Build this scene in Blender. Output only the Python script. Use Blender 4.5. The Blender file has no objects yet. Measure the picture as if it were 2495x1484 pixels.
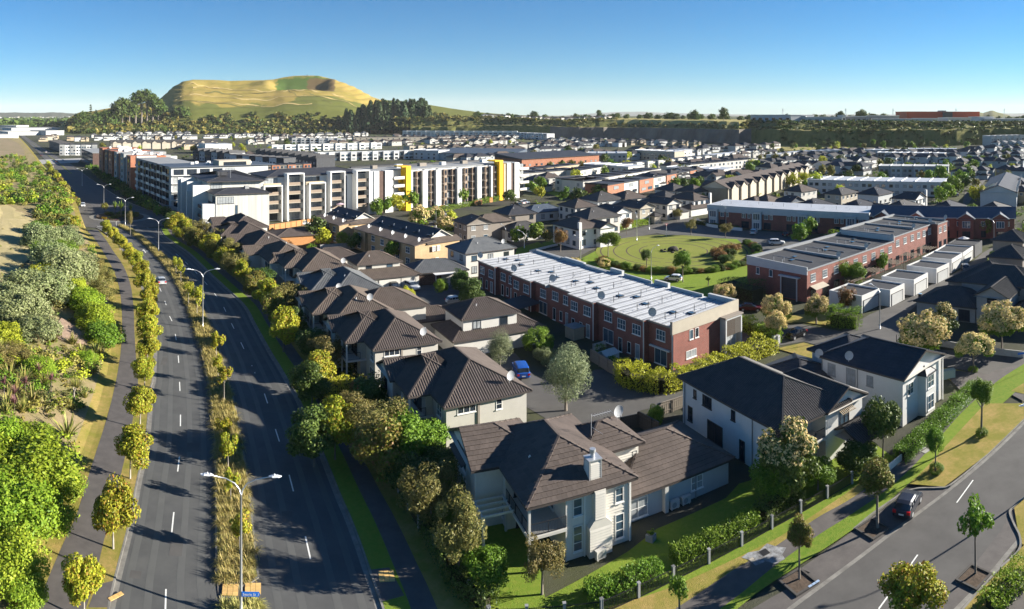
import bpy,bmesh,math,random
import numpy as np
from mathutils import Vector,Matrix
sc=bpy.context.scene
COL=sc.collection
R=random.Random(7)
rad=math.radians
# ---------------------------------------------------------------- camera, sky, sun, exposure
# The photograph is a level panoramic (cylindrical) shot from about 37 m up.
F,H,CX,YH=1608.0,37.0,1247.0,280.0
cd=bpy.data.cameras.new('camera');cd.type='PANO';cd.panorama_type='CENTRAL_CYLINDRICAL'
cd.central_cylindrical_range_u_min=-CX/F;cd.central_cylindrical_range_u_max=CX/F
cd.central_cylindrical_range_v_min=-(1484-YH)/F;cd.central_cylindrical_range_v_max=YH/F
cd.central_cylindrical_radius=1.0
cd.clip_start=0.5;cd.clip_end=80000
cam=bpy.data.objects.new('camera',cd);COL.objects.link(cam)
cam.location=(0,0,H);cam.rotation_euler=(math.pi/2,0,0);sc.camera=cam
SUN_EL,SUN_AZ=rad(19.5),rad(84)
sunv=Vector((math.sin(SUN_AZ)*math.cos(SUN_EL),math.cos(SUN_AZ)*math.cos(SUN_EL),math.sin(SUN_EL)))
w=bpy.data.worlds.new('World');sc.world=w;w.use_nodes=True
nt=w.node_tree;bg=nt.nodes['Background']
sky=nt.nodes.new('ShaderNodeTexSky');sky.sky_type='NISHITA';sky.sun_disc=False
sky.sun_elevation=SUN_EL;sky.sun_rotation=SUN_AZ;sky.altitude=60
sky.air_density=0.85;sky.dust_density=0.0;sky.ozone_density=7.0
hsv=nt.nodes.new('ShaderNodeHueSaturation');hsv.inputs['Saturation'].default_value=1.12
nt.links.new(sky.outputs[0],hsv.inputs['Color']);tint=nt.nodes.new('ShaderNodeMix');tint.data_type='RGBA';tint.blend_type='MULTIPLY';tint.inputs['Factor'].default_value=1;tint.inputs['B'].default_value=(.86,1.07,1.0,1)
nt.links.new(hsv.outputs[0],tint.inputs['A']);nt.links.new(tint.outputs['Result'],bg.inputs[0]);bg.inputs[1].default_value=0.045
sd=bpy.data.lights.new('sun','SUN');sd.energy=5.0;sd.angle=rad(0.53);sd.color=(1.0,0.935,0.82)
so=bpy.data.objects.new('sun',sd);COL.objects.link(so)
so.rotation_euler=(-sunv).to_track_quat('-Z','Y').to_euler();so.location=(0,0,300)
vs=sc.view_settings
vs.view_transform='Standard';vs.look='None';vs.exposure=1.6;vs.gamma=1.0;vs.use_curve_mapping=False
sc.cycles.max_bounces=5;sc.cycles.diffuse_bounces=2;sc.cycles.glossy_bounces=2
sc.cycles.transmission_bounces=2;sc.cycles.volume_bounces=0;sc.cycles.transparent_max_bounces=4
# ---------------------------------------------------------------- survey: bearing + depression -> metres
def P(x,y,z=0.0):
 r=F*(H-z)/(y-YH);t=(x-CX)/F
 return Vector((r*math.sin(t),r*math.cos(t),z))
def PR(x,r,z=0.0):
 t=(x-CX)/F
 return Vector((r*math.sin(t),r*math.cos(t),z))
 # ---------------------------------------------------------------- object helpers
def link(o,parent=None):
 COL.objects.link(o)
 if parent:o.parent=parent
 return o
def tag(o,label=None,cat=None,group=None,kind=None):
 if label:o['label']=label
 if cat:o['category']=cat
 if group:o['group']=group
 if kind:o['kind']=kind
 return o
def thing(name,loc,rz=0.0,label=None,cat=None,group=None):
 o=bpy.data.objects.new(name,None);COL.objects.link(o)
 o.empty_display_size=0.3
 o.location=loc;o.rotation_euler=(0,0,rz)
 return tag(o,label,cat,group)
def put(name,mesh,parent=None,loc=(0,0,0),rz=0.0,sc_=None):
 o=bpy.data.objects.new(name,mesh);COL.objects.link(o)
 if parent:o.parent=parent
 o.location=loc
 if rz:o.rotation_euler=(0,0,rz)
 if sc_:o.scale=sc_
 return o
def copy_tree(root,loc,rz=0.0,scale=None):
 r=root.copy();COL.objects.link(r);r.location=loc;r.rotation_euler=(0,0,rz)
 if scale:r.scale=scale
 for ch in root.children:
  c=ch.copy();COL.objects.link(c);c.parent=r
  for g in ch.children:
   d=g.copy();COL.objects.link(d);d.parent=c
 return r
_u='first second third fourth fifth sixth seventh eighth ninth tenth eleventh twelfth thirteenth fourteenth fifteenth sixteenth seventeenth eighteenth nineteenth'.split()
ORD=_u+[w if k==0 else t+'-'+_u[k-1]for t,w in(('twenty','twentieth'),('thirty','thirtieth'),('forty','fortieth'),('fifty','fiftieth'),('sixty','sixtieth'),('seventy','seventieth'))for k in range(10)]
class MB:
 """collects faces of one mesh"""
 def __init__(s):s.v=[];s.f=[];s.m=[]
 def poly(s,pts,m=0):
  n=len(s.v);s.v+=[tuple(p)for p in pts];s.f.append(tuple(range(n,n+len(pts))));s.m.append(m)
 def box(s,x0,y0,z0,x1,y1,z1,m=0,top=None,skip=''):
  n=len(s.v)
  s.v+=[(x0,y0,z0),(x1,y0,z0),(x1,y1,z0),(x0,y1,z0),(x0,y0,z1),(x1,y0,z1),(x1,y1,z1),(x0,y1,z1)]
  fs={'b':(3,2,1,0),'t':(4,5,6,7),'f':(0,1,5,4),'r':(1,2,6,5),'k':(2,3,7,6),'l':(3,0,4,7)}
  for k,f in fs.items():
   if k in skip:continue
   s.f.append(tuple(n+i for i in f));s.m.append(top if(k=='t' and top is not None)else m)
  return s
 def beam(s,a,b,w,h,m=0,up=(0,0,1)):
  """box of section w x h from a to b"""
  a=Vector(a);b=Vector(b);d=(b-a).normalized();u=Vector(up)
  x=d.cross(u)
  if x.length<1e-4:x=Vector((1,0,0))
  x.normalize();u=x.cross(d)
  n=len(s.v)
  for p in(a,b):
   for i,j in((-1,-1),(1,-1),(1,1),(-1,1)):s.v.append(tuple(p+x*(i*w/2)+u*(j*h/2)))
  for f in((0,1,2,3),(7,6,5,4),(0,4,5,1),(1,5,6,2),(2,6,7,3),(3,7,4,0)):
   s.f.append(tuple(n+i for i in f));s.m.append(m)
 def tube(s,path,rs,n=8,m=0,cap=True):
  path=[Vector(p)for p in path]
  if not isinstance(rs,(list,tuple)):rs=[rs]*len(path)
  rings=[]
  for i,p in enumerate(path):
   d=(path[min(i+1,len(path)-1)]-path[max(i-1,0)]).normalized()
   a=Vector((1,0,0))if abs(d.x)<0.9 else Vector((0,1,0))
   x=d.cross(a).normalized();y=d.cross(x)
   k=len(s.v);rings.append(k)
   for j in range(n):
    t=2*math.pi*j/n
    s.v.append(tuple(p+(x*math.cos(t)+y*math.sin(t))*rs[i]))
  for a,b in zip(rings,rings[1:]):
   for j in range(n):
    s.f.append((a+j,a+(j+1)%n,b+(j+1)%n,b+j));s.m.append(m)
  if cap:
   s.f.append(tuple(rings[0]+j for j in range(n)));s.m.append(m)
   s.f.append(tuple(rings[-1]+n-1-j for j in range(n)));s.m.append(m)
 def prism(s,pts,z0,z1,m=0,top=None):
  n=len(pts)
  for i in range(n):
   a,b=pts[i],pts[(i+1)%n]
   s.poly([(a[0],a[1],z0),(b[0],b[1],z0),(b[0],b[1],z1),(a[0],a[1],z1)],m)
  s.poly([(p[0],p[1],z1)for p in pts],m if top is None else top)
  s.poly([(p[0],p[1],z0)for p in reversed(pts)],m)
 def mesh(s,name,mats,smooth=False):
  me=bpy.data.meshes.new(name);me.from_pydata(s.v,[],s.f)
  for m in mats:me.materials.append(m)
  if len(mats)>1:me.polygons.foreach_set('material_index',s.m)
  if smooth:me.polygons.foreach_set('use_smooth',[True]*len(s.f))
  me.update();return me
 def build(s,name,mats,parent=None,loc=(0,0,0),rz=0.0,smooth=False):
  if not isinstance(mats,(list,tuple)):mats=[mats]
  return put(name,s.mesh(name,mats,smooth),parent,loc,rz)
  # ---------------------------------------------------------------- materials
MATS={}
def mat(name,col,rough=0.75,var=0.12,scale=1.2,bump=0.0,bscale=30.0,col2=None,spec=0.3,metal=0.0,stretch=None,detail=4.0,objvar=0.0):
 """procedural surface: two tones mixed by noise in object space, optional relief"""
 if name in MATS:return MATS[name]
 m=bpy.data.materials.new(name);m.use_nodes=True;n=m.node_tree;b=n.nodes['Principled BSDF']
 b.inputs['Roughness'].default_value=rough;b.inputs['Specular IOR Level'].default_value=spec;b.inputs['Metallic'].default_value=metal
 tc=n.nodes.new('ShaderNodeTexCoord');mp=n.nodes.new('ShaderNodeMapping')
 n.links.new(tc.outputs['Object'],mp.inputs[0])
 if stretch:mp.inputs['Scale'].default_value=stretch
 nz=n.nodes.new('ShaderNodeTexNoise');nz.inputs['Scale'].default_value=scale;nz.inputs['Detail'].default_value=detail;nz.inputs['Roughness'].default_value=0.65
 n.links.new(mp.outputs[0],nz.inputs['Vector'])
 mr=n.nodes.new('ShaderNodeMapRange');mr.inputs['From Min'].default_value=0.3;mr.inputs['From Max'].default_value=0.7
 n.links.new(nz.outputs['Fac'],mr.inputs['Value'])
 mx=n.nodes.new('ShaderNodeMix');mx.data_type='RGBA'
 if col2 is None:
  a=[c*(1-var)for c in col];d=[min(1,c*(1+var))for c in col]
 else:a,d=col,col2
 mx.inputs['A'].default_value=(*a,1);mx.inputs['B'].default_value=(*d,1)
 n.links.new(mr.outputs['Result'],mx.inputs['Factor'])
 out=mx.outputs['Result']
 if objvar:
  oi=n.nodes.new('ShaderNodeObjectInfo');hs=n.nodes.new('ShaderNodeHueSaturation')
  mv=n.nodes.new('ShaderNodeMapRange');mv.inputs['To Min'].default_value=1-objvar;mv.inputs['To Max'].default_value=1+objvar
  n.links.new(oi.outputs['Random'],mv.inputs['Value']);n.links.new(mv.outputs['Result'],hs.inputs['Value']);n.links.new(out,hs.inputs['Color'])
  out=hs.outputs['Color']
 n.links.new(out,b.inputs['Base Color'])
 if bump:
  n2=n.nodes.new('ShaderNodeTexNoise');n2.inputs['Scale'].default_value=bscale;n2.inputs['Detail'].default_value=3
  n.links.new(mp.outputs[0],n2.inputs['Vector'])
  bp=n.nodes.new('ShaderNodeBump');bp.inputs['Strength'].default_value=bump;bp.inputs['Distance'].default_value=0.05
  n.links.new(n2.outputs['Fac'],bp.inputs['Height']);n.links.new(bp.outputs[0],b.inputs['Normal'])
 MATS[name]=m;return m
def leafmat(name,cols,trans=0.25,rough=0.45,objvar=0.18,hue=0.015):
 """leaves: one colour per leaf drawn from a palette, a little light passing through"""
 if name in MATS:return MATS[name]
 m=bpy.data.materials.new(name);m.use_nodes=True;n=m.node_tree;b=n.nodes['Principled BSDF']
 b.inputs['Roughness'].default_value=max(.5,rough);b.inputs['Specular IOR Level'].default_value=0.18
 g=n.nodes.new('ShaderNodeNewGeometry');cr=n.nodes.new('ShaderNodeValToRGB');cr.color_ramp.interpolation='LINEAR'
 e=cr.color_ramp.elements
 while len(e)<len(cols):e.new(0.5)
 for i,c in enumerate(cols):
  e[i].position=i/max(1,len(cols)-1);e[i].color=(*c,1)
 n.links.new(g.outputs['Random Per Island'],cr.inputs[0])
 oi=n.nodes.new('ShaderNodeObjectInfo');hs=n.nodes.new('ShaderNodeHueSaturation')
 mv=n.nodes.new('ShaderNodeMapRange');mv.inputs['To Min'].default_value=1-objvar;mv.inputs['To Max'].default_value=1+objvar
 n.links.new(oi.outputs['Random'],mv.inputs['Value']);n.links.new(mv.outputs['Result'],hs.inputs['Value'])
 mh=n.nodes.new('ShaderNodeMapRange');mh.inputs['To Min'].default_value=0.5-hue;mh.inputs['To Max'].default_value=0.5+hue
 ml=n.nodes.new('ShaderNodeMath');ml.operation='MULTIPLY';ml.inputs[1].default_value=7.31
 mf=n.nodes.new('ShaderNodeMath');mf.operation='FRACT'
 n.links.new(oi.outputs['Random'],ml.inputs[0]);n.links.new(ml.outputs[0],mf.inputs[0]);n.links.new(mf.outputs[0],mh.inputs['Value']);n.links.new(mh.outputs['Result'],hs.inputs['Hue'])
 n.links.new(cr.outputs[0],hs.inputs['Color']);n.links.new(hs.outputs[0],b.inputs['Base Color'])
 tr=n.nodes.new('ShaderNodeBsdfTranslucent');n.links.new(hs.outputs[0],tr.inputs[0])
 ms=n.nodes.new('ShaderNodeMixShader');ms.inputs[0].default_value=trans
 o=n.nodes['Material Output']
 n.links.new(b.outputs[0],ms.inputs[1]);n.links.new(tr.outputs[0],ms.inputs[2]);n.links.new(ms.outputs[0],o.inputs[0])
 MATS[name]=m;return m
def glass(name,col,rough=0.06):
 if name in MATS:return MATS[name]
 m=bpy.data.materials.new(name);m.use_nodes=True;n=m.node_tree;b=n.nodes['Principled BSDF']
 tc=n.nodes.new('ShaderNodeTexCoord');nz=n.nodes.new('ShaderNodeTexNoise');nz.inputs['Scale'].default_value=1.7
 n.links.new(tc.outputs['Object'],nz.inputs['Vector'])
 mx=n.nodes.new('ShaderNodeMix');mx.data_type='RGBA'
 mx.inputs['A'].default_value=(*[c*0.5 for c in col],1);mx.inputs['B'].default_value=(*[min(1,c*1.5)for c in col],1)
 n.links.new(nz.outputs['Fac'],mx.inputs['Factor']);n.links.new(mx.outputs['Result'],b.inputs['Base Color'])
 b.inputs['Roughness'].default_value=rough;b.inputs['Specular IOR Level'].default_value=0.8
 MATS[name]=m;return m
def brickmat(name,c1,c2,mortar,sx=1.0,rough=0.85):
 if name in MATS:return MATS[name]
 m=bpy.data.materials.new(name);m.use_nodes=True;n=m.node_tree;b=n.nodes['Principled BSDF']
 tc=n.nodes.new('ShaderNodeTexCoord');sp=n.nodes.new('ShaderNodeSeparateXYZ');ad=n.nodes.new('ShaderNodeMath');cb=n.nodes.new('ShaderNodeCombineXYZ')
 n.links.new(tc.outputs['Object'],sp.inputs[0]);n.links.new(sp.outputs[0],ad.inputs[0]);n.links.new(sp.outputs[1],ad.inputs[1])
 n.links.new(ad.outputs[0],cb.inputs[0]);n.links.new(sp.outputs[2],cb.inputs[1])
 br=n.nodes.new('ShaderNodeTexBrick');br.inputs['Scale'].default_value=1.0*sx
 br.inputs['Brick Width'].default_value=0.24;br.inputs['Row Height'].default_value=0.086;br.inputs['Mortar Size'].default_value=0.008
 br.inputs['Color1'].default_value=(*c1,1);br.inputs['Color2'].default_value=(*c2,1);br.inputs['Mortar'].default_value=(*mortar,1)
 n.links.new(cb.outputs[0],br.inputs['Vector'])
 nz=n.nodes.new('ShaderNodeTexNoise');nz.inputs['Scale'].default_value=0.6;nz.inputs['Detail'].default_value=5;n.links.new(tc.outputs['Object'],nz.inputs['Vector'])
 hs=n.nodes.new('ShaderNodeHueSaturation');mv=n.nodes.new('ShaderNodeMapRange');mv.inputs['To Min'].default_value=0.6;mv.inputs['To Max'].default_value=1.4
 n.links.new(nz.outputs['Fac'],mv.inputs['Value']);n.links.new(mv.outputs['Result'],hs.inputs['Value']);n.links.new(br.outputs['Color'],hs.inputs['Color'])
 n.links.new(hs.outputs[0],b.inputs['Base Color']);b.inputs['Roughness'].default_value=rough
 MATS[name]=m;return m
M_asph=mat('asphalt',(0.071,0.072,0.072),0.82,bump=0.25,bscale=14,col2=(0.109,0.109,0.105),scale=0.35,detail=8,stretch=(0.900,0.900,0.900))
M_asph2=mat('asphalt_worn',(0.075,0.071,0.068),0.85,bump=0.2,bscale=12,col2=(0.111,0.106,0.100),scale=0.3,detail=8)
M_path=mat('path_asphalt',(0.086,0.078,0.074),0.85,bump=0.3,bscale=16,col2=(0.128,0.115,0.108),scale=0.8,detail=8)
M_kerb=mat('kerb_concrete',(0.20,0.19,0.17),0.85,var=0.3,scale=1.1)
M_conc=mat('concrete',(0.34,0.33,0.31),0.85,var=0.18,scale=0.9)
M_paint=mat('road_paint',(0.72,0.72,0.68),0.7,var=0.12,scale=6)
M_white=mat('white_paint',(0.600,0.595,0.575),0.6,var=0.05,scale=0.8)
M_cream=mat('cream_render',(0.430,0.410,0.370),0.75,var=0.06,scale=0.7)
M_creamw=mat('pale_render',(0.500,0.485,0.450),0.75,var=0.06,scale=0.6)
M_ltgrey=mat('light_grey_render',(0.430,0.440,0.440),0.75,var=0.06,scale=0.7)
M_grey=mat('grey_render',(0.27,0.275,0.275),0.75,var=0.08,scale=0.7)
M_dkgrey=mat('charcoal_cladding',(0.055,0.058,0.065),0.7,var=0.15,scale=0.7)
M_black=mat('black_metal',(0.022,0.022,0.025),0.55,var=0.2,scale=2)
M_tan=mat('tan_render',(0.40,0.32,0.22),0.8,var=0.08,scale=0.6)
M_beige=mat('beige_render',(0.400,0.355,0.285),0.8,var=0.07,scale=0.6)
M_taupe=mat('taupe_render',(0.24,0.21,0.18),0.8,var=0.08,scale=0.6)
M_brown=mat('brown_panel',(0.085,0.052,0.042),0.7,var=0.2,scale=0.8)
M_wood=mat('orange_timber',(0.42,0.20,0.075),0.7,var=0.2,scale=1.5,stretch=(1,1,6))
M_fence=mat('weathered_timber',(0.115,0.092,0.07),0.85,var=0.3,scale=2.0,stretch=(6,6,0.6))
M_yellow=mat('yellow_panel',(0.80,0.46,0.01),0.55,var=0.05,scale=0.5)
M_metal=mat('galvanised_metal',(0.55,0.56,0.57),0.35,var=0.08,scale=2,metal=0.6)
M_tilebr=mat('brown_roof_tile',(0.065,0.051,0.044),0.7,col2=(0.098,0.078,0.069),scale=0.9,detail=7)
M_tilebr2=mat('warm_brown_roof_tile',(0.085,0.066,0.054),0.72,col2=(0.126,0.100,0.083),scale=0.8,detail=7)
M_shingle=mat('brown_flat_tile',(0.071,0.056,0.048),0.72,col2=(0.119,0.093,0.080),scale=0.55,detail=6,objvar=0.16)
M_tilech=mat('charcoal_roof_tile',(0.045,0.043,0.043),0.62,col2=(0.078,0.073,0.07),scale=0.9,detail=7)
M_tilegr=mat('grey_roof_tile',(0.086,0.090,0.095),0.6,col2=(0.126,0.131,0.135),scale=0.9,detail=7)
M_tiledk=mat('dark_roof',(0.030,0.031,0.036),0.55,col2=(0.052,0.052,0.058),scale=0.6,detail=6)
M_roofblue=mat('blue_grey_roof',(0.055,0.07,0.095),0.55,col2=(0.08,0.10,0.13),scale=0.6,detail=6)
M_rooflt=mat('pale_metal_roof',(0.440,0.450,0.470),0.45,var=0.1,scale=0.35,spec=0.4)
M_roofmem=mat('dark_membrane_roof',(0.042,0.044,0.05),0.8,var=0.15,scale=0.4)
M_fascia=mat('fascia',(0.06,0.05,0.046),0.6,var=0.1)
M_fascialt=mat('fascia_pale',(0.45,0.43,0.38),0.6,var=0.08)
M_soffit=mat('soffit',(0.55,0.53,0.48),0.8,var=0.05)
M_brick=brickmat('red_brick',(0.23,0.062,0.045),(0.175,0.048,0.036),(0.22,0.15,0.12))
M_brickor=brickmat('orange_brick',(0.36,0.125,0.06),(0.30,0.10,0.05),(0.30,0.20,0.14))
M_bricktan=brickmat('tan_brick',(0.42,0.29,0.155),(0.36,0.24,0.125),(0.40,0.31,0.2))
M_board=mat('weatherboard_paint',(0.600,0.565,0.500),0.65,var=0.05,scale=1.2)
M_gl=glass('window_glass',(0.02,0.028,0.04))
M_glb=glass('window_glass_blue',(0.05,0.085,0.12))
M_glc=glass('window_glass_curtain',(0.30,0.32,0.33),0.15)
M_frw=mat('window_frame_white',(0.72,0.71,0.68),0.5,var=0.03)
M_frd=mat('window_frame_dark',(0.03,0.03,0.033),0.5,var=0.05)
M_frg=mat('window_frame_grey',(0.28,0.28,0.28),0.5,var=0.05)
M_bark=mat('bark',(0.17,0.145,0.12),0.9,var=0.3,scale=5,stretch=(1,1,0.25))
M_barkl=mat('pale_bark',(0.30,0.27,0.23),0.9,var=0.25,scale=5,stretch=(1,1,0.25))
M_soil=mat('mulch_soil',(0.05,0.036,0.026),0.95,bump=0.6,bscale=9,col2=(0.12,0.085,0.06),scale=4,detail=8)
M_tactile=mat('tactile_yellow',(0.66,0.43,0.16),0.75,var=0.15,scale=2.5,objvar=0.12)
def grassmat(name,a,b,c,s1=0.12,s2=2.5):
 m=bpy.data.materials.new(name);m.use_nodes=True;n=m.node_tree;p=n.nodes['Principled BSDF'];p.inputs['Roughness'].default_value=0.95;p.inputs['Specular IOR Level'].default_value=0.1
 tc=n.nodes.new('ShaderNodeTexCoord')
 def nz(s,d=6):
  t=n.nodes.new('ShaderNodeTexNoise');t.inputs['Scale'].default_value=s;t.inputs['Detail'].default_value=d;t.inputs['Roughness'].default_value=0.65;n.links.new(tc.outputs['Object'],t.inputs['Vector']);return t
 n1,n2=nz(s1),nz(s2)
 r1=n.nodes.new('ShaderNodeMapRange');r1.inputs['From Min'].default_value=.38;r1.inputs['From Max'].default_value=.62;n.links.new(n1.outputs[0],r1.inputs[0])
 r2=n.nodes.new('ShaderNodeMapRange');r2.inputs['From Min'].default_value=.35;r2.inputs['From Max'].default_value=.7;n.links.new(n2.outputs[0],r2.inputs[0])
 x1=n.nodes.new('ShaderNodeMix');x1.data_type='RGBA';x1.inputs['A'].default_value=(*a,1);x1.inputs['B'].default_value=(*b,1);n.links.new(r1.outputs[0],x1.inputs['Factor'])
 x2=n.nodes.new('ShaderNodeMix');x2.data_type='RGBA';x2.inputs['B'].default_value=(*c,1);n.links.new(x1.outputs['Result'],x2.inputs['A'])
 mm=n.nodes.new('ShaderNodeMath');mm.operation='MULTIPLY';mm.inputs[1].default_value=.6;n.links.new(r2.outputs[0],mm.inputs[0]);n.links.new(mm.outputs[0],x2.inputs['Factor'])
 n.links.new(x2.outputs['Result'],p.inputs['Base Color'])
 n3=nz(11,4);bp=n.nodes.new('ShaderNodeBump');bp.inputs['Strength'].default_value=.6;bp.inputs['Distance'].default_value=.12;n.links.new(n3.outputs[0],bp.inputs['Height']);n.links.new(bp.outputs[0],p.inputs['Normal'])
 MATS[name]=m;return m
M_grassdry=grassmat('dry_grass',(0.330,0.272,0.108),(0.215,0.223,0.058),(0.421,0.338,0.165))
M_grassgrn=grassmat('green_grass',(0.165,0.245,0.028),(0.115,0.20,0.022),(0.25,0.27,0.05),s1=0.06)
M_grassmix=grassmat('verge_grass',(0.226,0.205,0.042),(0.389,0.270,0.099),(0.174,0.189,0.033),s1=0.35)
M_bankgr=grassmat('bank_ground',(0.284,0.219,0.121),(0.177,0.177,0.057),(0.355,0.270,0.170),s1=0.18,s2=1.4)
M_hillgr=grassmat('hill_grass',(0.31,0.225,0.062),(0.21,0.18,0.04),(0.36,0.26,0.08),s1=0.012,s2=0.07)
M_townground=grassmat('town_ground',(0.054,0.054,0.050),(0.077,0.086,0.032),(0.090,0.086,0.072),s1=0.03,s2=0.3)
M_farground=grassmat('far_ground',(0.065,0.085,0.039),(0.143,0.130,0.078),(0.046,0.065,0.033),s1=0.004,s2=0.02)
M_cliff=mat('quarry_rock',(0.061,0.055,0.046),0.95,col2=(0.187,0.165,0.138),scale=0.035,detail=9,stretch=(0.900,0.900,0.385),bump=1.0,bscale=0.3)
M_scrub=grassmat('scrub_slope',(0.088,0.106,0.029),(0.150,0.150,0.044),(0.229,0.194,0.070),s1=0.02,s2=0.12)
# ================================================================ SETTING
def struct(o):o['kind']='structure';return o
def resample(pts,n,smooth=True):
 pts=[Vector(p)for p in pts]
 if smooth and len(pts)>2:
  q=[]
  for i in range(len(pts)-1):
   p0,p1,p2,p3=pts[max(i-1,0)],pts[i],pts[i+1],pts[min(i+2,len(pts)-1)]
   for k in range(6):
    t=k/6
    q.append(0.5*((2*p1)+(p2-p0)*t+(2*p0-5*p1+4*p2-p3)*t*t+(3*p1-p0-3*p2+p3)*t**3))
  q.append(pts[-1]);pts=q
 d=[0.0]
 for a,b in zip(pts,pts[1:]):d.append(d[-1]+(b-a).length)
 out=[];j=0
 for i in range(n):
  s=d[-1]*i/(n-1)
  while j<len(pts)-2 and d[j+1]<s:j+=1
  t=(s-d[j])/max(1e-6,d[j+1]-d[j]);out.append(pts[j].lerp(pts[j+1],min(1,t)))
 return out
def length(pts):return sum((b-a).length for a,b in zip(pts,pts[1:]))
def offset(pts,d):
 """move a polyline to its left (seen from above) by d"""
 o=[]
 for i,p in enumerate(pts):
  t=(pts[min(i+1,len(pts)-1)]-pts[max(i-1,0)]);t.z=0;t.normalize()
  o.append(Vector((p.x-t.y*d,p.y+t.x*d,p.z)))
 return o
def ribbon(name,l,r,z,m,parent=None,n=60,across=1):
 l=resample(l,n);r=resample(r,n);b=MB()
 for i in range(n-1):
  for k in range(across):
   a,c=k/across,(k+1)/across
   q=[l[i].lerp(r[i],a),l[i].lerp(r[i],c),l[i+1].lerp(r[i+1],c),l[i+1].lerp(r[i+1],a)]
   b.poly([(v.x,v.y,z)for v in q])
 return struct(b.build(name,m,parent))
def kerb(name,line,m=M_kerb,wid=0.18,h=0.13,z=0.0,n=80,parent=None,smooth=True):
 l=resample(line,n,smooth);a=offset(l,wid/2);c=offset(l,-wid/2);b=MB()
 for i in range(len(l)-1):
  b.poly([(a[i].x,a[i].y,z+h),(c[i].x,c[i].y,z+h),(c[i+1].x,c[i+1].y,z+h),(a[i+1].x,a[i+1].y,z+h)])
  for s in(a,c):b.poly([(s[i].x,s[i].y,z-.05),(s[i+1].x,s[i+1].y,z-.05),(s[i+1].x,s[i+1].y,z+h),(s[i].x,s[i].y,z+h)])
 return struct(b.build(name,m,parent))
def area(name,pts,z,m,px=True):
 """flat polygon on the ground, given in survey bearings (px) or metres"""
 b=MB();w_=[P(x,y)if px else Vector((x,y,0))for x,y in pts]
 b.poly([(v.x,v.y,z)for v in w_]);me=b.mesh(name,[m])
 bm=bmesh.new();bm.from_mesh(me);bmesh.ops.triangulate(bm,faces=bm.faces[:])
 for f in bm.faces:
  if f.normal.z<0:f.normal_flip()
 bm.to_mesh(me);bm.free()
 return struct(put(name,me))
def line_at(pts,s):
 for a,b in zip(pts,pts[1:]):
  L_=(b-a).length
  if s<=L_:return a.lerp(b,s/L_),(b-a).normalized()
  s-=L_
 return pts[-1],(pts[-1]-pts[-2]).normalized()
 # ---- ground sheet to the horizon
b=MB();RG=[0,40,120,300,800,1250]
NA=48
def ring(r0,r1,z,bb):
 for i in range(NA):
  a0,a1=-1.3+2.6*i/NA,-1.3+2.6*(i+1)/NA
  q=[(r0*math.sin(a0),r0*math.cos(a0),z),(r0*math.sin(a1),r0*math.cos(a1),z),(r1*math.sin(a1),r1*math.cos(a1),z),(r1*math.sin(a0),r1*math.cos(a0),z)]
  bb.poly(q[::-1])
b.box(-900,-300,-0.06,900,900,-0.05,skip='bfrkl')
g=struct(b.build('ground',M_townground))
b=MB();b.poly([(-40000,-20000,-0.3),(40000,-20000,-0.3),(40000,40000,-0.3),(-40000,40000,-0.3)])
struct(b.build('far_ground',M_farground))
# ---- the divided road
Lpx=[(250,1600),(264,1484),(284,1395),(312,1287),(334,1173),(349,1110),(357,1055),(367,942),(372,920),(376,800)]
M1px=[(555,1640),(541,1484),(528,1410),(525,1136),(520,1035),(512,960),(502,910),(490,855),(472,797),(460,760),(440,715),(412,665),(382,628),(350,593),(318,568),(289,552)]
M2px=[(660,1640),(640,1484),(628,1400),(608,1216),(596,1123),(585,1060),(570,977),(552,915),(537,860),(517,810),(487,742),(467,697),(440,660),(410,630),(380,607),(350,580),(325,563),(300,551)]
Rpx=[(975,1640),(933,1484),(900,1390),(875,1319),(850,1256),(830,1211),(789,1110),(758,1042),(728,972),(706,935),(683,895),(661,860),(622,790),(597,745),(550,700),(512,665),(462,617),(425,592),(400,572),(392,556)]
M1=resample([P(*p)for p in M1px],120);M2=resample([P(*p)for p in M2px],120);RK=resample([P(*p)for p in Rpx],120)
m1off=offset(M1,7.7)
LK=resample([P(*p)for p in Lpx]+[p for p in m1off[52:]],120)
road=ribbon('road',LK,RK,0.0,M_asph,n=120)
# beyond the roundabout
FLpx=[(197,528),(190,496),(183,468),(150,431),(117,398),(95,373),(72,350),(58,338),(46,328)]
FRpx=[(420,530),(330,500),(285,478),(235,446),(193,416),(165,396),(112,366),(85,348),(70,338),(56,328)]
FL=resample([P(*p)for p in FLpx],80);FR=resample([P(*p)for p in FRpx],80)
ribbon('road_beyond_roundabout',FL,FR,0.001,M_asph2,n=80)
RA=P(292,529)
b=MB();n=40
b.poly([(RA.x+24*math.cos(2*math.pi*i/n),RA.y+24*math.sin(2*math.pi*i/n),0.003)for i in range(n)])
struct(b.build('roundabout_road',M_asph2))
area('side_road',[(385,515),(440,533),(470,520),(470,512),(420,508),(330,498)],0.0035,M_asph2)
# roundabout island: concrete apron ring, planted centre
b=MB()
b.prism([(RA.x+11.2*math.cos(2*math.pi*i/n),RA.y+11.2*math.sin(2*math.pi*i/n))for i in range(n)],-0.02,0.06)
struct(b.build('roundabout_apron',M_kerb))
b=MB()
b.prism([(RA.x+8.6*math.cos(2*math.pi*i/n),RA.y+8.6*math.sin(2*math.pi*i/n))for i in range(n)],0.0,0.45)
struct(b.build('roundabout_garden',M_soil))
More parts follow.
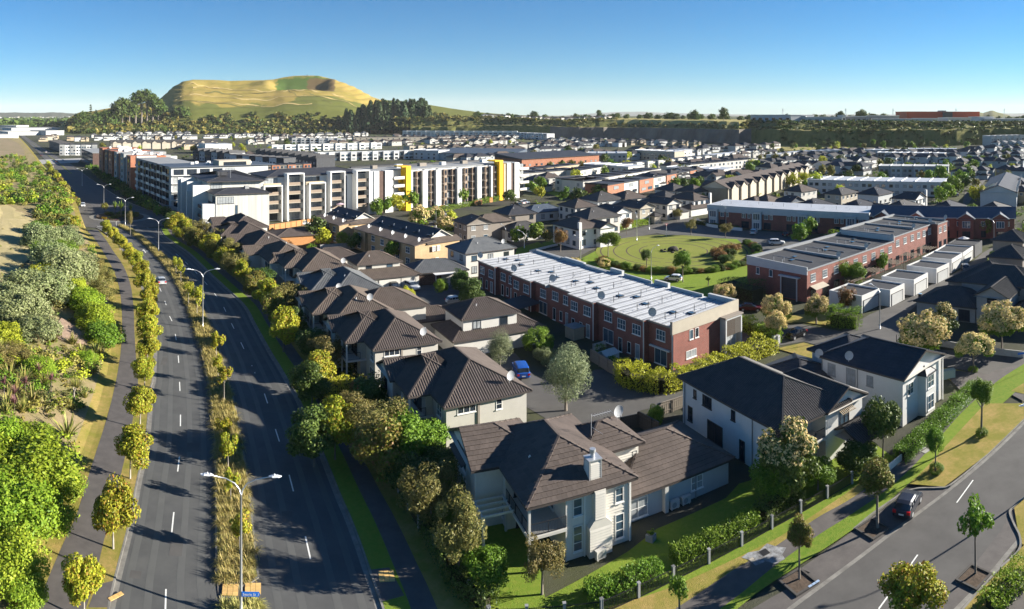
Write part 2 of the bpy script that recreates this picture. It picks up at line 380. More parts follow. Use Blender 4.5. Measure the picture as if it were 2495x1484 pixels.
# median strip and its kerbs
def idx(line,x,y):
 q=P(x,y);return min(range(len(line)),key=lambda i:(line[i]-q).length)
I1,J1=idx(M1,528,1408),idx(M1,536,1455);I2,J2=idx(M2,628,1402),idx(M2,634,1450)
ribbon('median_strip',M1[I1:],M2[I2:],0.12,M_grassdry,n=100)
kerb('median_kerb',M1[I1:]);kerb('median_kerb',M2[I2:])
a,c=M1[I1],M2[I2]
kerb('median_kerb',[a,(a+c)/2+Vector((0.5,-0.9,0)),c],n=10)
# crossing cut through the median near the sign post, then the next bit of planting
ribbon('median_crossing',M1[J1-1:I1+1],M2[J2-1:I2+1],0.05,M_path,n=8)
ribbon('median_planting',M1[:J1],M2[:J2],0.12,M_grassdry,n=16)
kerb('median_kerb',M1[:J1],n=20);kerb('median_kerb',M2[:J2],n=20)
kerb('road_kerb',LK,n=140);kerb('road_kerb',RK,n=140)
kerb('road_kerb',FL,n=80);kerb('road_kerb',FR,n=80)
# concrete channel beside the right kerb and the left kerb
ribbon('road_channel',offset(RK,.55),offset(RK,.1),0.004,M_kerb,n=120)
ribbon('road_channel',offset(LK,-.1),offset(LK,-.5),0.004,M_kerb,n=120)
FM1=offset(FL,0);FM2=[]
mid1=[l.lerp(r,.47)for l,r in zip(FL,FR)];mid2=[l.lerp(r,.56)for l,r in zip(FL,FR)]
ribbon('far_median_strip',mid1[14:52],mid2[14:52],0.12,M_scrub,n=40);kerb('median_kerb',mid1[14:52]);kerb('median_kerb',mid2[14:52])
# lane markings: each dash is a piece of the road
def dashes(line,step,ln,start,n,wid=0.13,par=None,z=0.006):
 for i in range(n):
  p,t=line_at(line,start+step*i)
  b=MB();b.box(-wid/2,0,0,wid/2,ln,0.002,skip='b')
  o=put('lane_dash',b.mesh('lane_dash',[M_paint]),par,(p.x,p.y,z),math.atan2(t.y,t.x)-math.pi/2);o['kind']='structure'
CL=resample([l.lerp(r,.5)for l,r in zip(LK,M1)],200);CR=resample([l.lerp(r,.5)for l,r in zip(M2,RK)],200)
s0=min(range(200),key=lambda i:(CL[i]-P(403,1484)).length);s0=length(CL[:s0+1])
dashes(CL,10,3,s0-1.0,13,par=road)
s1=min(range(200),key=lambda i:(CR[i]-P(748,1368)).length);s1=length(CR[:s1+1])
dashes(CR,10,3,s1,13,par=road)
# tyre-polished wheel tracks and tar patches
M_track=mat('polished_asphalt',(.098,.099,.095),.7,col2=(.118,.118,.112),scale=.5,detail=8)
for ln in(LK,M1,M2,RK):
 pass
for A_,B_ in((LK,M1),(M2,RK)):
 for f_ in(.14,.34,.64,.84):
  l_=[a.lerp(c,f_)for a,c in zip(A_,B_)];ribbon('wheel_track',offset(l_,.3),offset(l_,-.3),.0045,M_track,n=110)
for x_,y_,w_,d_ in((430,1330,1.1,2.6),(330,1400,.9,.9),(470,1090,1.4,2.0),(700,1260,1.0,1.8),(400,880,.8,3.0),(610,900,1.2,2.4)):
 p=P(x_,y_);b=MB();b.box(-w_/2,-d_/2,0,w_/2,d_/2,.003,skip='b');struct(b.build('tar_patch',M_asph2,None,(p.x,p.y,.0055),rad(24)))
def facing(t):return math.atan2(t.y,t.x)-math.pi/2
# painted lane arrow on the left carriageway
pa,ta=P(352,612),line_at(CL,length(CL)*.74)[1]
b=MB()
for q in([(-.12,-2.2),(.12,-2.2),(.12,1.0),(-.12,1.0)],[(-.5,.9),(.5,.9),(0,2.3)],[(.12,-.6),(.75,-.1),(.75,.25),(.12,-.2)],[(.55,-.35),(1.3,.1),(.6,.6)]):
 b.poly([(x,y,0)for x,y in q])
o=put('lane_arrow',b.mesh('lane_arrow',[M_paint]),road,(pa.x,pa.y,0.006),facing(ta));struct(o)
# give-way bars at the roundabout
for px_,py_,wd in((247,552,3.0),(228,565,2.6)):
 p=P(px_,py_);b=MB();b.box(-wd/2,-.15,0,wd/2,.15,.002);o=put('give_way_bar',b.mesh('give_way_bar',[M_paint]),road,(p.x,p.y,.006),rad(15));struct(o)
 # ---- footpath, verge and bank left of the road
PLpx=[(80,1600),(95,1470),(100,1455),(153,1329),(186,1259),(216,1161),(232,1110),(265,1005),(287,907),(296,835),(297,763),(291,705),(280,668),(265,638),(250,613),(232,585),(212,562)]
PRpx=[(165,1600),(225,1440),(251,1329),(294,1161),(322,1032),(336,935),(331,870),(327,800),(326,763),(320,705),(309,668),(294,638),(276,613),(258,585),(238,560)]
PL=resample([P(*p)for p in PLpx],100);PRt=resample([P(*p)for p in PRpx],100)
ribbon('footpath',PL,PRt,0.125,M_path,n=100)
ribbon('verge',PRt,offset(LK,.1)[:103],0.122,M_grassmix,n=100)
def near_line(x,y,line):
 bd,bi=1e9,0
 for i,p in enumerate(line):
  d=(p.x-x)**2+(p.y-y)**2
  if d<bd:bd,bi=d,i
 p=line[bi];t=line[min(bi+1,len(line)-1)]-line[max(bi-1,0)]
 side=t.x*(y-p.y)-t.y*(x-p.x)
 return math.sqrt(bd)*(1 if side>0 else-1),bi
P2=PL+[p for p in offset(FL,5.0)[6:]]
def bankz(x,y):
 d,i=near_line(x,y,P2)
 if d<=0.2:return 0.12
 r=math.hypot(x,y);f=1.0 if r<260 else max(0.25,1-(r-260)/400)
 return 0.12+f*5.2*(1-math.exp(-max(0,d-1.4)/17))+0.12*math.sin(x*.5)*math.sin(y*.37)*min(1,d/6)
def PB(x,y):
 z=1.0
 for _ in range(12):
  p=P(x,y,z);z=0.5*z+0.5*bankz(p.x,p.y)
 p=P(x,y,z);return Vector((p.x,p.y,bankz(p.x,p.y)))
b=MB();steps=[0,.7,1.5,2.5,4,6,8.5,11,14,18,23,29,37,48,65,90,130]
ps=resample(P2,150)
for i in range(len(ps)-1):
 pass
rows=[offset(ps,s)for s in steps]
for k in range(len(steps)-1):
 for i in range(len(ps)-1):
  q=[rows[k][i],rows[k][i+1],rows[k+1][i+1],rows[k+1][i]]
  b.poly([(v.x,v.y,0.12 if(k==0 and j in(0,1))else bankz(v.x,v.y))for j,v in enumerate(q)],1 if k<3 else 0)
bank=struct(b.build('bank',[M_bankgr,M_grassmix],smooth=True))
# pale mown field on top of the bank
b=MB()
fp=[(-10,490),(30,505),(60,522),(85,540),(93,552),(80,565),(70,578),(92,600),(100,615),(62,640),(40,660),(10,672),(-40,680),(-60,560)]
fw=[PB(*p)for p in fp];cen=sum(fw,Vector())/len(fw)
for i in range(len(fw)):
 a,c=fw[i],fw[(i+1)%len(fw)]
 for k in range(5):
  s,t=k/5,(k+1)/5
  q=[cen.lerp(a,s),cen.lerp(a,t),cen.lerp(c,t),cen.lerp(c,s)]
  b.poly([(v.x,v.y,bankz(v.x,v.y)+.12)for v in q])
struct(b.build('mown_field',grassmat('mown_hay',(0.40,0.33,0.17),(0.33,0.28,0.13),(0.46,0.38,0.21),s1=.15,s2=.9)))
# bare mulch on the bank face
for fpx in([(120,812),(150,775),(175,790),(215,825),(210,842),(150,830)],):
 fw=[PB(*p)for p in fpx];cen=sum(fw,Vector())/len(fw);b=MB()
 for i in range(len(fw)):
  a,c=fw[i],fw[(i+1)%len(fw)];b.poly([(v.x,v.y,bankz(v.x,v.y)+.1)for v in(cen,c,a)])
 struct(b.build('mulch_patch',mat('dry_mulch',(.36,.26,.19),.95,bump=.5,bscale=5,col2=(.22,.15,.11),scale=1.2)))
 # ---- right verge of the divided road: kerb-side grass, narrow footpath, house-side grass
v1=offset(RK,-.1);v2=offset(RK,-2.0);v3=offset(RK,-3.9);v4=offset(RK,-6.6)
ribbon('verge',v1,v2,0.122,M_grassgrn,n=120);ribbon('footpath',v2,v3,0.125,M_path,n=120);ribbon('verge',v3,v4,0.121,M_grassmix,n=120)
def paving(px_,py_,nx,ny,s,rz):
 p=P(px_,py_);root=struct(thing('tactile_paving',(p.x,p.y,.13),rz))
 b=MB();g_=0.012;b.box(g_,g_,0,s-g_,s-g_,.03,skip='b')
 for i in range(4):
  for j in range(4):b.box(s*(i+.35)/4,s*(j+.35)/4,.03,s*(i+.7)/4,s*(j+.7)/4,.036,skip='b')
 me=b.mesh('paving_tile',[M_tactile])
 for i in range(nx):
  for j in range(ny):put('paving_tile',me,root,(s*i,s*j,0))
paving(540,1455,3,3,.42,rad(22));paving(596,1453,3,3,.42,rad(22));paving(262,1462,1,3,.42,rad(-20));area('footpath',[(898,1392),(948,1386),(985,1455),(930,1470)],.126,M_path);area('footpath',[(235,1430),(277,1418),(264,1484),(215,1484)],.126,M_path)
paving(924,1423,3,3,.42,rad(16))
# ---- Searle St corner, lower right
SLpx=[(1850,1540),(1913,1484),(2011,1412),(2185,1282),(2308,1191),(2406,1110),(2494,1025),(2560,950)]
SRpx=[(2270,1560),(2343,1484),(2424,1398),(2480,1330),(2540,1262),(2620,1180),(2700,1100)]
SL=resample([P(*p)for p in SLpx],60);SR=resample([P(*p)for p in SRpx],60)
ribbon('side_street',SL,SR,0.002,M_asph2,n=60)
ribbon('street_channel',offset(SL,-.05),offset(SL,-.42),0.008,M_kerb,n=60);ribbon('street_channel',offset(SR,.1),offset(SR,.5),0.008,M_kerb,n=60)
ss=thing('centre_line',(0,0,0));struct(ss)
for(x0,y0),(x1,y1)in(((2140,1484),(2235,1352)),((2330,1225),(2370,1170))):
 a,c=P(x0,y0),P(x1,y1);t=(c-a).normalized();b=MB();b.box(-.06,0,0,.06,(c-a).length,.002);o=put('lane_dash',b.mesh('lane_dash',[M_paint]),ss,(a.x,a.y,.008),facing(t));struct(o)
 # parking bays (recessed asphalt), grass, footpath on its left side
area('parking_bay',[(1790,1540),(1913,1484),(2011,1412),(2075,1365),(2040,1340),(1935,1425),(1880,1455),(1730,1540)],0.003,M_path)
area('parking_bay',[(2011,1412),(2185,1282),(2308,1191),(2235,1192),(2200,1206),(2079,1292),(1950,1385)],0.0036,M_path)
ws_=[P(*p)for p in((1640,1540),(1758,1484),(1890,1380),(1996,1305),(2075,1255),(2180,1180),(2270,1090),(2345,1005),(2430,930),(2500,885))]
wi_=[P(*p)for p in((1560,1540),(1650,1484),(1790,1390),(1880,1340),(1990,1265),(2085,1210),(2190,1125),(2270,1045),(2350,965),(2420,905))]
wo_=[P(*p)for p in((1730,1540),(1800,1484),(1885,1420),(2079,1292),(2145,1240),(2215,1180),(2320,1085),(2400,1020),(2470,960),(2520,905))]
ribbon('footpath',wi_,ws_,0.126,M_path,n=60);ribbon('verge',ws_,wo_,0.122,M_grassgrn,n=60)
area('verge',[(2215,1182),(2300,1189),(2406,1108),(2494,1022),(2494,985),(2400,985),(2330,1060),(2262,1135)],0.131,M_grassmix)
kerb('street_kerb',[P(*p)for p in((2198,1203),(2235,1192),(2290,1190),(2320,1180),(2406,1108),(2494,1022))],n=40)
kerb('street_kerb',[P(*p)for p in((2079,1292),(2130,1250),(2198,1203))],n=12)
area('yard_lawn',[(1275,1484),(1400,1420),(1530,1345),(1600,1290),(1768,1215),(1800,1180),(1900,1150),(2100,1060),(2190,1125),(2085,1210),(1880,1340),(1650,1484),(1560,1540),(1275,1540)],0.06,M_grassgrn)
area('verge',[(1560,1540),(1480,1484),(1620,1440),(1800,1360),(1900,1310),(2060,1205),(2160,1130),(2190,1125),(2085,1210),(1880,1340),(1650,1484),(1600,1540)],0.118,M_grassmix)
# right side of the side street
area('parking_bay',[(2343,1484),(2424,1398),(2470,1340),(2494,1312),(2494,1290),(2459,1249),(2440,1290),(2330,1430),(2250,1530)],0.0042,M_path)
area('verge',[(2343,1490),(2480,1345),(2500,1325),(2560,1400),(2400,1560),(2300,1560)],0.122,M_grassmix)
area('verge',[(2470,1240),(2500,1215),(2560,1180),(2560,1330),(2490,1330),(2478,1290)],0.123,M_grassmix)
kerb('street_kerb',[P(*p)for p in((2343,1490),(2424,1398),(2480,1345),(2484,1310),(2470,1280),(2459,1250),(2470,1235),(2500,1210))],n=40)
area('footpath',[(2420,1490),(2494,1400),(2494,1484),(2490,1530),(2400,1530)],0.128,M_path)
# ---- street behind the right-hand houses, lane past the garages
area('back_street',[(1790,800),(1953,790),(2070,810),(2283,850),(2494,868),(2560,870),(2560,945),(2493,925),(2395,910),(2250,885),(2100,870),(1958,832),(1850,850),(1780,830)],0.001,M_asph2)
area('lane',[(2050,806),(2120,765),(2203,733),(2270,693),(2345,656),(2395,615),(2440,590),(2480,600),(2453,612),(2403,662),(2308,700),(2240,735),(2205,770),(2283,848),(2160,832)],0.002,M_asph2)
area('verge',[(1870,775),(2020,760),(2070,800),(1953,786),(1880,790)],0.08,M_grassmix)
area('verge',[(1890,850),(1958,836),(2100,872),(2250,890),(2330,902),(2380,912),(2330,935),(2260,905),(2000,880)],0.08,M_grassmix)
area('footpath',[(2290,900),(2400,912),(2494,930),(2494,980),(2440,950),(2400,985),(2350,965)],0.1,M_path)
area('verge',[(2462,955),(2494,935),(2494,962)],0.13,M_grassmix)
# ---- driveways and courts between the front houses
area('driveway_court',[(930,712),(985,690),(1040,676),(1100,690),(1140,712),(1165,740),(1300,815),(1330,830),(1260,850),(1200,800),(1080,745),(1000,745)],-0.02,M_asph)
area('driveway_court',[(1210,860),(1255,860),(1300,915),(1370,940),(1450,900),(1480,900),(1515,942),(1620,962),(1690,945),(1810,900),(1830,905),(1690,965),(1560,1000),(1500,1060),(1400,1060),(1280,990),(1230,930)],-0.02,M_asph2)
area('yard_lawn',[(1000,1180),(1090,1130),(1110,1060),(1280,1020),(1300,1240),(1330,1484),(1190,1540),(1090,1420)],.055,M_grassgrn)
# ---- park
area('park_lawn',[(1330,690),(1397,640),(1450,612),(1500,590),(1560,576),(1650,576),(1795,583),(1830,615),(1838,690),(1780,735),(1700,722),(1560,700)],0.05,M_grassgrn)
pc=P(1640,612)
b=MB();n=48
b.poly([(pc.x+21*math.cos(2*math.pi*i/n),pc.y+24*math.sin(2*math.pi*i/n),0.07)for i in range(n)])
struct(b.build('park_circle',grassmat('circle_grass',(.215,.235,.05),(.165,.205,.035),(.25,.245,.065),s1=.1)))
b=MB()
for rr in(9,12.5,16,19.5):
 for i in range(72):
  if i%24 in(0,):continue
  a0,a1=2*math.pi*i/72,2*math.pi*(i+1)/72
  b.poly([(pc.x+r_*math.cos(t),pc.y+r_*1.14*math.sin(t),.076)for r_,t in((rr,a0),(rr,a1),(rr+.35,a1),(rr+.35,a0))])
struct(b.build('spiral_path',M_soil))
# streets round the park
area('park_street',[(1290,640),(1310,616),(1397,592),(1500,570),(1600,545),(1684,528),(1700,540),(1640,558),(1590,570),(1500,588),(1440,610),(1397,632),(1330,668)],0.02,M_asph2)
area('park_street',[(1590,566),(1684,540),(1790,560),(1900,566),(1930,590),(1830,600),(1795,582),(1650,572)],0.021,M_asph)
area('forecourt',[(1590,566),(1700,530),(1730,556),(1940,575),(2000,600),(1900,640),(1830,612)],0.011,M_asph)
area('parking_lot',[(985,545),(1150,530),(1260,505),(1290,490),(1300,520),(1180,545),(1100,555),(1030,565)],0.01,M_asph2)
for pp in([(1250,636),(1290,612),(1330,600),(1310,590),(1260,605)],[(1330,606),(1420,580),(1400,570),(1320,592)],[(1440,580),(1520,556),(1500,545),(1430,565)],[(1560,548),(1650,520),(1640,508),(1560,530)]):
 area('front_lawn',pp,0.06,M_grassgrn)
for pp in([(2318,640),(2350,470),(2405,420),(2420,402),(2428,403),(2412,425),(2375,470),(2345,520),(2330,560)],):area('far_street',pp,0.01,M_asph2)
for pp in([(1080,395),(1180,385),(1290,392),(1180,400)],[(1330,470),(1440,440),(1470,450),(1360,480)]):area('reserve_lawn',pp,0.05,M_grassgrn)
area('bare_lot',[(-40,392),(60,385),(60,372),(45,352),(20,340),(-40,338)],.35+1.5,mat('bare_earth',(.30,.22,.14),.95,col2=(.20,.17,.08),scale=.05))
area('intersection',[(60,402),(190,396),(200,385),(75,390)],0.02,M_conc)
# ---- the volcanic cone
SIL=[(130,281),(170,275),(220,272),(270,264),(330,256),(390,241),(405,228),(420,213),(445,199),(470,193.5),(520,194.5),(560,196.5),(600,195.5),(640,195),(668,193),(690,188),(715,184.5),(745,183.5),(775,184),(800,190),(835,201),(870,216),(900,233),(925,243),(980,246),(1040,254),(1100,264),(1170,274),(1230,279),(1300,282)]
def interp(tab,x):
 if x<=tab[0][0]:return tab[0][1]
 for(a,p),(c,q)in zip(tab,tab[1:]):
  if x<=c:return p+(q-p)*(x-a)/(c-a)
 return tab[-1][1]
def sstep(a,c,x):
 t=min(1,max(0,(x-a)/(c-a)));return t*t*(3-2*t)
from mathutils import noise
RTOP=1720.0
def hillz(x,r):
 top=37+(280-interp(SIL,x))*RTOP/F
 u=(r-1290)/(RTOP-1290)
 if u<=0:return 0.0
 if u<1:g_=0.26*sstep(0,.36,u)+0.64*min(1,max(0,(u-.22)/.70))**1.05+.10*sstep(.72,1,u)
 else:g_=1-0.8*sstep(1.0,2.3,u)
 z=top*g_
 v=PR(x,r);nz=noise.noise(v*.006)*7+noise.noise(v*.017)*2+noise.noise(v*.05)*.8
 if 395<x<925 and .22<u<1:
  ph=z/11.0+noise.noise(v*.008)*.8;k=ph-math.floor(ph);z+=11.0*(sstep(.3,.75,k)-k)*.5*(1-.5*sstep(.9,1,u))
 z+=nz*min(1,u*4)*(1 if u<.9 else 1-.8*sstep(.9,1,u))
 # crater scooped out of the near side of the summit, lip on its right
 z-=26*sstep(640,700,x)*sstep(815,770,x)*sstep(.70,.86,u)*sstep(1.0,.95,u)
 z-=9*sstep(450,520,x)*sstep(660,600,x)*sstep(.78,.88,u)*sstep(1.0,.96,u)
 return max(0,z*sstep(120,200,x))
xs=[110+4.5*i for i in range(266)];rs=[1285+9*i for i in range(62)]+[1850+40*i for i in range(14)]
bm=bmesh.new();cov=bm.verts.layers.float_color.new('cover')
vg=[]
for x in xs:
 row_=[]
 for r in rs:
  v=bm.verts.new(PR(x,r,hillz(x,r)));u=(r-1290)/(RTOP-1290)
  lo=0.46+.28*sstep(430,330,x)+.5*sstep(880,960,x)+.08*sstep(640,780,x)+.13*noise.noise(Vector((x*.02,u*3,0)))
  green=sstep(lo+.12,lo-.04,u);cr=sstep(655,690,x)*sstep(822,800,x)*sstep(.72,.80,u)*sstep(1.0,.985,u)
  br=sstep(735,760,x)*sstep(826,805,x)*sstep(.70,.78,u)*sstep(.99,.97,u)
  v[cov]=(green,cr,br,1);row_.append(v)
 vg.append(row_)
for i in range(len(xs)-1):
 for j in range(len(rs)-1):bm.faces.new((vg[i][j],vg[i][j+1],vg[i+1][j+1],vg[i+1][j])).smooth=True
bm.normal_update();me=bpy.data.meshes.new('hill');bm.to_mesh(me);bm.free()
m=M_hillgr.copy();m.name='hill_cover';n_=m.node_tree;p_=n_.nodes['Principled BSDF'];src=p_.inputs['Base Color'].links[0].from_socket
at=n_.nodes.new('ShaderNodeVertexColor');at.layer_name='cover';sp_=n_.nodes.new('ShaderNodeSeparateColor');n_.links.new(at.outputs[0],sp_.inputs[0])
tc_=n_.nodes.new('ShaderNodeTexCoord');nz_=n_.nodes.new('ShaderNodeTexNoise');nz_.inputs['Scale'].default_value=.09;nz_.inputs['Detail'].default_value=8;n_.links.new(tc_.outputs['Object'],nz_.inputs['Vector'])
for k_,c_ in enumerate(((.115,.125,.03),(.07,.115,.025),(.13,.09,.04))):
 ad=n_.nodes.new('ShaderNodeMath');ad.operation='ADD';n_.links.new(sp_.outputs[k_],ad.inputs[0]);n_.links.new(nz_.outputs[0],ad.inputs[1])
 mr=n_.nodes.new('ShaderNodeMapRange');mr.inputs['From Min'].default_value=.85;mr.inputs['From Max'].default_value=1.15;n_.links.new(ad.outputs[0],mr.inputs[0])
 mx=n_.nodes.new('ShaderNodeMix');mx.data_type='RGBA';mx.inputs['B'].default_value=(*c_,1);n_.links.new(src,mx.inputs['A']);n_.links.new(mr.outputs[0],mx.inputs['Factor']);src=mx.outputs['Result']
n_.links.new(src,p_.inputs['Base Color']);me.materials.append(m)
if me.polygons[len(me.polygons)//2].normal.z<0:me.flip_normals()
hill=struct(put('volcanic_hill',me))
# sheep tracks and old terrace edges on the cone
M_trk=mat('worn_track',(.40,.30,.12),.95,var=.15,scale=.1);M_trd=mat('rank_grass',(.13,.12,.035),.95,var=.2,scale=.1)
for(x0,u0,x1,u1,bend,wd,m_)in((425,.62,700,.58,.03,2.2,M_trk),(470,.80,690,.74,.02,2.2,M_trk),(450,.88,560,.84,.0,2,M_trk),(560,.66,880,.52,-.02,1.8,M_trk),(690,.70,850,.66,.0,2.5,M_trk),(480,.50,760,.44,.02,2,M_trk),(700,.72,760,.40,.0,2.2,M_trd),(420,.52,640,.46,.015,2.5,M_trd),(500,.71,650,.68,.01,3.5,M_trd),(750,.64,810,.48,0,2,M_trd)):
 b=MB();q=[]
 for i in range(41):
  t=i/40;x=x0+(x1-x0)*t;u=u0+(u1-u0)*t+bend*math.sin(t*6.3)+.008*math.sin(t*23+x0);r=1290+u*(RTOP-1290)
  q.append([PR(x,r-wd,hillz(x,r-wd)+.7),PR(x,r+wd,hillz(x,r+wd)+.7)])
 for a_,c_ in zip(q,q[1:]):b.poly([a_[0],c_[0],c_[1],a_[1]])
 struct(b.build('hill_track',m_))
 # ---- quarry rim: rock wall, upper slope, and the plateau beyond it
RIM=[(1000,329,14,30),(1100,330,16,33),(1180,330,18,33),(1260,332,19,30),(1340,334,18,27),(1400,336,17,27),(1480,336,17,30),(1560,338,17,30),(1640,341,17,29),(1720,346,17.5,29),(1800,351,18,28),(1835,349,19,27),(1900,356,19,27),(2000,357,18,27),(2150,357,19,27),(2300,356,19,26),(2420,351,19,26),(2540,350,19,26)]
def rim(x):
 y=interp([(a,c)for a,c,d,e in RIM],x)
 return F*H/(y-YH),interp([(a,d)for a,c,d,e in RIM],x),interp([(a,e)for a,c,d,e in RIM],x)
bm=bmesh.new();cols=[]
xs2=[1000+10*i for i in range(156)]
for i,x in enumerate(xs2):
 r0,zb,zr=rim(x);j=6*noise.noise(Vector((x*.05,1,0)))+10*noise.noise(Vector((x*.012,4,0)))
 prof=[(0,0),(5,zb*.35),(9,zb*.75),(13,zb),(26,zb+.6),(40,zb+(zr-zb)*.45),(58,zr-.8),(72,zr),(140,zr+.2),(400,zr+.6),(1200,zr-1),(5000,zr-4),(30000,-10)]
 cols.append([bm.verts.new(PR(x,r0+d+j*(1 if k else .6)+3.5*noise.noise(Vector((x*.09,k*3.1,7)))*(1 if 0<k<7 else 0),z+(1.3*noise.noise(Vector((x*.07,k*1.7,2)))if 0<k<8 else 0)))for k,(d,z)in enumerate(prof)])
for i in range(len(cols)-1):
 for k in range(12):
  f=bm.faces.new((cols[i][k],cols[i][k+1],cols[i+1][k+1],cols[i+1][k]));f.smooth=k>6
  x=xs2[i]
  f.material_index=(0 if(k<3 and 1330<x<1825)else 1)if k<7 else(2 if k<9 else 3)
  if k==3:f.material_index=2
  if 1480<x<1810 and k in(5,6,7):f.material_index=2
  if k==4:f.material_index=1
me=bpy.data.meshes.new('quarry_rim');bm.normal_update();bm.to_mesh(me);bm.free()
for m_ in(M_cliff,M_scrub,M_grassdry,M_farground):me.materials.append(m_)
if me.polygons[8].normal.z<0:me.flip_normals()
struct(put('quarry_rim',me))
# ---- distant ranges and cones
def range_(name,pts,r,depth,m):
 bm=bmesh.new();xs_=[pts[0][0]+(pts[-1][0]-pts[0][0])*i/80 for i in range(81)];c_=[]
 for x in xs_:
  z=max(0.5,37+(280-interp(pts,x))*r/F)
  nz=noise.noise(Vector((x*.08,r*.001,0)))*z*.06
  c_.append([bm.verts.new(PR(x,r+d,max(-5,zz)))for d,zz in((-depth,-5),(-depth*.4,z*.55+nz),(0,z+nz),(depth*.6,z*.5),(depth,-5))])
 for i in range(80):
  for k in range(4):bm.faces.new((c_[i][k],c_[i][k+1],c_[i+1][k+1],c_[i+1][k])).smooth=True
 me=bpy.data.meshes.new(name);bm.normal_update();bm.to_mesh(me);bm.free();me.materials.append(m)
 if me.polygons[1].normal.z<0:me.flip_normals()
 return struct(put(name,me))
M_bluehill=mat('distant_bush',(.045,.06,.035),.95,col2=(.10,.10,.07),scale=.004,detail=8)
range_('distant_hills',[(-120,276),(0,275),(40,274),(90,275),(130,273.5),(160,275),(200,278),(260,281)],5500,900,M_bluehill)
range_('distant_range',[(1380,281),(1440,276.5),(1500,273),(1560,272),(1620,275),(1700,277),(1800,279),(1900,280),(2000,279),(2200,279),(2330,277),(2500,276),(2560,277)],16000,2500,M_bluehill)
range_('distant_cone',[(2330,281),(2350,275),(2375,273),(2395,275.5),(2405,272),(2412,269.5),(2420,270),(2435,275),(2460,281)],4500,350,M_scrub)
# ================================================================ PLANTS
def leaf_cards(pts,nrm,size,rng,aspect=0.6,jitter=0.6):
 """one four-cornered leaf per point, loosely facing nrm; returns vertex array"""
 n=len(pts)
 d=nrm+rng.normal(0,jitter,(n,3));d/=np.linalg.norm(d,axis=1,keepdims=True)+1e-9
 a=rng.normal(0,1,(n,3));u=np.cross(d,a);u/=np.linalg.norm(u,axis=1,keepdims=True)+1e-9
 v=np.cross(d,u)
 s=(size*rng.uniform(.65,1.35,n))[:,None]
 u=u*s*.5;v=v*s*.5*aspect
 q=np.stack([pts-u,pts-v+u*.1,pts+u,pts+v+u*.1],axis=1)
 return q.reshape(-1,3)
def quads_mesh(name,verts,mats,midx=None):
 n=len(verts)//4;me=bpy.data.meshes.new(name)
 me.vertices.add(len(verts));me.vertices.foreach_set('co',np.ascontiguousarray(verts,dtype=np.float32).ravel())
 me.loops.add(n*4);me.loops.foreach_set('vertex_index',np.arange(n*4,dtype=np.int32))
 me.polygons.add(n);me.polygons.foreach_set('loop_start',np.arange(0,n*4,4,dtype=np.int32))
 me.polygons.foreach_set('loop_total',np.full(n,4,dtype=np.int32))
 for m in mats:me.materials.append(m)
 if midx is not None:me.polygons.foreach_set('material_index',np.ascontiguousarray(midx,dtype=np.int32))
 me.update(calc_edges=True);return me
def crown_points(seed,n,clumps=26,cr=0.42,flat=1.0,bottom=-0.75,rough=0.22,hollow=.35,squash=None):
 """points and outward normals of a clumpy crown of unit radius"""
 g=np.random.default_rng(seed)
 c=g.normal(0,1,(clumps*3,3));c/=np.linalg.norm(c,axis=1,keepdims=True)
 c=c[c[:,2]>bottom][:clumps]
 c*=(1-cr*.75)*g.uniform(1-rough*1.6,1+rough*.6,(len(c),1))
 k=g.integers(0,len(c),n);r=cr*g.uniform(.7,1.3,len(c))
 d=g.normal(0,1,(n,3));d/=np.linalg.norm(d,axis=1,keepdims=True)
 rr=r[k]*g.uniform(hollow,1,n)**.5
 p=c[k]+d*rr[:,None]
 nr=d+c[k]*.8+np.array([0,0,.35]);nr/=np.linalg.norm(nr,axis=1,keepdims=True)
 p[:,2]*=flat
 return p,nr,g
def make_crown(name,seed,n,size,mats,clumps=26,cr=.42,flat=1.0,bottom=-.75,rough=.22,aspect=.55,flower=None,jitter=.6):
 p,nr,g=crown_points(seed,n,clumps,cr,flat,bottom,rough)
 v=leaf_cards(p,nr,size,g,aspect,jitter)
 mi=None
 if flower:
  rad_=np.linalg.norm(p,axis=1);mi=((rad_>np.quantile(rad_,.35))&(p[:,2]>flower[0])&(g.uniform(0,1,len(p))<flower[1])).astype(np.int32)
 return quads_mesh(name,v,mats,mi)
L_mag=leafmat('magnolia_leaf',[(.14,.19,.02),(.33,.35,.028),(.46,.44,.04),(.24,.27,.022),(.40,.20,.04)],.25,.5)
L_mag2=leafmat('dusky_leaf',[(0.0907,0.124,0.0231),(0.181,0.19,0.0297),(0.247,0.206,0.0495),(0.14,0.157,0.0247),(0.247,0.14,0.0578)],.2,.42)
L_olive=leafmat('olive_brown_leaf',[(0.116,0.124,0.033),(0.198,0.181,0.0495),(0.264,0.214,0.0742),(0.148,0.14,0.0413)],.2,.5)
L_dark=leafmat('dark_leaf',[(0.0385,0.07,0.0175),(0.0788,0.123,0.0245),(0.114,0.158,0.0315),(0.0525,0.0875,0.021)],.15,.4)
L_green=leafmat('green_leaf',[(0.0742,0.14,0.0165),(0.14,0.231,0.0231),(0.198,0.289,0.033),(0.107,0.181,0.0198)],.25,.4)
L_bright=leafmat('bright_leaf',[(.13,.22,.018),(.24,.33,.025),(.33,.41,.04),(.16,.26,.02)],.28,.5)
L_lime=leafmat('lime_leaf',[(.25,.29,.02),(.40,.43,.035),(.52,.53,.06),(.30,.34,.025)],.28,.4)
L_greyg=leafmat('grey_green_leaf',[(.13,.17,.06),(.21,.245,.10),(.29,.32,.16),(.10,.14,.045)],.15,.5)
L_silver=leafmat('olive_tree_leaf',[(0.157,0.19,0.0907),(0.231,0.264,0.132),(0.314,0.33,0.181),(0.132,0.165,0.0742)],.18,.5)
L_flow=leafmat('cream_flower',[(.62,.48,.21),(.78,.63,.32),(.50,.41,.16),(.70,.55,.26)],.25,.7,hue=.006)
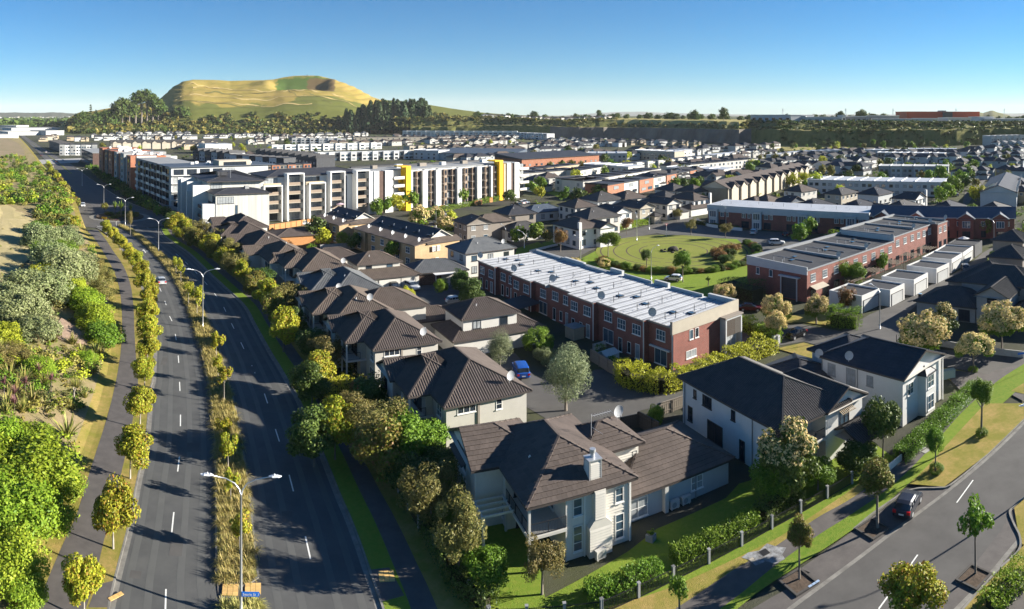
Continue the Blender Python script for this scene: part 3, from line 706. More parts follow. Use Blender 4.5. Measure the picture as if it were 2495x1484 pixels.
L_rust=leafmat('rust_leaf',[(0.198,0.0907,0.0363),(0.297,0.148,0.0578),(0.165,0.132,0.033),(0.247,0.181,0.0495)],.2,.5)
L_pine=leafmat('pine_needles',[(0.0245,0.049,0.021),(0.049,0.084,0.0315),(0.0735,0.108,0.0385)],.05,.6)
L_bush=leafmat('bush_leaf',[(0.0385,0.0613,0.0175),(0.0875,0.108,0.028),(0.149,0.158,0.0385),(0.245,0.228,0.0613)],.15,.5)
L_yel=leafmat('yellow_bush_leaf',[(0.228,0.201,0.0438),(0.35,0.298,0.0788),(0.175,0.166,0.035)],.2,.5)
L_tus=leafmat('tussock_blade',[(.25,.235,.06),(.40,.35,.11),(.48,.40,.16),(.19,.21,.045)],.25,.6)
L_old=leafmat('old_blade',[(0.214,0.19,0.0462),(0.346,0.272,0.0825),(0.462,0.355,0.14),(0.165,0.165,0.0363)],.25,.6)
L_flax=leafmat('flax_blade',[(0.148,0.198,0.0363),(0.247,0.264,0.0578),(0.363,0.33,0.099),(0.429,0.33,0.116)],.2,.4)
L_purple=leafmat('purple_blade',[(0.14,0.0578,0.066),(0.214,0.099,0.099),(0.264,0.148,0.124)],.15,.5)
L_palm=leafmat('palm_frond',[(0.0742,0.132,0.0198),(0.132,0.198,0.0297),(0.214,0.264,0.0495)],.2,.35)
def trunk_mesh(name,seed,h,r,m,limbs=5,spread=.5,up=.55):
 g=random.Random(seed);b=MB()
 k=(g.uniform(-.03,.03)*h,g.uniform(-.03,.03)*h)
 b.tube([(0,0,-.15),(k[0]*.4,k[1]*.4,h*.45),(k[0],k[1],h)],[r*1.15,r*.85,r*.6],7)
 for i in range(limbs):
  a=2*math.pi*i/limbs+g.uniform(-.4,.4);z0=h*g.uniform(.72,1.0);s=spread*g.uniform(.7,1.1)
  b.tube([(k[0],k[1],z0),(math.cos(a)*s*.55,math.sin(a)*s*.55,z0+up*.55),(math.cos(a)*s,math.sin(a)*s,z0+up*g.uniform(.9,1.5))],[r*.55,r*.36,r*.14],5)
 return b.mesh(name,[m],True)
CR={}
def crowns(key,k,**kw):
 CR[key]=[make_crown(key+'_crown',11*i+sum(map(ord,key)),**kw)for i in range(k)]
crowns('mag',5,n=9000,size=.125,mats=[L_mag],clumps=24,cr=.36,rough=.36,bottom=-.8)
crowns('mag2',4,n=9000,size=.12,mats=[L_mag2],clumps=22,cr=.38,rough=.4,bottom=-.8)
crowns('olive',3,n=9880,size=.10,mats=[L_olive],clumps=26,cr=.34,rough=.45,aspect=.35)
crowns('dark',3,n=7980,size=.12,mats=[L_dark],clumps=30,cr=.38,rough=.25)
crowns('green',3,n=8740,size=.11,mats=[L_green],clumps=34,cr=.36,rough=.26)
crowns('bright',3,n=12350,size=.085,mats=[L_bright],clumps=40,cr=.36,rough=.25,bottom=-.3)
crowns('greyg',3,n=11400,size=.085,mats=[L_greyg],clumps=44,cr=.31,rough=.22,bottom=-.3)
crowns('silver',2,n=17100,size=.075,mats=[L_silver],clumps=30,cr=.42,rough=.35,aspect=.28)
crowns('flow',4,n=9880,size=.105,mats=[L_green,L_flow],clumps=46,cr=.27,rough=.16,flower=(-.25,.86),bottom=-.55)
crowns('flowless',2,n=9500,size=.105,mats=[L_dark,L_flow],clumps=46,cr=.27,rough=.16,flower=(.1,.5),bottom=-.6)
crowns('sapling',3,n=1170,size=.21,mats=[L_green],clumps=14,cr=.34,rough=.5,bottom=-.9)
crowns('saplingy',3,n=1430,size=.20,mats=[L_mag],clumps=16,cr=.36,rough=.45,bottom=-.9)
crowns('ball',2,n=9500,size=.08,mats=[L_green],clumps=60,cr=.25,rough=.06,bottom=-.7)
crowns('rust',2,n=5700,size=.12,mats=[L_rust],clumps=26,cr=.36,rough=.35)
crowns('lime',2,n=7980,size=.11,mats=[L_lime],clumps=36,cr=.34,rough=.25)
# smaller crowns for trees further off
crowns('f_green',3,n=780,size=.27,mats=[L_green],clumps=16,cr=.45,rough=.25)
crowns('f_dark',3,n=780,size=.27,mats=[L_dark],clumps=16,cr=.45,rough=.25)
crowns('f_olive',2,n=780,size=.27,mats=[L_mag2],clumps=16,cr=.45,rough=.25)
crowns('f_lime',2,n=780,size=.27,mats=[L_lime],clumps=16,cr=.45,rough=.25)
crowns('f_flow',2,n=930,size=.25,mats=[L_green,L_flow],clumps=18,cr=.4,rough=.15,flower=(-.3,.85))
TR={}
def trunk(h,r,m,limbs=5,spread=.6,up=.7,seed=0):
 k=(round(h,1),round(r,2),m.name,limbs,round(spread,1),seed)
 if k not in TR:TR[k]=trunk_mesh('trunk',seed+int(h*10),h,r,m,limbs,spread,up)
 return TR[k]
def tree(name,loc,kind,rx,rz,ch,label,cat='tree',group=None,bark=None,tr=.11,limbs=5):
 """trunk and crown; ch: height of the crown's centre"""
 root=thing(name,loc,R.uniform(0,6.28),label,cat,group)
 put('trunk',trunk(max(.4,ch-rz*.45),tr,bark or M_bark,limbs,rx*.6,rz*.6,R.randrange(3)),root)
 c=put('crown',R.choice(CR[kind]),root,(R.uniform(-.1,.1),R.uniform(-.1,.1),ch),R.uniform(0,6.28),(rx*R.uniform(.92,1.08),rx*R.uniform(.92,1.08),rz))
 return root
def bush(name,loc,kind,rx,rz,label,cat='shrub',group=None,sink=.25,ry=None,rot=None):
 o=put(name,R.choice(CR[kind]),None,(loc[0],loc[1],loc[2]+rz*(1-sink)-.1),R.uniform(0,6.28)if rot is None else rot,(rx,ry or rx*R.uniform(.85,1.15),rz))
 return tag(o,label,cat,group)
def blades(name,n,length_,width,mats,seed,droop=.5,spread=.9,segs=2,flat_=0):
 """a tuft of strap leaves rising from one point"""
 g=np.random.default_rng(seed);vs_=[]
 for i in range(n):
  a=g.uniform(0,6.283);l=length_*g.uniform(.6,1.1);lean=spread*g.uniform(.15,1);wd=width*g.uniform(.7,1.2)
  dx,dy=math.cos(a),math.sin(a);px_,py_=-dy*wd/2,dx*wd/2
  pr=np.array([dx*.05,dy*.05,0.])
  for s in range(segs):
   t0,t1=s/segs,(s+1)/segs
   q=np.array([dx*l*lean*t1,dy*l*lean*t1,l*(t1*(1.05-.35*lean)-droop*lean*t1*t1)])
   w0,w1=1-t0*.6,1-t1*.85
   vs_+=[pr-[px_*w0,py_*w0,0],pr+[px_*w0,py_*w0,0],q+[px_*w1,py_*w1,0],q-[px_*w1,py_*w1,0]];pr=q
 return quads_mesh(name,np.array(vs_),mats)
FLAX=[blades('flax',46,1.7,.13,[L_flax],s,.45,.85,3)for s in(1,2,3)]
PURP=[blades('purple_head',60,.8,.07,[L_purple],s,.35,1.1,2)for s in(4,5)]
CABB=[blades('cabbage_head',90,.95,.07,[L_flax],s,.4,1.15,2)for s in(6,7)]
PALMS=[blades('palm_head',26,2.6,.42,[L_palm],s,.35,.85,4)for s in(8,9)]
def thicket(name,spots,kinds,label,cat='bushes',seed=5,n=120,leaf=.34):
 g=np.random.default_rng(seed);V,MI=[],[]
 for(p,rx,rz,k)in spots:
  q,nr,g2=crown_points(int(g.integers(1,99999)),n,12,.48,1,-.2,.25)
  v=leaf_cards(q,nr,leaf,g2,.7,.8)*np.array([rx,rx,rz])+np.array([p[0],p[1],p[2]+rz*.45]);V.append(v);MI.append(np.full(len(v)//4,k))
 o=put(name,quads_mesh(name,np.concatenate(V),kinds,np.concatenate(MI)));return tag(o,label,cat,kind='stuff')
 # ---- left street row: magnolias beside the footpath (bearing, depression of the trunk foot, crown size)
row=[(205,1510,1.55,1.7,3.0),(276,1337,1.75,2.2,3.5),(317,1166,1.75,1.75,3.3),(341,1044,1.5,1.75,3.3),(352,950,1.55,1.7,3.2),(359,893,1.6,1.8,3.2),(363,845,1.75,1.9,3.2),(364,800,1.8,2.0,3.3),(361,758,1.8,2.0,3.2),(352,721,1.8,2.0,3.2),(342,690,1.75,1.9,3.1),(330,664,1.7,1.9,3.1),(318,643,1.65,1.8,3.0),(305,625,1.6,1.8,3.0),(292,610,1.6,1.75,3.0),(275,592,1.6,1.8,3.1),(262,578,1.8,2.0,3.3)]
for i,(x,y,rx,rz,ch)in enumerate(row):
 tree('magnolia_tree',P(x,y,.12),'mag',rx*1.15,rz*1.08,ch,'yellow-green magnolia beside the footpath, %s one up from the bottom of the picture'%ORD[i],group='magnolias between footpath and divided road',bark=M_barkl,tr=.09)
 # far row continuing past the roundabout along the left kerb
k=0
for x,y in[(184,512),(176,500),(160,474),(153,465),(146,454),(139,443),(132,433),(126,425),(121,417),(116,409)]:
 tree('magnolia_tree',P(x,y,.12),'f_lime' if k%2 else 'f_olive',2.3,2.2,3.0,'olive street tree past the roundabout by the kerb, %s from the roundabout'%ORD[k],group='street trees beyond the roundabout');k+=1
 # ---- median: slim young trees in the grass
for i,(x,y,kind,rx,rz,ch)in enumerate([(429,671,'saplingy',1.0,1.4,3.3),(441,690,'saplingy',1.1,1.6,3.5),(459,745,'saplingy',1.2,1.6,3.4),(480,770,'saplingy',1.35,2.0,4.2),(527,868,'saplingy',1.15,1.5,2.6),(546,982,'saplingy',1.05,1.25,3.9),(531,935,'saplingy',.8,1.2,3.0),(546,1090,'saplingy',1.0,1.35,2.3),(556,1145,'saplingy',1.1,1.5,2.6),(562,1222,'saplingy',.8,1.1,2.2),(584,1350,'saplingy',1.0,1.3,2.4),(318,572,'olive',1.1,2.4,5.2)]):
 tree('young_tree',P(x,y,.12),kind,rx,rz,ch,'slim young tree in the grassy median, %s from the bottom'%ORD[11-i]if i<11 else 'tall brownish tree at the tip of the median by the roundabout',group='young trees in the median',tr=.055,bark=M_barkl,limbs=3)
 # median tussock grass: nobody could count it
def tussocks(name,l,r,n,h,seed,z=.12,mats=None,per=20):
 g=np.random.default_rng(seed);l=resample(l,120);r=resample(r,120);vs_=[]
 base=[blades('t',per,h,.07,[],s,.85,1.15,2)for s in range(3)]
 co=[]
 for me in base:
  a=np.empty(len(me.vertices)*3,dtype=np.float32);me.vertices.foreach_get('co',a);co.append(a.reshape(-1,3));bpy.data.meshes.remove(me)
 for i in range(n):
  k=g.integers(0,120);t=g.uniform(.08,.92);p=l[k].lerp(r[k],t);s=g.uniform(.6,1.25)
  q=co[g.integers(0,3)]*s;vs_.append(q+np.array([p.x+g.uniform(-.3,.3),p.y+g.uniform(-.4,.4),z]))
 return put(name,quads_mesh(name,np.concatenate(vs_),mats or[L_tus]))
o=tussocks('tussock_grass',M1[I1:],M2[I2:],4200,1.0,3);tag(o,'golden tussock grass filling the median strip','grass',kind='stuff')
o=tussocks('tussock_grass',M1[:J1],M2[:J2],380,1.0,4);tag(o,'golden tussock grass in the median below the crossing','grass',kind='stuff')
# ---- trees along the right verge, in front of the houses
vt=[(1045,1130,'green',2.2,1.7,2.4),(1000,1225,'dark',2.0,1.6,2.3),(1050,1290,'olive',2.2,2.0,3.3),(950,1080,'dark',2.2,1.7,2.4),(905,1010,'dark',2.2,1.8,2.4),(1075,1185,'dark',2.0,1.5,2.0),(765,1135,'dark',2.3,2.1,3.2),(816,1120,'mag',1.9,2.2,3.6),(760,990,'dark',2.2,1.9,3.0),(768,965,'mag',2.1,2.1,3.4),(860,1080,'olive',2.2,2.0,3.6),(925,1130,'olive',2.6,2.2,3.9),(985,1150,'green',2.8,2.2,3.2),(945,1165,'mag2',2.4,2.1,3.2),(800,910,'olive',2.6,2.0,3.6),(760,880,'dark',2.2,1.8,2.8),(690,858,'mag',2.2,2.5,3.8),(722,835,'dark',2.0,2.0,3.0),(668,800,'mag2',2.2,2.3,3.6),(710,770,'olive',2.7,2.3,3.9),(648,760,'mag',2.1,2.2,3.4),(618,735,'mag2',2.1,2.2,3.4),(594,700,'mag',2.0,2.1,3.3),(640,715,'dark',2.2,2.0,3.0),(572,682,'olive',2.3,2.2,3.5),(550,665,'mag',2.2,2.2,3.4),(566,645,'olive',2.7,2.3,3.7),(525,640,'mag2',2.2,2.2,3.4),(508,625,'mag',2.2,2.2,3.4),(530,615,'olive',2.8,2.4,3.8),(482,612,'mag2',2.3,2.2,3.4),(468,602,'olive',2.7,2.3,3.7),(446,590,'mag',2.6,2.5,3.7),(432,575,'mag',2.8,2.6,3.8),(420,560,'dark',3.0,2.2,3.0),(490,590,'olive',2.7,2.4,3.8)]
kn={'dark':'dark bushy tree','mag':'glossy yellow-green tree','olive':'olive-brown feathery tree','green':'fresh green tree','mag2':'dusky red-tinged tree'}
vt.sort(key=lambda t:-t[1])
for i,(x,y,kind,rx,rz,ch)in enumerate(vt):
 tree('verge_tree',P(x,y,.1),kind,rx*1.25,rz*1.2,ch*1.05,'%s between road and brown-roofed houses, %s from the bottom'%(kn[kind],ORD[i]),group='trees along the house side of the road')
sp=[]
for l_,w_ in((offset(RK,-6.2),1.2),(offset(RK,-8.2),1.6)):
 for p in resample(l_[14:],120):
  if R.random()<.85:s=R.uniform(.8,1.5);sp.append((p+Vector((R.uniform(-w_,w_),R.uniform(-w_,w_),0)),s,s*1.05,R.choice([0,0,1,2,3])))
thicket('verge_shrubs',sp,[L_dark,L_green,L_olive,L_mag2],'dark shrubs filling in under the trees before the townhouses','shrubs',15,170,.24)
# yard trees at the front corner house
for x,y,kind,rx,rz,ch,lab in[(1118,1415,'olive',2.3,2.5,4.2,'large rusty olive tree at the corner of the front house'),(1190,1440,'green',1.9,1.4,1.9,'dark green bushy tree under the rusty olive tree'),(1320,1450,'olive',1.7,1.9,3.0,'feathery olive tree before the front house balcony'),(1010,1090,'green',1.6,1.2,1.6,'light green shrub tree between the two front houses'),(870,1010,'rust',.9,1.2,3.3,'bare-topped twiggy tree on the road side of the second house')]:
 tree('garden_tree',P(x,y),kind,rx,rz,ch,lab)
tree('olive_tree',P(1378,1000),'silver',3.3,3.4,4.6,'big silvery olive tree in the court behind the front house',tr=.2)
tree('olive_tree',P(1218,905),'silver',2.1,2.2,3.6,'smaller silvery tree beside the blue car')
bush('round_shrub',P(1310,860),'ball',2.5,2.4,'clipped round green tree beside the brick terrace')
bush('round_shrub',P(1327,885),'greyg',1.9,1.5,'grey-green clipped shrub below the round green tree')
for x,y,kind,rx,rz,ch,lab in[(1925,1215,'flowless',2.9,3.2,4.2,'big leafy tree with cream flowers before the charcoal-roofed house'),(1880,1230,'green',2.2,2.0,2.4,'dense green tree on the road side of the cream-flowered tree'),(1992,1195,'green',2.0,1.4,1.8,'low green shrubbery beside the cream-flowered tree'),(2150,1120,'dark',2.2,2.6,4.0,'dark leafy tree at the road end of the long hedge'),(2090,1150,'dark',2.4,1.4,1.6,'dark shrubs under the charcoal-roofed house corner')]:
 tree('garden_tree',P(x,y),kind,rx,rz,ch,lab)
for x,y,kind,rx,rz,ch,lab in[(2137,1287,'mag2',2.0,1.5,4.6,'street tree in the planter behind the dark hatchback'),(1947,1412,'mag2',1.1,1.5,3.6,'thin street tree in the planter with blue kerb blocks'),(2376,1398,'sapling',1.35,1.9,4.3,'sparse young street tree in the planter across the street'),(2278,1150,'green',1.1,1.35,3.3,'small leafy street tree on the grass above the hatchback'),(2390,1060,'green',1.5,1.7,4.9,'tall leafy street tree beside the long hedge'),(2225,1540,'mag',2.2,1.7,3.2,'yellow-green tree at the bottom edge of the side street'),(1655,1500,'sapling',.8,1.1,2.2,'spindly sapling by the front fence at the bottom')]:
 tree('street_tree',P(x,y),kind,rx,rz,ch,lab,tr=.09 if rx<1.4 else .14,limbs=4)
for i,(x,y,r_)in enumerate([(2280,1150,.75),(2392,1062,.8),(2370,905,.7)]):
 bush('tree_skirt',P(x,y,.1),'ball',r_*1.1,r_*.75,'low clipped bush round the foot of the %s'%['small leafy street tree','tall leafy street tree','cream-flowered tree by the junction'][i])
 # cream-flowering round trees on the right
fl=[(1893,800,2.9,2.5,3.6),(1988,790,2.4,2.1,3.2),(1890,828,1.9,2.0,2.8),(2245,880,3.9,3.1,4.3),(2295,835,3.0,2.6,3.6),(2440,850,3.9,3.1,4.5),(2372,905,2.7,2.2,3.4),(1765,745,2.4,1.9,2.4),(1395,662,2.2,1.5,1.8),(1473,662,1.7,1.5,1.8)]
for i,(x,y,rx,rz,ch)in enumerate(fl):
 tree('flowering_tree',P(x,y),'flow' if i not in(4,)else 'flowless',rx,rz,ch,'round tree covered in cream flowers, '+['at the end of the dark-roofed brick terrace','before the first white garage','beside the black car','behind the grey metal roof','before the dark gable, greener than the rest','largest one before the dark house','standing at the street junction','behind the pale terrace roof','beyond the road end of the pale roof','small one on the park edge'][i],group='round cream-flowering trees',tr=.16)
 # park trees
for x,y,kind,rx,rz,ch,lab in[(1663,688,'green',2.1,2.3,4.9,'round-headed tree alone on the park lawn'),(1575,658,'dark',1.3,1.6,3.5,'slim dark tree on the planted park edge'),(1481,627,'green',3.2,1.9,4.6,'broad flat-topped tree at the park corner'),(1725,697,'sapling',.5,.6,1.6,'tiny bare sapling on the park lawn'),(1365,613,'rust',2.0,2.2,4.0,'brownish street tree facing the park, lowest on the slope'),(1452,590,'rust',2.2,2.2,3.9,'brownish round street tree between lawn strips'),(1526,571,'rust',1.9,1.9,3.6,'brownish street tree before the white gabled houses'),(1683,572,'olive',2.0,1.7,3.2,'street tree at the bend of the park street'),(1767,580,'olive',1.9,1.7,3.0,'street tree with round planter by the park'),(1649,540,'olive',2.1,1.7,3.0,'street tree by the hedge of the brown-roofed house')]:
 tree('park_tree',P(x,y),kind,rx,rz,ch,lab,tr=.12)
 # clipped park border
for i in range(40):
 t=i/39;a=-2.75+2.9*t
 p=Vector((pc.x+22.5*math.cos(a),pc.y+25.5*math.sin(a),0))
 bush('border_shrub',(p.x,p.y,0),['rust','green','ball','dark'][i%4],R.uniform(1.1,1.8),R.uniform(.6,1.1),'low mounded shrub in the park ring, %s along from the street corner'%ORD[i],group='shrubs ringing the park circle')
for x,y in((1745,622),(1755,632),(1765,615),(1780,625),(1770,640),(1785,612)):
 bush('border_shrub',P(x,y),['dark','rust'][x%2],2.2,1.3,'mounded %s shrub in the thick clump at the east of the park circle'%('dark' if x%2==0 else 'rusty'),group='shrubs ringing the park circle')
b=MB()
for i in range(9):
 a=R.uniform(0,6.28);r_=R.uniform(2,5)
ROCK=[]
for i in range(10):
 bm=bmesh.new();bmesh.ops.create_icosphere(bm,subdivisions=2,radius=1)
 for v in bm.verts:v.co*=1+.25*noise.noise(v.co*1.3+Vector((i*5,0,0)));v.co.z*=.7
 me=bpy.data.meshes.new('rock');bm.to_mesh(me);bm.free();me.materials.append(mat('dark_rock',(.05,.045,.04),.9,var=.4,scale=2));ROCK.append(me)
for i,(dx,dy,s)in enumerate([(0,0,1.6),(-3,1,.5),(-2.6,-1,.5),(-1.8,2,.4),(2.4,1.5,.45),(2.9,-.5,.4),(1.8,-2,.5),(-.8,-2.4,.5)]):
 tag(put('rock',ROCK[i],None,(pc.x+dx,pc.y+dy,.1+s*.25),0,(s,s*.7,s*.8)),'big dark boulder in the middle of the park circle' if i==0 else 'small dark rock beside the big park boulder, %s round it'%ORD[i-1],'rock',None if i==0 else 'small rocks round the park boulder')
 # ---- hedges: one leafy mass per run
def hedge(pts,width,height,mats,label,size=.16,dens=150,lumps=0.0,seed=1,name='hedge',z=0):
 pts=resample(pts,max(4,int(length(pts)/.5)),False);g=np.random.default_rng(seed);P_,N_=[],[];lp=[g.normal()for _ in range(len(pts)+1)]
 for i in range(len(pts)-1):
  a,c=pts[i],pts[i+1];t=(c-a);L_=t.length;t.normalize();s=Vector((-t.y,t.x,0));n=int(3*dens*L_)
  u=g.uniform(0,1,n);k=g.uniform(0,width+2*height,n)
  hh=height*(1+lumps*.38*lp[i//2])
  for uu,kk in zip(u,k):
   q=a.lerp(c,uu)
   if kk<height:o_,z_,nn=-width/2,kk/height*hh,(-s.x,-s.y,.2)
   elif kk<height+width:o_,z_,nn=kk-height-width/2,hh,(0,0,1)
   else:o_,z_,nn=width/2,(kk-height-width)/height*hh,(s.x,s.y,.2)
   o_+=g.normal()*.12*(1+lumps);z_+=g.normal()*.10
   P_.append((q.x+s.x*o_,q.y+s.y*o_,max(.05,z_)+z));N_.append(nn)
 v=leaf_cards(np.array(P_),np.array(N_),size,g,.6,.7)
 o=put(name,quads_mesh(name,v,mats));b=MB();wd=max(.2,width-.8);hh=height*.66
 for i in range(len(pts)-1):(i and i<len(pts)-2)and b.beam(pts[i]+Vector((0,0,hh/2+z)),pts[i+1]+Vector((0,0,hh/2+z)),wd,hh)
 b.build('stems',mat('twigs',(.03,.03,.012),.95,var=.4,scale=4),o);return tag(o,label,'hedge')
hedge([P(1512,918),P(1530,940),P(1612,956),P(1675,938),P(1770,898),P(1885,855)],1.9,2.5,[L_lime],'tall bright lime-green hedge below the brick terrace end wall',.24,150,.5,2)
hedge([P(1458,870),P(1500,905)],1.2,1.6,[L_green],'short green hedge along the fence at the brick terrace corner',.2,150,.3,3)
hedge([P(1800,800),P(1850,820),P(1895,838)],1.6,2.2,[L_bright],'green hedge beside the louvred end of the brick terrace',.22,150,.4,4)
hedge([P(2190,1130),P(2290,1040),P(2375,955)],1.5,1.5,[L_green],'long clipped hedge behind the white fence',.15,300,.15,5)
hedge([P(2020,790),P(2050,795),P(2096,800)],2.4,3.2,[L_green],'big dark green hedge block beside the lane',.2,200,.15,6)
hedge([P(2417,665),P(2425,640)],2.2,3.0,[L_lime],'square clipped lime hedge block at the lane edge',.2,200,.1,7)
hedge([P(1765,712),P(1800,722),P(1850,735)],4.2,3.6,[L_dark],'dark clipped shrub mass at the end of the dark-roofed brick terrace',.2,130,.25,8)
hedge([P(1425,1465),P(1500,1450),P(1605,1400)],1.3,1.25,[L_green],'lower hedge inside the front fence',.17,260,.25,9)
hedge([P(1640,1375),P(1720,1345),P(1840,1285)],1.3,1.4,[L_green],'upper hedge inside the front fence',.17,260,.3,10)
hedge([P(1850,1280),P(1905,1230),P(1960,1225)],1.6,1.5,[L_dark],'dark shrub border under the cream-flowered tree',.17,200,.4,11)
hedge([P(1000,1200),P(1060,1330),P(1120,1440),P(1200,1500)],1.4,1.5,[L_dark],'dark hedge behind the posts by the roadside footpath',.18,170,.4,12)
hedge([P(775,985),P(850,955)],2.2,2.0,[L_lime],'square clipped green hedge before the third house',.16,220,.1,13)
hedge([P(1215,548),P(1290,580)],1.2,1.0,[L_dark],'dark hedge before the white chimney house',.3,60,.2,14)
hedge([P(1380,582),P(1440,600)],1.4,1.6,[L_dark],'dark hedge by the balcony house',.3,60,.2,15)
hedge([P(1480,566),P(1512,560),P(1580,545)],1.4,1.8,[L_bright],'bright hedge before the beige gabled house',.3,60,.2,16)
hedge([P(1650,525),P(1720,505)],1.4,1.9,[L_green],'green hedge beside the brown-roofed house by the park',.3,60,.2,17)
hedge([P(2400,1500),P(2494,1405)],1.6,1.3,[L_bright],'bright hedge in the bottom corner of the side street',.17,200,.3,18)
hedge([P(1000,528),P(1100,510),P(1215,488)],1.6,1.8,[L_green],'green hedge at the foot of the white apartments',.35,40,.5,19)
hedge([P(1690,545),P(1740,553),P(1800,560)],1.0,1.0,[L_dark],'low dark hedge before the grey-parapet brick terrace',.3,60,.2,20)
# ---- bank vegetation, left
bs=[(15,1290,'bright',3.6,2.6),(70,1200,'bright',3.9,3.0),(100,1290,'bright',2.6,2.0),(130,1215,'bright',2.3,1.9),(30,1420,'bright',2.4,2.2),(0,1130,'bright',3.2,2.6),(60,1130,'bright',2.8,2.4),(55,1480,'bright',1.6,1.6),(235,800,'bright',3.2,2.5),(205,760,'bright',3.4,2.6),(255,835,'green',2.6,2.0),(190,715,'lime',2.4,1.8),(160,740,'lime',2.0,1.5),(55,790,'greyg',3.9,3.2),(95,830,'greyg',3.0,2.4),(20,760,'greyg',4.0,3.0),(110,735,'greyg',4.2,3.4),(60,730,'greyg',4.0,3.0),(150,690,'greyg',4.4,4.0),(185,680,'greyg',4.2,3.8),(125,650,'greyg',4.2,3.2),(100,690,'lime',3.4,2.4),(95,600,'greyg',4.4,3.2),(130,605,'greyg',4.4,3.4),(165,600,'greyg',4.0,3.0),(150,625,'green',3.4,2.4),(110,625,'green',3.4,2.2),(90,570,'green',3.2,2.2),(245,720,'olive',2.6,2.0),(250,680,'olive',2.4,1.7),(235,655,'olive',2.0,1.6),(20,830,'lime',2.4,1.6),(95,915,'bright',1.9,1.5),(215,885,'bright',1.3,1.1),(30,880,'olive',2.0,1.5),(150,545,'mag2',2.6,2.0),(172,548,'mag',2.4,2.2)]
bk={'bright':'bright green','greyg':'grey-green','lime':'yellow-green','olive':'olive-brown','rust':'rusty','green':'mid green','mag2':'dusky','mag':'golden green'}
bs.sort(key=lambda t:-t[1])
for i,(x,y,kind,rx,rz)in enumerate(bs):
 p=PB(x,y);bush('bank_shrub',p,kind,rx*1.22,rz*1.15,'large %s shrub on the grassy bank, %s counted from the bottom'%(bk[kind],ORD[i]),group='shrubs on the grassy bank',sink=.45)
fx=[(165,1068,1.25),(40,960,1.2),(80,985,1.15),(20,990,1.1),(60,935,1.1),(25,925,1.2),(110,940,1.0),(130,835,.9),(180,840,.9),(200,870,1.0),(235,865,1.0),(225,890,1.0),(245,870,.95),(208,970,.7),(190,945,.6),(222,912,.7),(170,995,.6),(220,800,.9),(175,840,.8),(15,1010,1.0),(55,1005,1.0),(215,740,.9),(240,755,1.0),(5,860,1.0),(100,890,.9)]
for i,(x,y,s)in enumerate(sorted(fx,key=lambda t:-t[1])):
 o=put('flax_plant',FLAX[i%3],None,PB(x,y),R.uniform(0,6),(s*1.55,s*1.55,s*1.45));tag(o,'strap-leaved flax clump on the grassy bank, %s counted from the bottom'%ORD[i],'flax plant','flax plants on the grassy bank')
for i,(x,y,h_)in enumerate([(125,960,1.8),(36,985,1.3),(62,965,1.6),(95,930,1.5),(110,920,1.5),(35,1005,1.1),(10,960,1.3)]):
 root=thing('purple_cabbage_tree',PB(x,y),0,'purple-leaved cabbage tree on the grassy bank, %s counted from the lamp side'%ORD[i],'cabbage tree','purple cabbage trees on the grassy bank')
 put('trunk',trunk(h_,.05,M_bark,0,0,0),root);put('crown',PURP[i%2],root,(0,0,h_),sc_=(1.6,1.6,1.5))
root=thing('cabbage_tree',PB(181,985),0,'green cabbage tree with two heads standing alone on the bank','cabbage tree')
b=MB();b.tube([(0,0,-.1),(-.05,0,1.5),(-.3,.1,2.2)],[.11,.09,.07],7);b.tube([(-.05,0,1.4),(.35,-.1,2.3)],[.08,.06],6);b.build('trunk',M_barkl,root)
put('crown',CABB[0],root,(-.3,.1,2.1),sc_=(1.5,1.5,1.4));put('crown',CABB[1],root,(.35,-.1,2.25),sc_=(1.5,1.5,1.4))
# palms on the roundabout
for i,(dx,dy,s)in enumerate([(-3.2,1.5,1.0),(.8,-.5,1.15),(4.2,.8,1.0)]):
 root=thing('palm_tree',(RA.x+dx,RA.y+dy,.4),0,['western','middle','eastern'][i]+' palm of the three on the roundabout','palm','palms on the roundabout')
 put('trunk',trunk(2.4*s,.22,M_bark,0,0,0),root);put('crown',PALMS[i%2],root,(0,0,2.3*s),i,(s,s,1.25*s))
for i in range(16):
 a=R.uniform(0,6.28);r_=7*math.sqrt(R.random());bush('roundabout_shrub',(RA.x+r_*math.cos(a),RA.y+r_*math.sin(a),.4),R.choice(['f_dark','f_olive']),1.4,.8,'low dark shrub on the roundabout island, one of those round the palms',group='shrubs on the roundabout')
tree('young_tree',(RA.x-6,RA.y-1,.4),'f_olive',1.4,1.5,3.2,'orange-tinged small tree at the on the road side of the roundabout island')
# dense mixed bush on the far bank: one mass
sp=[]
for i in range(420):
 y=R.uniform(383,555);x=R.uniform(-25,interp([(383,60),(400,92),(430,122),(470,158),(520,172),(555,185)],y))
 if 500<y and x<95-(555-y)*.2:continue
 p=PB(x,y);s=R.uniform(1.2,3.0);sp.append((p,s,s*.8,R.choice([0,0,1,1,2,3])))
thicket('bank_bush',sp,[L_bush,L_green,L_lime,L_yel],'dense mixed bush covering the far part of the grassy bank')
sp=[]
for i in range(230):
 y=R.uniform(565,1010);x=R.uniform(-15,interp([(565,200),(620,240),(700,285),(850,285),(1010,240)],y))
 if(105<x<225 and 765<y<850)or(x<95 and y<670):continue
 p=PB(x,y);d,_=near_line(p.x,p.y,P2)
 if d>2.8:s=R.uniform(.7,1.7);sp.append((p,s,s*.7,R.choice([0,1,1,2,3,4])))
thicket('bank_undergrowth',sp,[L_bush,L_green,L_lime,L_yel,L_olive],'mixed low undergrowth between the big shrubs on the bank','undergrowth',11,130,.28)
sp=[]
for i in range(260):
 x,y=R.uniform(-10,290),R.uniform(560,1300)
 p=PB(x,y);d,_=near_line(p.x,p.y,P2)
 if d>2.6:sp.append((p,R.uniform(.3,.8),R.uniform(.25,.55),R.choice([0,1,3,3])))
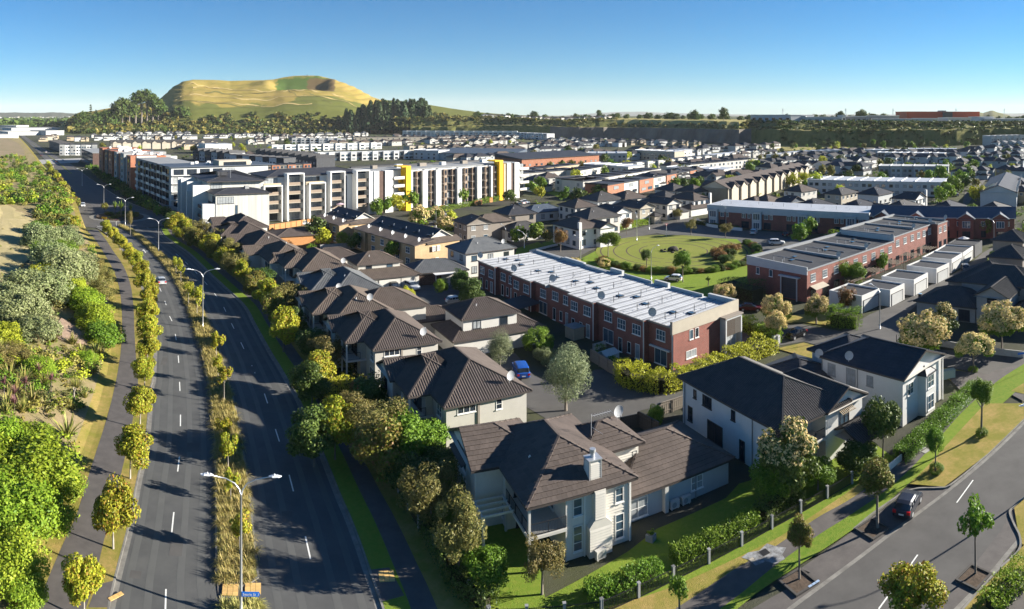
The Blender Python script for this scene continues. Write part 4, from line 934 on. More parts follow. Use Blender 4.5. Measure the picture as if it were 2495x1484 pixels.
thicket('ground_cover',sp,[L_bush,L_green,L_lime,L_yel],'low scrubby ground cover scattered over the grassy bank','ground cover',6,60,.45)
# dark roadside planting before the brick and grey apartments
sp=[]
for i in range(170):
 t=R.random();y=410+115*t;x=interp([(410,215),(440,255),(470,300),(500,350),(525,395)],y)+R.uniform(-8,22)*(1-.3*t)
 sp.append((P(x,y),R.uniform(1.6,2.8),R.uniform(1.6,2.6),R.choice([0,0,0,1])))
thicket('roadside_bush',sp,[L_dark,L_green],'dark bushes between the far road and the brick apartments',seed=8)
# ================================================================ BUILDING KIT
WM={}
def window_meshes(w_,h_,c,r,fm,gm,sill=True):
 k=(round(w_,2),round(h_,2),c,r,fm.name,gm.name,sill)
 if k in WM:return WM[k]
 b=MB();t=.06 if w_<3 else .07;d=.055
 b.box(0,-d,0,t,0,h_);b.box(w_-t,-d,0,w_,0,h_);b.box(t,-d,0,w_-t,0,t);b.box(t,-d,h_-t,w_-t,0,h_)
 for i in range(1,c):x=w_*i/c;b.box(x-.028,-d*.9,t,x+.028,0,h_-t)
 for j in range(1,r):z=h_*j/r;b.box(t,-d*.8,z-.022,w_-t,0,z+.022)
 if sill:b.box(-.06,-.13,-.09,w_+.06,0,-.002)
 fme=b.mesh('window_frame',[fm]);b=MB();b.poly([(t,-.014,t),(w_-t,-.014,t),(w_-t,-.014,h_-t),(t,-.014,h_-t)])
 WM[k]=(fme,b.mesh('window_pane',[gm]));return WM[k]
def window(par,a,ang,u,z,w_,h_,c=2,r=1,fm=None,gm=None,sill=True,pane=True):
 """window set on a wall that starts at a (x, y) and runs along ang; u, z measured on that wall"""
 fm=fm or M_frd;gm=gm or R.choice((M_gl,M_gl,M_glb,M_glc))
 f,g_=window_meshes(w_,h_,c,r,fm,gm,sill)
 o=put('window',f,par,(a[0]+math.cos(ang)*u,a[1]+math.sin(ang)*u,z),ang)
 if pane:put('pane',g_,o)
 return o
def garage_door(par,a,ang,u,z,w_,h_,m=None):
 m=m or M_creamw;k=('gd',round(w_,2),round(h_,2),m.name)
 if k not in WM:
  b=MB();n=9
  for i in range(n):b.box(0,-.03 if i%2 else-.045,h_*i/n,w_,0,h_*(i+1)/n-.02)
  b2=MB();b2.box(-.1,-.08,0,0,0,h_+.1);b2.box(w_,-.08,0,w_+.1,0,h_+.1);b2.box(0,-.08,h_,w_,0,h_+.1)
  WM[k]=(b.mesh('garage_door',[m]),b2.mesh('door_frame',[M_frd]))
 o=put('garage_door',WM[k][0],par,(a[0]+math.cos(ang)*u,a[1]+math.sin(ang)*u,z),ang);put('frame',WM[k][1],o);return o
DISH=None
def dish(par,x,y,z,rz,s=1.0):
 """satellite dish on a short mast"""
 global DISH
 if DISH is None:
  b=MB();n=18
  for k in range(3):
   r0,r1=.42*k/3,.42*(k+1)/3
   for i in range(n):
    a0,a1=2*math.pi*i/n,2*math.pi*(i+1)/n
    q=[(r0,a0),(r1,a0),(r1,a1),(r0,a1)]
    b.poly([(r_*math.cos(a),-.5*r_*r_-.15+.0,.75+r_*math.sin(a)*1.08)for r_,a in(q if k else q[1:]if False else q)])
  d=b.mesh('reflector',[mat('dish_grey',(.42,.43,.44),.45,var=.05)],True)
  b=MB();b.tube([(0,0,0),(0,0,.72),(0,-.14,.75)],.025,6);b.tube([(0,-.15,.45),(0,-.55,.52)],.012,5);b.box(-.04,-.6,.49,.04,-.5,.58)
  DISH=(b.mesh('mast',[M_metal]),d)
 o=put('satellite_dish',DISH[0],par,(x,y,z),rz,(s,s,s));put('reflector',DISH[1],o);return o
VENT=[]
def vent(par,x,y,z,k=0):
 if not VENT:
  b=MB();b.tube([(0,0,-.25),(0,0,.5)],.06,7);b.tube([(0,0,.46),(0,0,.56)],.10,7);VENT.append(b.mesh('roof_vent',[M_metal]))
  b=MB();b.tube([(0,0,-.2),(0,0,.95)],.05,6);VENT.append(b.mesh('vent_pipe',[M_black]))
  b=MB();b.tube([(0,0,-.3),(0,0,.28),(.12,0,.36)],[.11,.09,.1],7);VENT.append(b.mesh('roof_vent',[M_white]))
 return put('roof_vent',VENT[k],par,(x,y,z))
def skylight(par,x,y,z,rz=0):
 k='sky'
 if k not in WM:
  b=MB();b.box(-.45,-.6,0,.45,.6,.12,0);b.box(-.38,-.53,.12,.38,.53,.13,1);WM[k]=b.mesh('skylight',[M_frd,M_glb])
 return put('skylight',WM[k],par,(x,y,z),rz)
def downpipe(par,x,y,z0,z1,m=None):
 b=MB();b.box(x-.05,y-.05,z0,x+.05,y+.05,z1);return b.build('downpipe',m or M_frw,par)
def roof_faces(x0,y0,x1,y1,z,pitch,axis,ends,zj=0.0):
 """faces of a hipped or gabled roof over a rectangle: (polygon with its eave edge first, kind)"""
 t=math.tan(rad(pitch));out=[];gab=[]
 if axis=='x':
  hh=(y1-y0)/2;zr=z+hh*t;ym=(y0+y1)/2
  a=x0+(hh if ends[0]=='h' else 0);c=x1-(hh if ends[1]=='h' else 0)
  out.append([(x0,y0,z),(x1,y0,z),(c,ym,zr),(a,ym,zr)]);out.append([(x1,y1,z),(x0,y1,z),(a,ym,zr),(c,ym,zr)])
  if ends[0]=='h':out.append([(x0,y1,z),(x0,y0,z),(a,ym,zr)])
  else:gab.append([(x0,y1),(x0,y0),(x0,ym),zr])
  if ends[1]=='h':out.append([(x1,y0,z),(x1,y1,z),(c,ym,zr)])
  else:gab.append([(x1,y0),(x1,y1),(x1,ym),zr])
  ridge=[(a,ym,zr),(c,ym,zr)]
 else:
  hh=(x1-x0)/2;zr=z+hh*t;xm=(x0+x1)/2
  a=y0+(hh if ends[0]=='h' else 0);c=y1-(hh if ends[1]=='h' else 0)
  out.append([(x1,y0,z),(x1,y1,z),(xm,c,zr),(xm,a,zr)]);out.append([(x0,y1,z),(x0,y0,z),(xm,a,zr),(xm,c,zr)])
  if ends[0]=='h':out.append([(x0,y0,z),(x1,y0,z),(xm,a,zr)])
  else:gab.append([(x0,y0),(x1,y0),(xm,y0),zr])
  if ends[1]=='h':out.append([(x1,y1,z),(x0,y1,z),(xm,c,zr)])
  else:gab.append([(x1,y1),(x0,y1),(xm,y1),zr])
  ridge=[(xm,a,zr),(xm,c,zr)]
 return out,gab,ridge,zr
def face_frame(poly):
 p=[Vector(q)for q in poly];u=(p[1]-p[0]).normalized();n=(p[1]-p[0]).cross(p[2]-p[0]).normalized();v=n.cross(u)
 q2=[((q-p[0]).dot(u),(q-p[0]).dot(v))for q in p]
 return p[0],u,v,n,q2
def span_at(q2,x):
 """interval of v inside the convex outline q2 at u = x"""
 vs_=[]
 for(a,b),(c,d)in zip(q2,q2[1:]+q2[:1]):
  if abs(c-a)>1e-6 and min(a,c)-1e-6<=x<=max(a,c)+1e-6:vs_.append(b+(d-b)*(x-a)/(c-a))
 return(min(vs_),max(vs_))if len(vs_)>1 else None
def add_ribs(b,poly,pitch_u=.32,hgt=.055,wid=.2,course=.38,lift=.0):
 """concrete tile profile: rolls running down the slope, broken into courses"""
 o,u,v,n,q2=face_frame(poly);L_=max(q[0]for q in q2);k=int(L_/pitch_u)
 for i in range(k):
  x=(i+.5)*L_/max(1,k);sp_=span_at(q2,x)
  if not sp_ or sp_[1]-sp_[0]<.2:continue
  m=max(1,int((sp_[1]-sp_[0])/course))
  for j in range(m):
   v0=sp_[0]+(sp_[1]-sp_[0])*j/m;v1=sp_[0]+(sp_[1]-sp_[0])*(j+1)/m
   pts=[]
   for vv,hh in((v0,hgt+.022),(v1,hgt)):
    for dx,dz in((-wid/2,.004),(0,hh),(wid/2,.004)):pts.append(o+u*(x+dx)+v*vv+n*(dz+lift))
   s=len(b.v);b.v+=[tuple(p)for p in pts];b.f+=[(s,s+1,s+4,s+3),(s+1,s+2,s+5,s+4),(s,s+2,s+1)];b.m+=[0,0,0]
def add_caps(b,a,c,m=0,r=.13,seg=.42):
 a,c=Vector(a),Vector(c);n=max(1,int((c-a).length/seg));d=(c-a)/n
 for i in range(n):
  p,q=a+d*i,a+d*(i+.94);b.beam(p+Vector((0,0,.03)),q+Vector((0,0,.045)),r*1.7,.11,m)
def block(root,r,z=5.6,z0=0,pitch=26,axis=None,ends='hh',oh=.5,wm=None,rm=None,ribs=0,caps=True,wall=True,fascia=None,wallname='wall'):
 """one wing: wall box plus roof"""
 x0,y0,x1,y1=r;axis=axis or('x' if x1-x0>y1-y0 else 'y');fascia=fascia or M_fascia
 faces,gab,ridge,zr=roof_faces(x0,y0,x1,y1,z,pitch,axis,ends)
 if wall:
  b=MB();b.box(x0+oh,y0+oh,z0,x1-oh,y1-oh,z-.02,skip='t')
  for g_ in gab:
   (ax,ay),(bx,by),(mx,my),zz=g_
   if axis=='x':s=oh if ax==x0 else-oh;pts=[(ax+s,y0+oh,z-.02),(ax+s,y1-oh,z-.02),(ax+s,my,zz-oh*math.tan(rad(pitch)))]
   else:s=oh if ay==y0 else-oh;pts=[(x0+oh,ay+s,z-.02),(x1-oh,ay+s,z-.02),(mx,ay+s,zz-oh*math.tan(rad(pitch)))]
   b.poly(pts)
  b.build(wallname,wm,root)
 b=MB()
 for f in faces:b.poly([(p[0],p[1],p[2])for p in f],0)
 e=.2;ring=[(x0,y0),(x1,y0),(x1,y1),(x0,y1)]
 gs={'x':{'h':(),'g':()},}
 for i in range(4):
  a,c=ring[i],ring[(i+1)%4]
  isg=any((g_[0]in(a,c)and g_[1]in(a,c))for g_ in gab)
  if isg:
   g_=[q for q in gab if q[0]in(a,c)and q[1]in(a,c)][0];m_=(*g_[2],g_[3])
   for s in(g_[0],g_[1]):b.poly([(s[0],s[1],z-e),(m_[0],m_[1],m_[2]-e),m_,(s[0],s[1],z)],1)
  else:b.poly([(a[0],a[1],z-e),(c[0],c[1],z-e),(c[0],c[1],z),(a[0],a[1],z)],1)
 b.poly([(p[0],p[1],z-e+R.uniform(0,.01))for p in ring[::-1]],2)
 ro=b.build('roof',[rm,fascia,M_soffit],root)
 if ribs:
  b=MB()
  for f in faces:add_ribs(b,f,pitch_u=ribs)
  tag(b.build('roof_tiles',rm,ro),kind='stuff')
 if caps:
  b=MB();add_caps(b,ridge[0],ridge[1])
  for f in faces:
   if len(f)==3:add_caps(b,f[0],f[2]);add_caps(b,f[1],f[2])
  b.build('ridge_caps',rm,ro)
 return dict(faces=faces,ridge=ridge,zr=zr,r=r,oh=oh,z=z,roof=ro)
SIDES={'f':lambda r,oh:((r[0]+oh,r[1]+oh),0.0,r[2]-r[0]-2*oh),'r':lambda r,oh:((r[2]-oh,r[1]+oh),math.pi/2,r[3]-r[1]-2*oh),'k':lambda r,oh:((r[2]-oh,r[3]-oh),math.pi,r[2]-r[0]-2*oh),'l':lambda r,oh:((r[0]+oh,r[3]-oh),-math.pi/2,r[3]-r[1]-2*oh)}
def wins(root,bl,side,lst,fm=None,gm=None,pane=True):
 a,ang,L_=SIDES[side](bl['r'],bl['oh'])
 for q in lst:window(root,a,ang,*q,fm=fm,gm=gm,pane=pane)
def autowins(root,bl,sides='fl',floors=2,fm=None,step=3.2,w_=1.4,h_=1.25,pane=True,ground=.9,fh=2.75):
 for s in sides:
  a,ang,L_=SIDES[s](bl['r'],bl['oh']);n=max(1,int(L_/step))
  for fl_ in range(floors):
   for i in range(n):
    if R.random()<.12:continue
    u=(i+.5)*L_/n-w_/2;window(root,a,ang,u,ground+fl_*fh,w_,h_ if fl_ or R.random()<.6 else h_+.3,R.choice((1,2)),1,fm,pane=pane)
def railing(par,a,c,z,h_=1.0,m=None,step=.13,name='railing'):
 m=m or M_black;a=Vector((*a,z));c=Vector((*c,z));b=MB();L_=(c-a).length;n=int(L_/step)
 b.beam(a+Vector((0,0,h_)),c+Vector((0,0,h_)),.05,.05);b.beam(a+Vector((0,0,.1)),c+Vector((0,0,.1)),.04,.04)
 for i in range(n+1):
  p=a.lerp(c,i/n);w_=.06 if i%12==0 else .018;b.beam(p+Vector((0,0,.1)),p+Vector((0,0,h_)),w_,w_)
 return b.build(name,m,par)
def frame_of(a,c):
 d=c-a;return math.atan2(d.y,d.x)
 # ---------------------------------------------------------------- the near corner house
A=P(1281.8,1240,5.5);ang1=rad(20)
h1=thing('corner_house',(A.x,A.y,0),ang1,'large pale weatherboard corner house with brown flat-tiled hip roofs and a chimney','house')
def shingles(bl,root,limit,cnt,skip=None,tw=.46,tc_=.50):
 """flat interlocking tiles laid in courses: whole ones are objects, cut ones one mesh"""
 kept=MB();full=[]
 me=WM.get('tile')
 if me is None:
  b=MB();b.box(.006,-.012,.008,tw-.006,tc_+.03,.030)
  b.v=[(x,y,z+(.06*(1-(y+.012)/(tc_+.042))))for x,y,z in b.v];WM['tile']=me=b.mesh('roof_tile',[M_shingle])
 for f in bl['faces']:
  o,u,v,n,q2=face_frame(f);V=max(q[1]for q in q2);k=int(V/tc_)
  for j in range(k):
   v0,v1=j*tc_,(j+1)*tc_
   L_=max(q[0]for q in q2);st=(-tw/2 if j%2 else 0)
   i=0
   while st+i*tw<L_:
    a,c=st+i*tw,st+(i+1)*tw;i+=1
    s0,s1=span_at(q2,max(a,1e-4)),span_at(q2,min(c,L_-1e-4))
    inside=a>=0 and c<=L_ and s0 and s1 and s0[1]>=v1 and s1[1]>=v1
    if inside:
     p=o+u*a+v*v0;full.append((p,u,v,n))
    else:
     a2,c2=max(a,0),min(c,L_)
     if c2-a2<.04:continue
     m0,m1=span_at(q2,a2+1e-4),span_at(q2,c2-1e-4)
     if not m0 or not m1:continue
     t0,t1=min(v1,m0[1]),min(v1,m1[1])
     if t0<v0+.01 and t1<v0+.01:continue
     t0,t1=max(t0,v0),max(t1,v0)
     q=[(a2,v0,.09),(c2,v0,.09),(c2,t1,.03),(a2,t0,.03)];kept.poly([o+u*x+v*y+n*z for x,y,z in q])
     kept.poly([o+u*x+v*y+n*z for x,y,z in((a2,v0,.006),(c2,v0,.006),(c2,v0,.09),(a2,v0,.09))])
 return full,kept,me
def finish_shingles(root,full,kept,me,limit):
 full.sort(key=lambda q:(root.matrix_basis@q[0]-Vector((0,0,H))).length)
 full=full[:]
 for q in full[:limit]:
  o_=put('roof_tile',me,root);M=Matrix((q[1],q[2],q[3])).transposed().to_4x4();M.translation=q[0];o_.matrix_basis=M
 src=[tuple(v.co)for v in me.vertices];fs=[tuple(p.vertices)for p in me.polygons]
 for p,u,v,n in full[limit:]:
  s=len(kept.v);kept.v+=[tuple(p+u*c[0]+v*c[1]+n*c[2])for c in src];kept.f+=[tuple(s+i for i in f)for f in fs];kept.m+=[0]*len(fs)
 tag(kept.build('roof_tiles',M_shingle,root),kind='stuff')
m_b=M_board
main=block(h1,(0,0,10.4,13.7),5.5,rm=M_shingle,wm=m_b,wall=False,caps=True)
lw=block(h1,(-2.6,6.7,5,14.9),5.49,axis='x',ends='gh',rm=M_shingle,wm=m_b,oh=.5)
rw=block(h1,(7.5,5.0,14.2,11.2),5.48,axis='x',ends='hh',rm=M_shingle,wm=m_b,oh=.5)
gw=block(h1,(9.9,2.0,22.9,12.0),2.6,axis='x',ends='hh',rm=M_shingle,wm=M_ltgrey,oh=.5)
FU,KE,me=[],MB(),None
for bl in(main,lw,rw,gw):
 f,k,me=shingles(bl,h1,300,0);FU+=f;s=len(KE.v);KE.v+=k.v;KE.f+=[tuple(s+i for i in q)for q in k.f];KE.m+=k.m
finish_shingles(h1,FU,KE,me,300)
# main walls with the corner balcony cut out (balcony x .5..3.6, y .5..6.2)
b=MB();b.prism([(.5,6.2),(3.7,6.2),(3.7,.5),(9.9,.5),(9.9,13.2),(.5,13.2)],0,5.45);b.build('wall',m_b,h1)
def boards(par,a,ang,u0,u1,z0,z1,holes=(),step=.23,thick=.06):
 """lapped weatherboards, each one its own plank, stopped at window openings"""
 n=int((z1-z0)/step)
 for i in range(n):
  za,zb=z0+i*step,z0+(i+1)*step
  segs=[(u0,u1)]
  for(ha,hz,hw,hh)in holes:
   if zb>hz-.1 and za<hz+hh+.05:
    ns=[]
    for p,q in segs:
     if ha-.04>p:ns.append((p,min(q,ha-.04)))
     if ha+hw+.04<q:ns.append((max(p,ha+hw+.04),q))
    segs=[s for s in ns if s[1]-s[0]>.05]
  for p,q in segs:
   k=('wb',round(q-p,2))
   if k not in WM:
    b=MB();w_=q-p;b.v=[(0,-thick,0),(w_,-thick,0),(w_,-.006,step),(0,-.006,step),(0,0,0),(w_,0,0)];b.f=[(0,1,2,3),(4,5,1,0)];b.m=[0,0]
    WM[k]=b.mesh('weatherboard',[M_board])
   put('weatherboard',WM[k],par,(a[0]+math.cos(ang)*p,a[1]+math.sin(ang)*p,za),ang)
fw=[(4.35-.5,3.55,.85,1.45),(4.35-.5,.6,.85,2.1),(8.35-.5,3.6,.8,1.25),(8.35-.5,.5,.85,2.1)]
boards(h1,(.5,.5),0,3.2,9.4,0.1,5.4,fw)
for u,z,w_,h_ in fw:window(h1,(.5,.47),0,u,z,w_,h_,1,2 if h_<2 else 3,M_frw,M_glb)
for x in(3.72,9.86):b=MB();b.box(x-.06,.42,0,x+.06,.5,5.4);b.build('corner_board',M_creamw,h1)
# chimney breast: wide at the base, narrowing at the first floor, a boxed flue above the eave
ch=put('chimney',None,h1)
b=MB()
prof=[(5.85,0),(8.0,0),(8.0,2.55),(7.3,3.15),(7.3,5.5),(6.0,5.5),(6.0,3.4),(5.85,3.1)]
prof=[(5.6,0),(7.75,0),(7.75,2.5),(7.15,3.1),(7.15,5.45),(6.1,5.45),(6.1,3.1),(5.6,2.5)]
n=len(b.v);dd=-.12
b.poly([(x,dd,z)for x,z in prof])
for i in range(len(prof)):
 (x,z),(x2,z2)=prof[i],prof[(i+1)%len(prof)];b.poly([(x,dd,z),(x,.48,z),(x2,.48,z2),(x2,dd,z2)])
bpy.data.objects.remove(ch)
ch=b.build('chimney',M_board,h1)
boards(ch,(5.6,dd),0,0.03,2.12,.05,2.5);boards(ch,(6.1,dd),0,.03,1.02,3.1,5.4)
for i in range(3):
 t=(i+.5)/3;boards(ch,(5.6+.5*t,dd),0,.02,2.15-1.1*t-.02,2.5+.19*i,2.7+.19*i)
b=MB();b.box(6.1,.9,5.3,7.2,1.85,7.5);st=b.build('chimney_stack',M_board,h1);boards(st,(6.1,.9),0,.1,1.0,5.95,7.4,step=.17);boards(st,(6.1,1.85),-math.pi/2,.08,.87,5.9,7.4,step=.17)
b=MB()
for x in(6.1,7.2):
 for y in(.9,1.85):b.box(x-.06,y-.06,5.3,x+.06,y+.06,7.5)
b.box(6.0,.8,7.5,7.3,1.95,7.6);b.tube([(6.65,1.4,7.6),(6.65,1.4,8.05)],.2,14);b.tube([(6.65,1.4,8.05),(6.65,1.4,8.12),(6.65,1.4,8.3)],[.29,.29,.27],14);b.build('flue_cap',M_metal,h1)
# corner balcony
b=MB();b.box(.3,.3,2.62,3.72,6.2,2.84);b.build('balcony_floor',M_creamw,h1)
for x,y in((.42,.42),(.42,6.1)):b=MB();b.box(x-.1,y-.1,0,x+.1,y+.1,5.4);b.build('post',M_creamw,h1)
railing(h1,(.5,.42),(3.7,.42),2.84);railing(h1,(.42,.5),(.42,6.1),2.84)
window(h1,(3.68,6.2),-math.pi/2,.9,2.9,2.4,2.1,3,1,M_frw,M_glb);window(h1,(.6,6.18),0,.6,2.9,1.6,2.1,2,1,M_frd,M_gl);window(h1,(.6,6.18),0,.8,0.1,1.5,2.1,2,1,M_frd,M_gl)
window(h1,(.48,13.2),-math.pi/2,4.6,3.6,1.0,1.4,1,2,M_frw,M_glb);window(h1,(.48,13.2),-math.pi/2,4.9,.7,1.4,2.0,2,2,M_frw,M_glb)
wins(h1,lw,'l',[(2.6,3.5,1.9,1.6,2,2),(2.6,.6,1.9,2.1,2,2)],M_frw,M_glb)
downpipe(h1,.9,7.05,0,5.2);downpipe(h1,5.4,.42,0,5.3);downpipe(h1,9.75,.38,0,5.3);downpipe(h1,15.1,2.42,0,2.5);downpipe(h1,18.3,2.42,0,2.5,M_grey)
# hip hood over the front window of the gable wing, timber pergola, upper side wall
b=MB();b.poly([(-3.0,8.6,5.0),(-2.1,8.6,5.35),(-2.1,12.9,5.35),(-3.0,12.9,5.0)]);b.poly([(-3.0,12.9,4.9),(-2.1,12.9,5.25),(-2.1,8.6,5.25),(-3.0,8.6,4.9)]);b.build('window_hood',M_fascia,h1)
pg=MB();pg.beam((-2.3,4.0,2.75),(-2.3,6.6,2.75),.1,.2);pg.beam((.3,4.0,2.9),(.3,6.6,2.9),.1,.2)
for i in range(4):y=4.1+i*.8;pg.beam((-2.5,y,2.9),(.5,y,2.95),.1,.2)
pg.box(-2.4,4.0,0,-2.2,4.2,2.7);pg.build('pergola',M_white,h1)
wins(h1,rw,'f',[(5.0,3.9,.5,.8,1,1)],M_frd);
a_,an_,_=SIDES['f'](rw['r'],rw['oh']);boards(h1,a_,an_,3.2,5.6,4.2,5.4)
wins(h1,gw,'f',[(.4,.25,2.1,1.75,2,2),(7.4,.8,1.4,1.3,2,2)],M_frw,M_glc)
b=MB();b.box(4.6,.0,0,5.0,.52,2.45);o=b.build('wall_return',M_creamw,h1,(9.9,2.0,0))
vent(h1,2.3,5.2,6.45,2)
dish(h1,13.6,9.6,5.9,rad(5),1.35)
b=MB();b.tube([(9.0,6.3,6.8),(9.0,6.3,8.8)],.03,6);b.tube([(9.0,6.3,8.6),(11.3,6.6,8.5)],.02,5)
for i in range(8):b.tube([(9.3+i*.28,6.0+i*.02,8.58-i*.01),(9.3+i*.28,6.75+i*.02,8.58-i*.01)],.01,4)
b.tube([(9.0,6.3,7.6),(9.9,5.6,7.0)],.015,4);b.build('aerial',M_metal,h1)
# air-conditioning units stand on the ground: things of their own
def aircon(loc,rz,label):
 root=thing('air_conditioner',loc,rz,label,'air conditioner')
 b=MB();b.box(-.48,-.17,.08,.48,.17,.78);b.box(-.4,-.15,0,-.3,.15,.08);b.box(.3,-.15,0,.4,.15,.08);b.box(-.5,-.19,.74,.5,.19,.80);b.build('body',M_creamw,root)
 b=MB();k=20
 b.poly([(-.1+.26*math.cos(2*math.pi*i/k),-.18,.42+.26*math.sin(2*math.pi*i/k))for i in range(k)]);b.build('fan_grille',M_grey,root)
for lx,ly,lab in((15.6,2.1,'white outdoor air-conditioning unit on the lawn, the one nearer the downpipe corner'),(16.9,2.1,'white outdoor air-conditioning unit on the lawn, the one nearer the wing window'),(6.4,-.55,'white outdoor air-conditioning unit at the foot of the chimney breast')):
 p=h1.matrix_basis@Vector((lx,ly,0));aircon(p+Vector((0,0,.06)),ang1+(0 if lx>7 else rad(8)),lab)
pb=thing('planter_box',h1.matrix_basis@Vector((11.3,-.6,.06)),ang1+.5,'square grey planter with a small plant on the front lawn','planter')
b=MB();b.box(-.35,-.35,0,.35,.35,.55);b.build('box',M_grey,pb);put('plant',CR['sapling'][0],pb,(0,0,.65),0,(.4,.4,.3))
# ---------------------------------------------------------------- the row of brown-roofed townhouses along the road
def townhouse(px,ang,z,label,wm,rm,ribs,mid=True,dishes=((7.5,2.0,0),),vents=((6.5,4.5),),L_=15.3,W_=10.9,wing=None,near=True):
 A=P(px[0],px[1],z);root=thing('townhouse',(A.x,A.y,0),ang,label,'house','brown-roofed townhouses facing the divided road')
 m=block(root,(0,0,W_,L_),z,rm=rm,wm=wm,ribs=ribs)
 lb=block(root,(-3.3,8.9,4,15.0),z-.01,axis='x',ends='gh',rm=rm,wm=wm,ribs=ribs)
 if mid:
  md=block(root,(-2.7,4.0,6,14.6),z-.02,axis='x',ends='hh',rm=rm,wm=wm,ribs=ribs,wall=False)
  b=MB();b.box(-.4,4.6,0,1,9.4,z-.1);b.build('wall',wm,root)
  b=MB();b.box(-2.5,4.3,2.6,.5,9.3,2.82);b.build('balcony_floor',M_white,root)
  for x,y in((-2.35,4.45),(-2.35,6.9)):b=MB();b.box(x-.1,y-.1,0,x+.1,y+.1,z-.1);b.build('post',M_white,root)
  if near:railing(root,(-2.35,4.45),(-.4,4.45),2.82,step=.16);railing(root,(-2.35,4.45),(-2.35,9.2),2.82,step=.16)
  window(root,(-.42,9.4),-math.pi/2,1.0,2.9,2.6,2.1,3,1,M_frd,M_gl);window(root,(-.42,9.4),-math.pi/2,1.0,.1,2.6,2.1,3,1,M_frd,M_gl)
 wins(root,m,'l',[(11.6,3.5,1.4,1.3,2,2),(11.4,.5,1.8,2.0,2,1)]if mid else[(9.6,3.5,1.6,1.3,2,1),(8.0,.5,2.0,2.1,2,1),(11.6,3.5,1.4,1.3,2,2)],M_frw if mid else M_frd,M_glb)
 wins(root,lb,'l',[(1.6,3.5,1.3,1.4,2,2),(1.6,.6,1.3,1.9,2,2)],M_frd,M_gl)
 wins(root,m,'f',[(1.3,4.35,2.2,.85,3,1),(6.0,4.0,.75,1.15,1,2)],M_frw,M_gl)
 b=MB();b.box(4.2,.36,0,4.45,.5,z-.2);b.build('downpipe',M_taupe,root)
 for x,y,r_ in dishes:dish(root,x,y,z+min(y,W_/2)*.488,rad(r_),1.25)
 for x,y in vents:vent(root,x,y,z+min(min(x,W_-x),y)*.488,2)
 if wing:
  for q in wing:block(root,q[0],q[1],axis=q[2],ends=q[3],rm=rm,wm=wm,ribs=ribs)
 return root
townhouse((1080.6,995.6),rad(27.7),5.5,'brown-tiled cream townhouse next behind the weatherboard corner house',M_cream,M_tilebr,.31,dishes=((8.7,1.5,5),),vents=())
townhouse((907.7,854.8),rad(30),5.5,'brown-tiled cream townhouse with dish over its end wall, second behind the corner house',M_cream,M_tilebr,.31,dishes=((7.6,1.1,5),),vents=((9.3,4.3),),W_=10.2,L_=14.6)
townhouse((815.5,781),rad(30),5.5,'wide brown-tiled townhouse with a long lit roof face, third behind the corner house',M_cream,M_tilebr2,.31,mid=True,dishes=((6.5,3,0),),vents=((4.5,3.8),),W_=10.5,wing=(((5,3.0,17.0,12.5),5.47,'x','hh'),))
townhouse((808,722),rad(33),5.5,'grey-black tiled townhouse among the brown roofs, fourth behind the corner house',M_ltgrey,M_tilegr,.31,dishes=((1.5,1.0,0),),vents=((4.0,5.0),),W_=10.8)
townhouse((736,661),rad(34),5.5,'light brown tiled townhouse, fifth behind the corner house',M_creamw,M_tilebr2,.4,dishes=((9,1,0),),vents=(),near=False)
townhouse((656,640.4),rad(36),5.5,'tan-brown tiled townhouse with a white posted balcony, sixth behind the corner house',M_creamw,M_tilebr2,.4,mid=False,dishes=(),vents=((5.5,6),),near=False)
townhouse((610,607),rad(38),5.5,'dark brown tiled townhouse, seventh behind the corner house',M_creamw,M_tilebr,.45,mid=False,dishes=(),vents=((5.5,3.5),),near=False)
townhouse((571.7,579.5),rad(40),5.5,'dark brown townhouse with an aerial on its ridge, eighth behind the corner house',M_creamw,M_tilebr,.5,dishes=(),vents=((1.5,7),),near=False)
townhouse((566,557),rad(41),5.5,'last dark brown townhouse of the row, tucked against the concrete apartment wall',M_creamw,M_tilebr,.5,mid=False,dishes=(),vents=((5.5,5),),near=False)
# ---------------------------------------------------------------- generic houses given by their nearest eave corner
def house(px,ang,z,size,label,wm,rm,ribs=0,axis=None,ends='hh',wing=(),group=None,windows='fl',floors=2,fm=None,pitch=25,name='house',vents=1,dishes=0,gdoor=None,cat='house',step=3.3,chim=None,anchor='f'):
 A=P(px[0],px[1],z)if not isinstance(px,Vector)else px
 root=thing(name,(A.x,A.y,0),ang,label,cat,group);W_,D_=size
 m=block(root,(0,0,W_,D_),z,pitch=pitch,axis=axis,ends=ends,rm=rm,wm=wm,ribs=ribs,caps=True)
 if windows:autowins(root,m,windows,floors,fm,step)
 for q in wing:
  w2=block(root,q[0],q[1],axis=q[2],ends=q[3],rm=rm,wm=wm,ribs=ribs,pitch=pitch)
  if len(q)>4:autowins(root,w2,q[4],2 if q[1]>4 else 1,fm,step)
 for i in range(vents):vent(root,W_*(.35+.3*i),D_*.3,z+min(W_*.3,D_*.3)*.45,2)
 for i in range(dishes):dish(root,W_*.8,D_*(.2+.3*i),z+D_*.1*.45+.2,R.uniform(-.4,.4),1.2)
 if gdoor:garage_door(root,*gdoor)
 if chim:b=MB();b.box(chim[0],chim[1],0,chim[0]+.9,chim[1]+.8,chim[2]);b.build('chimney',M_white,root)
 return root
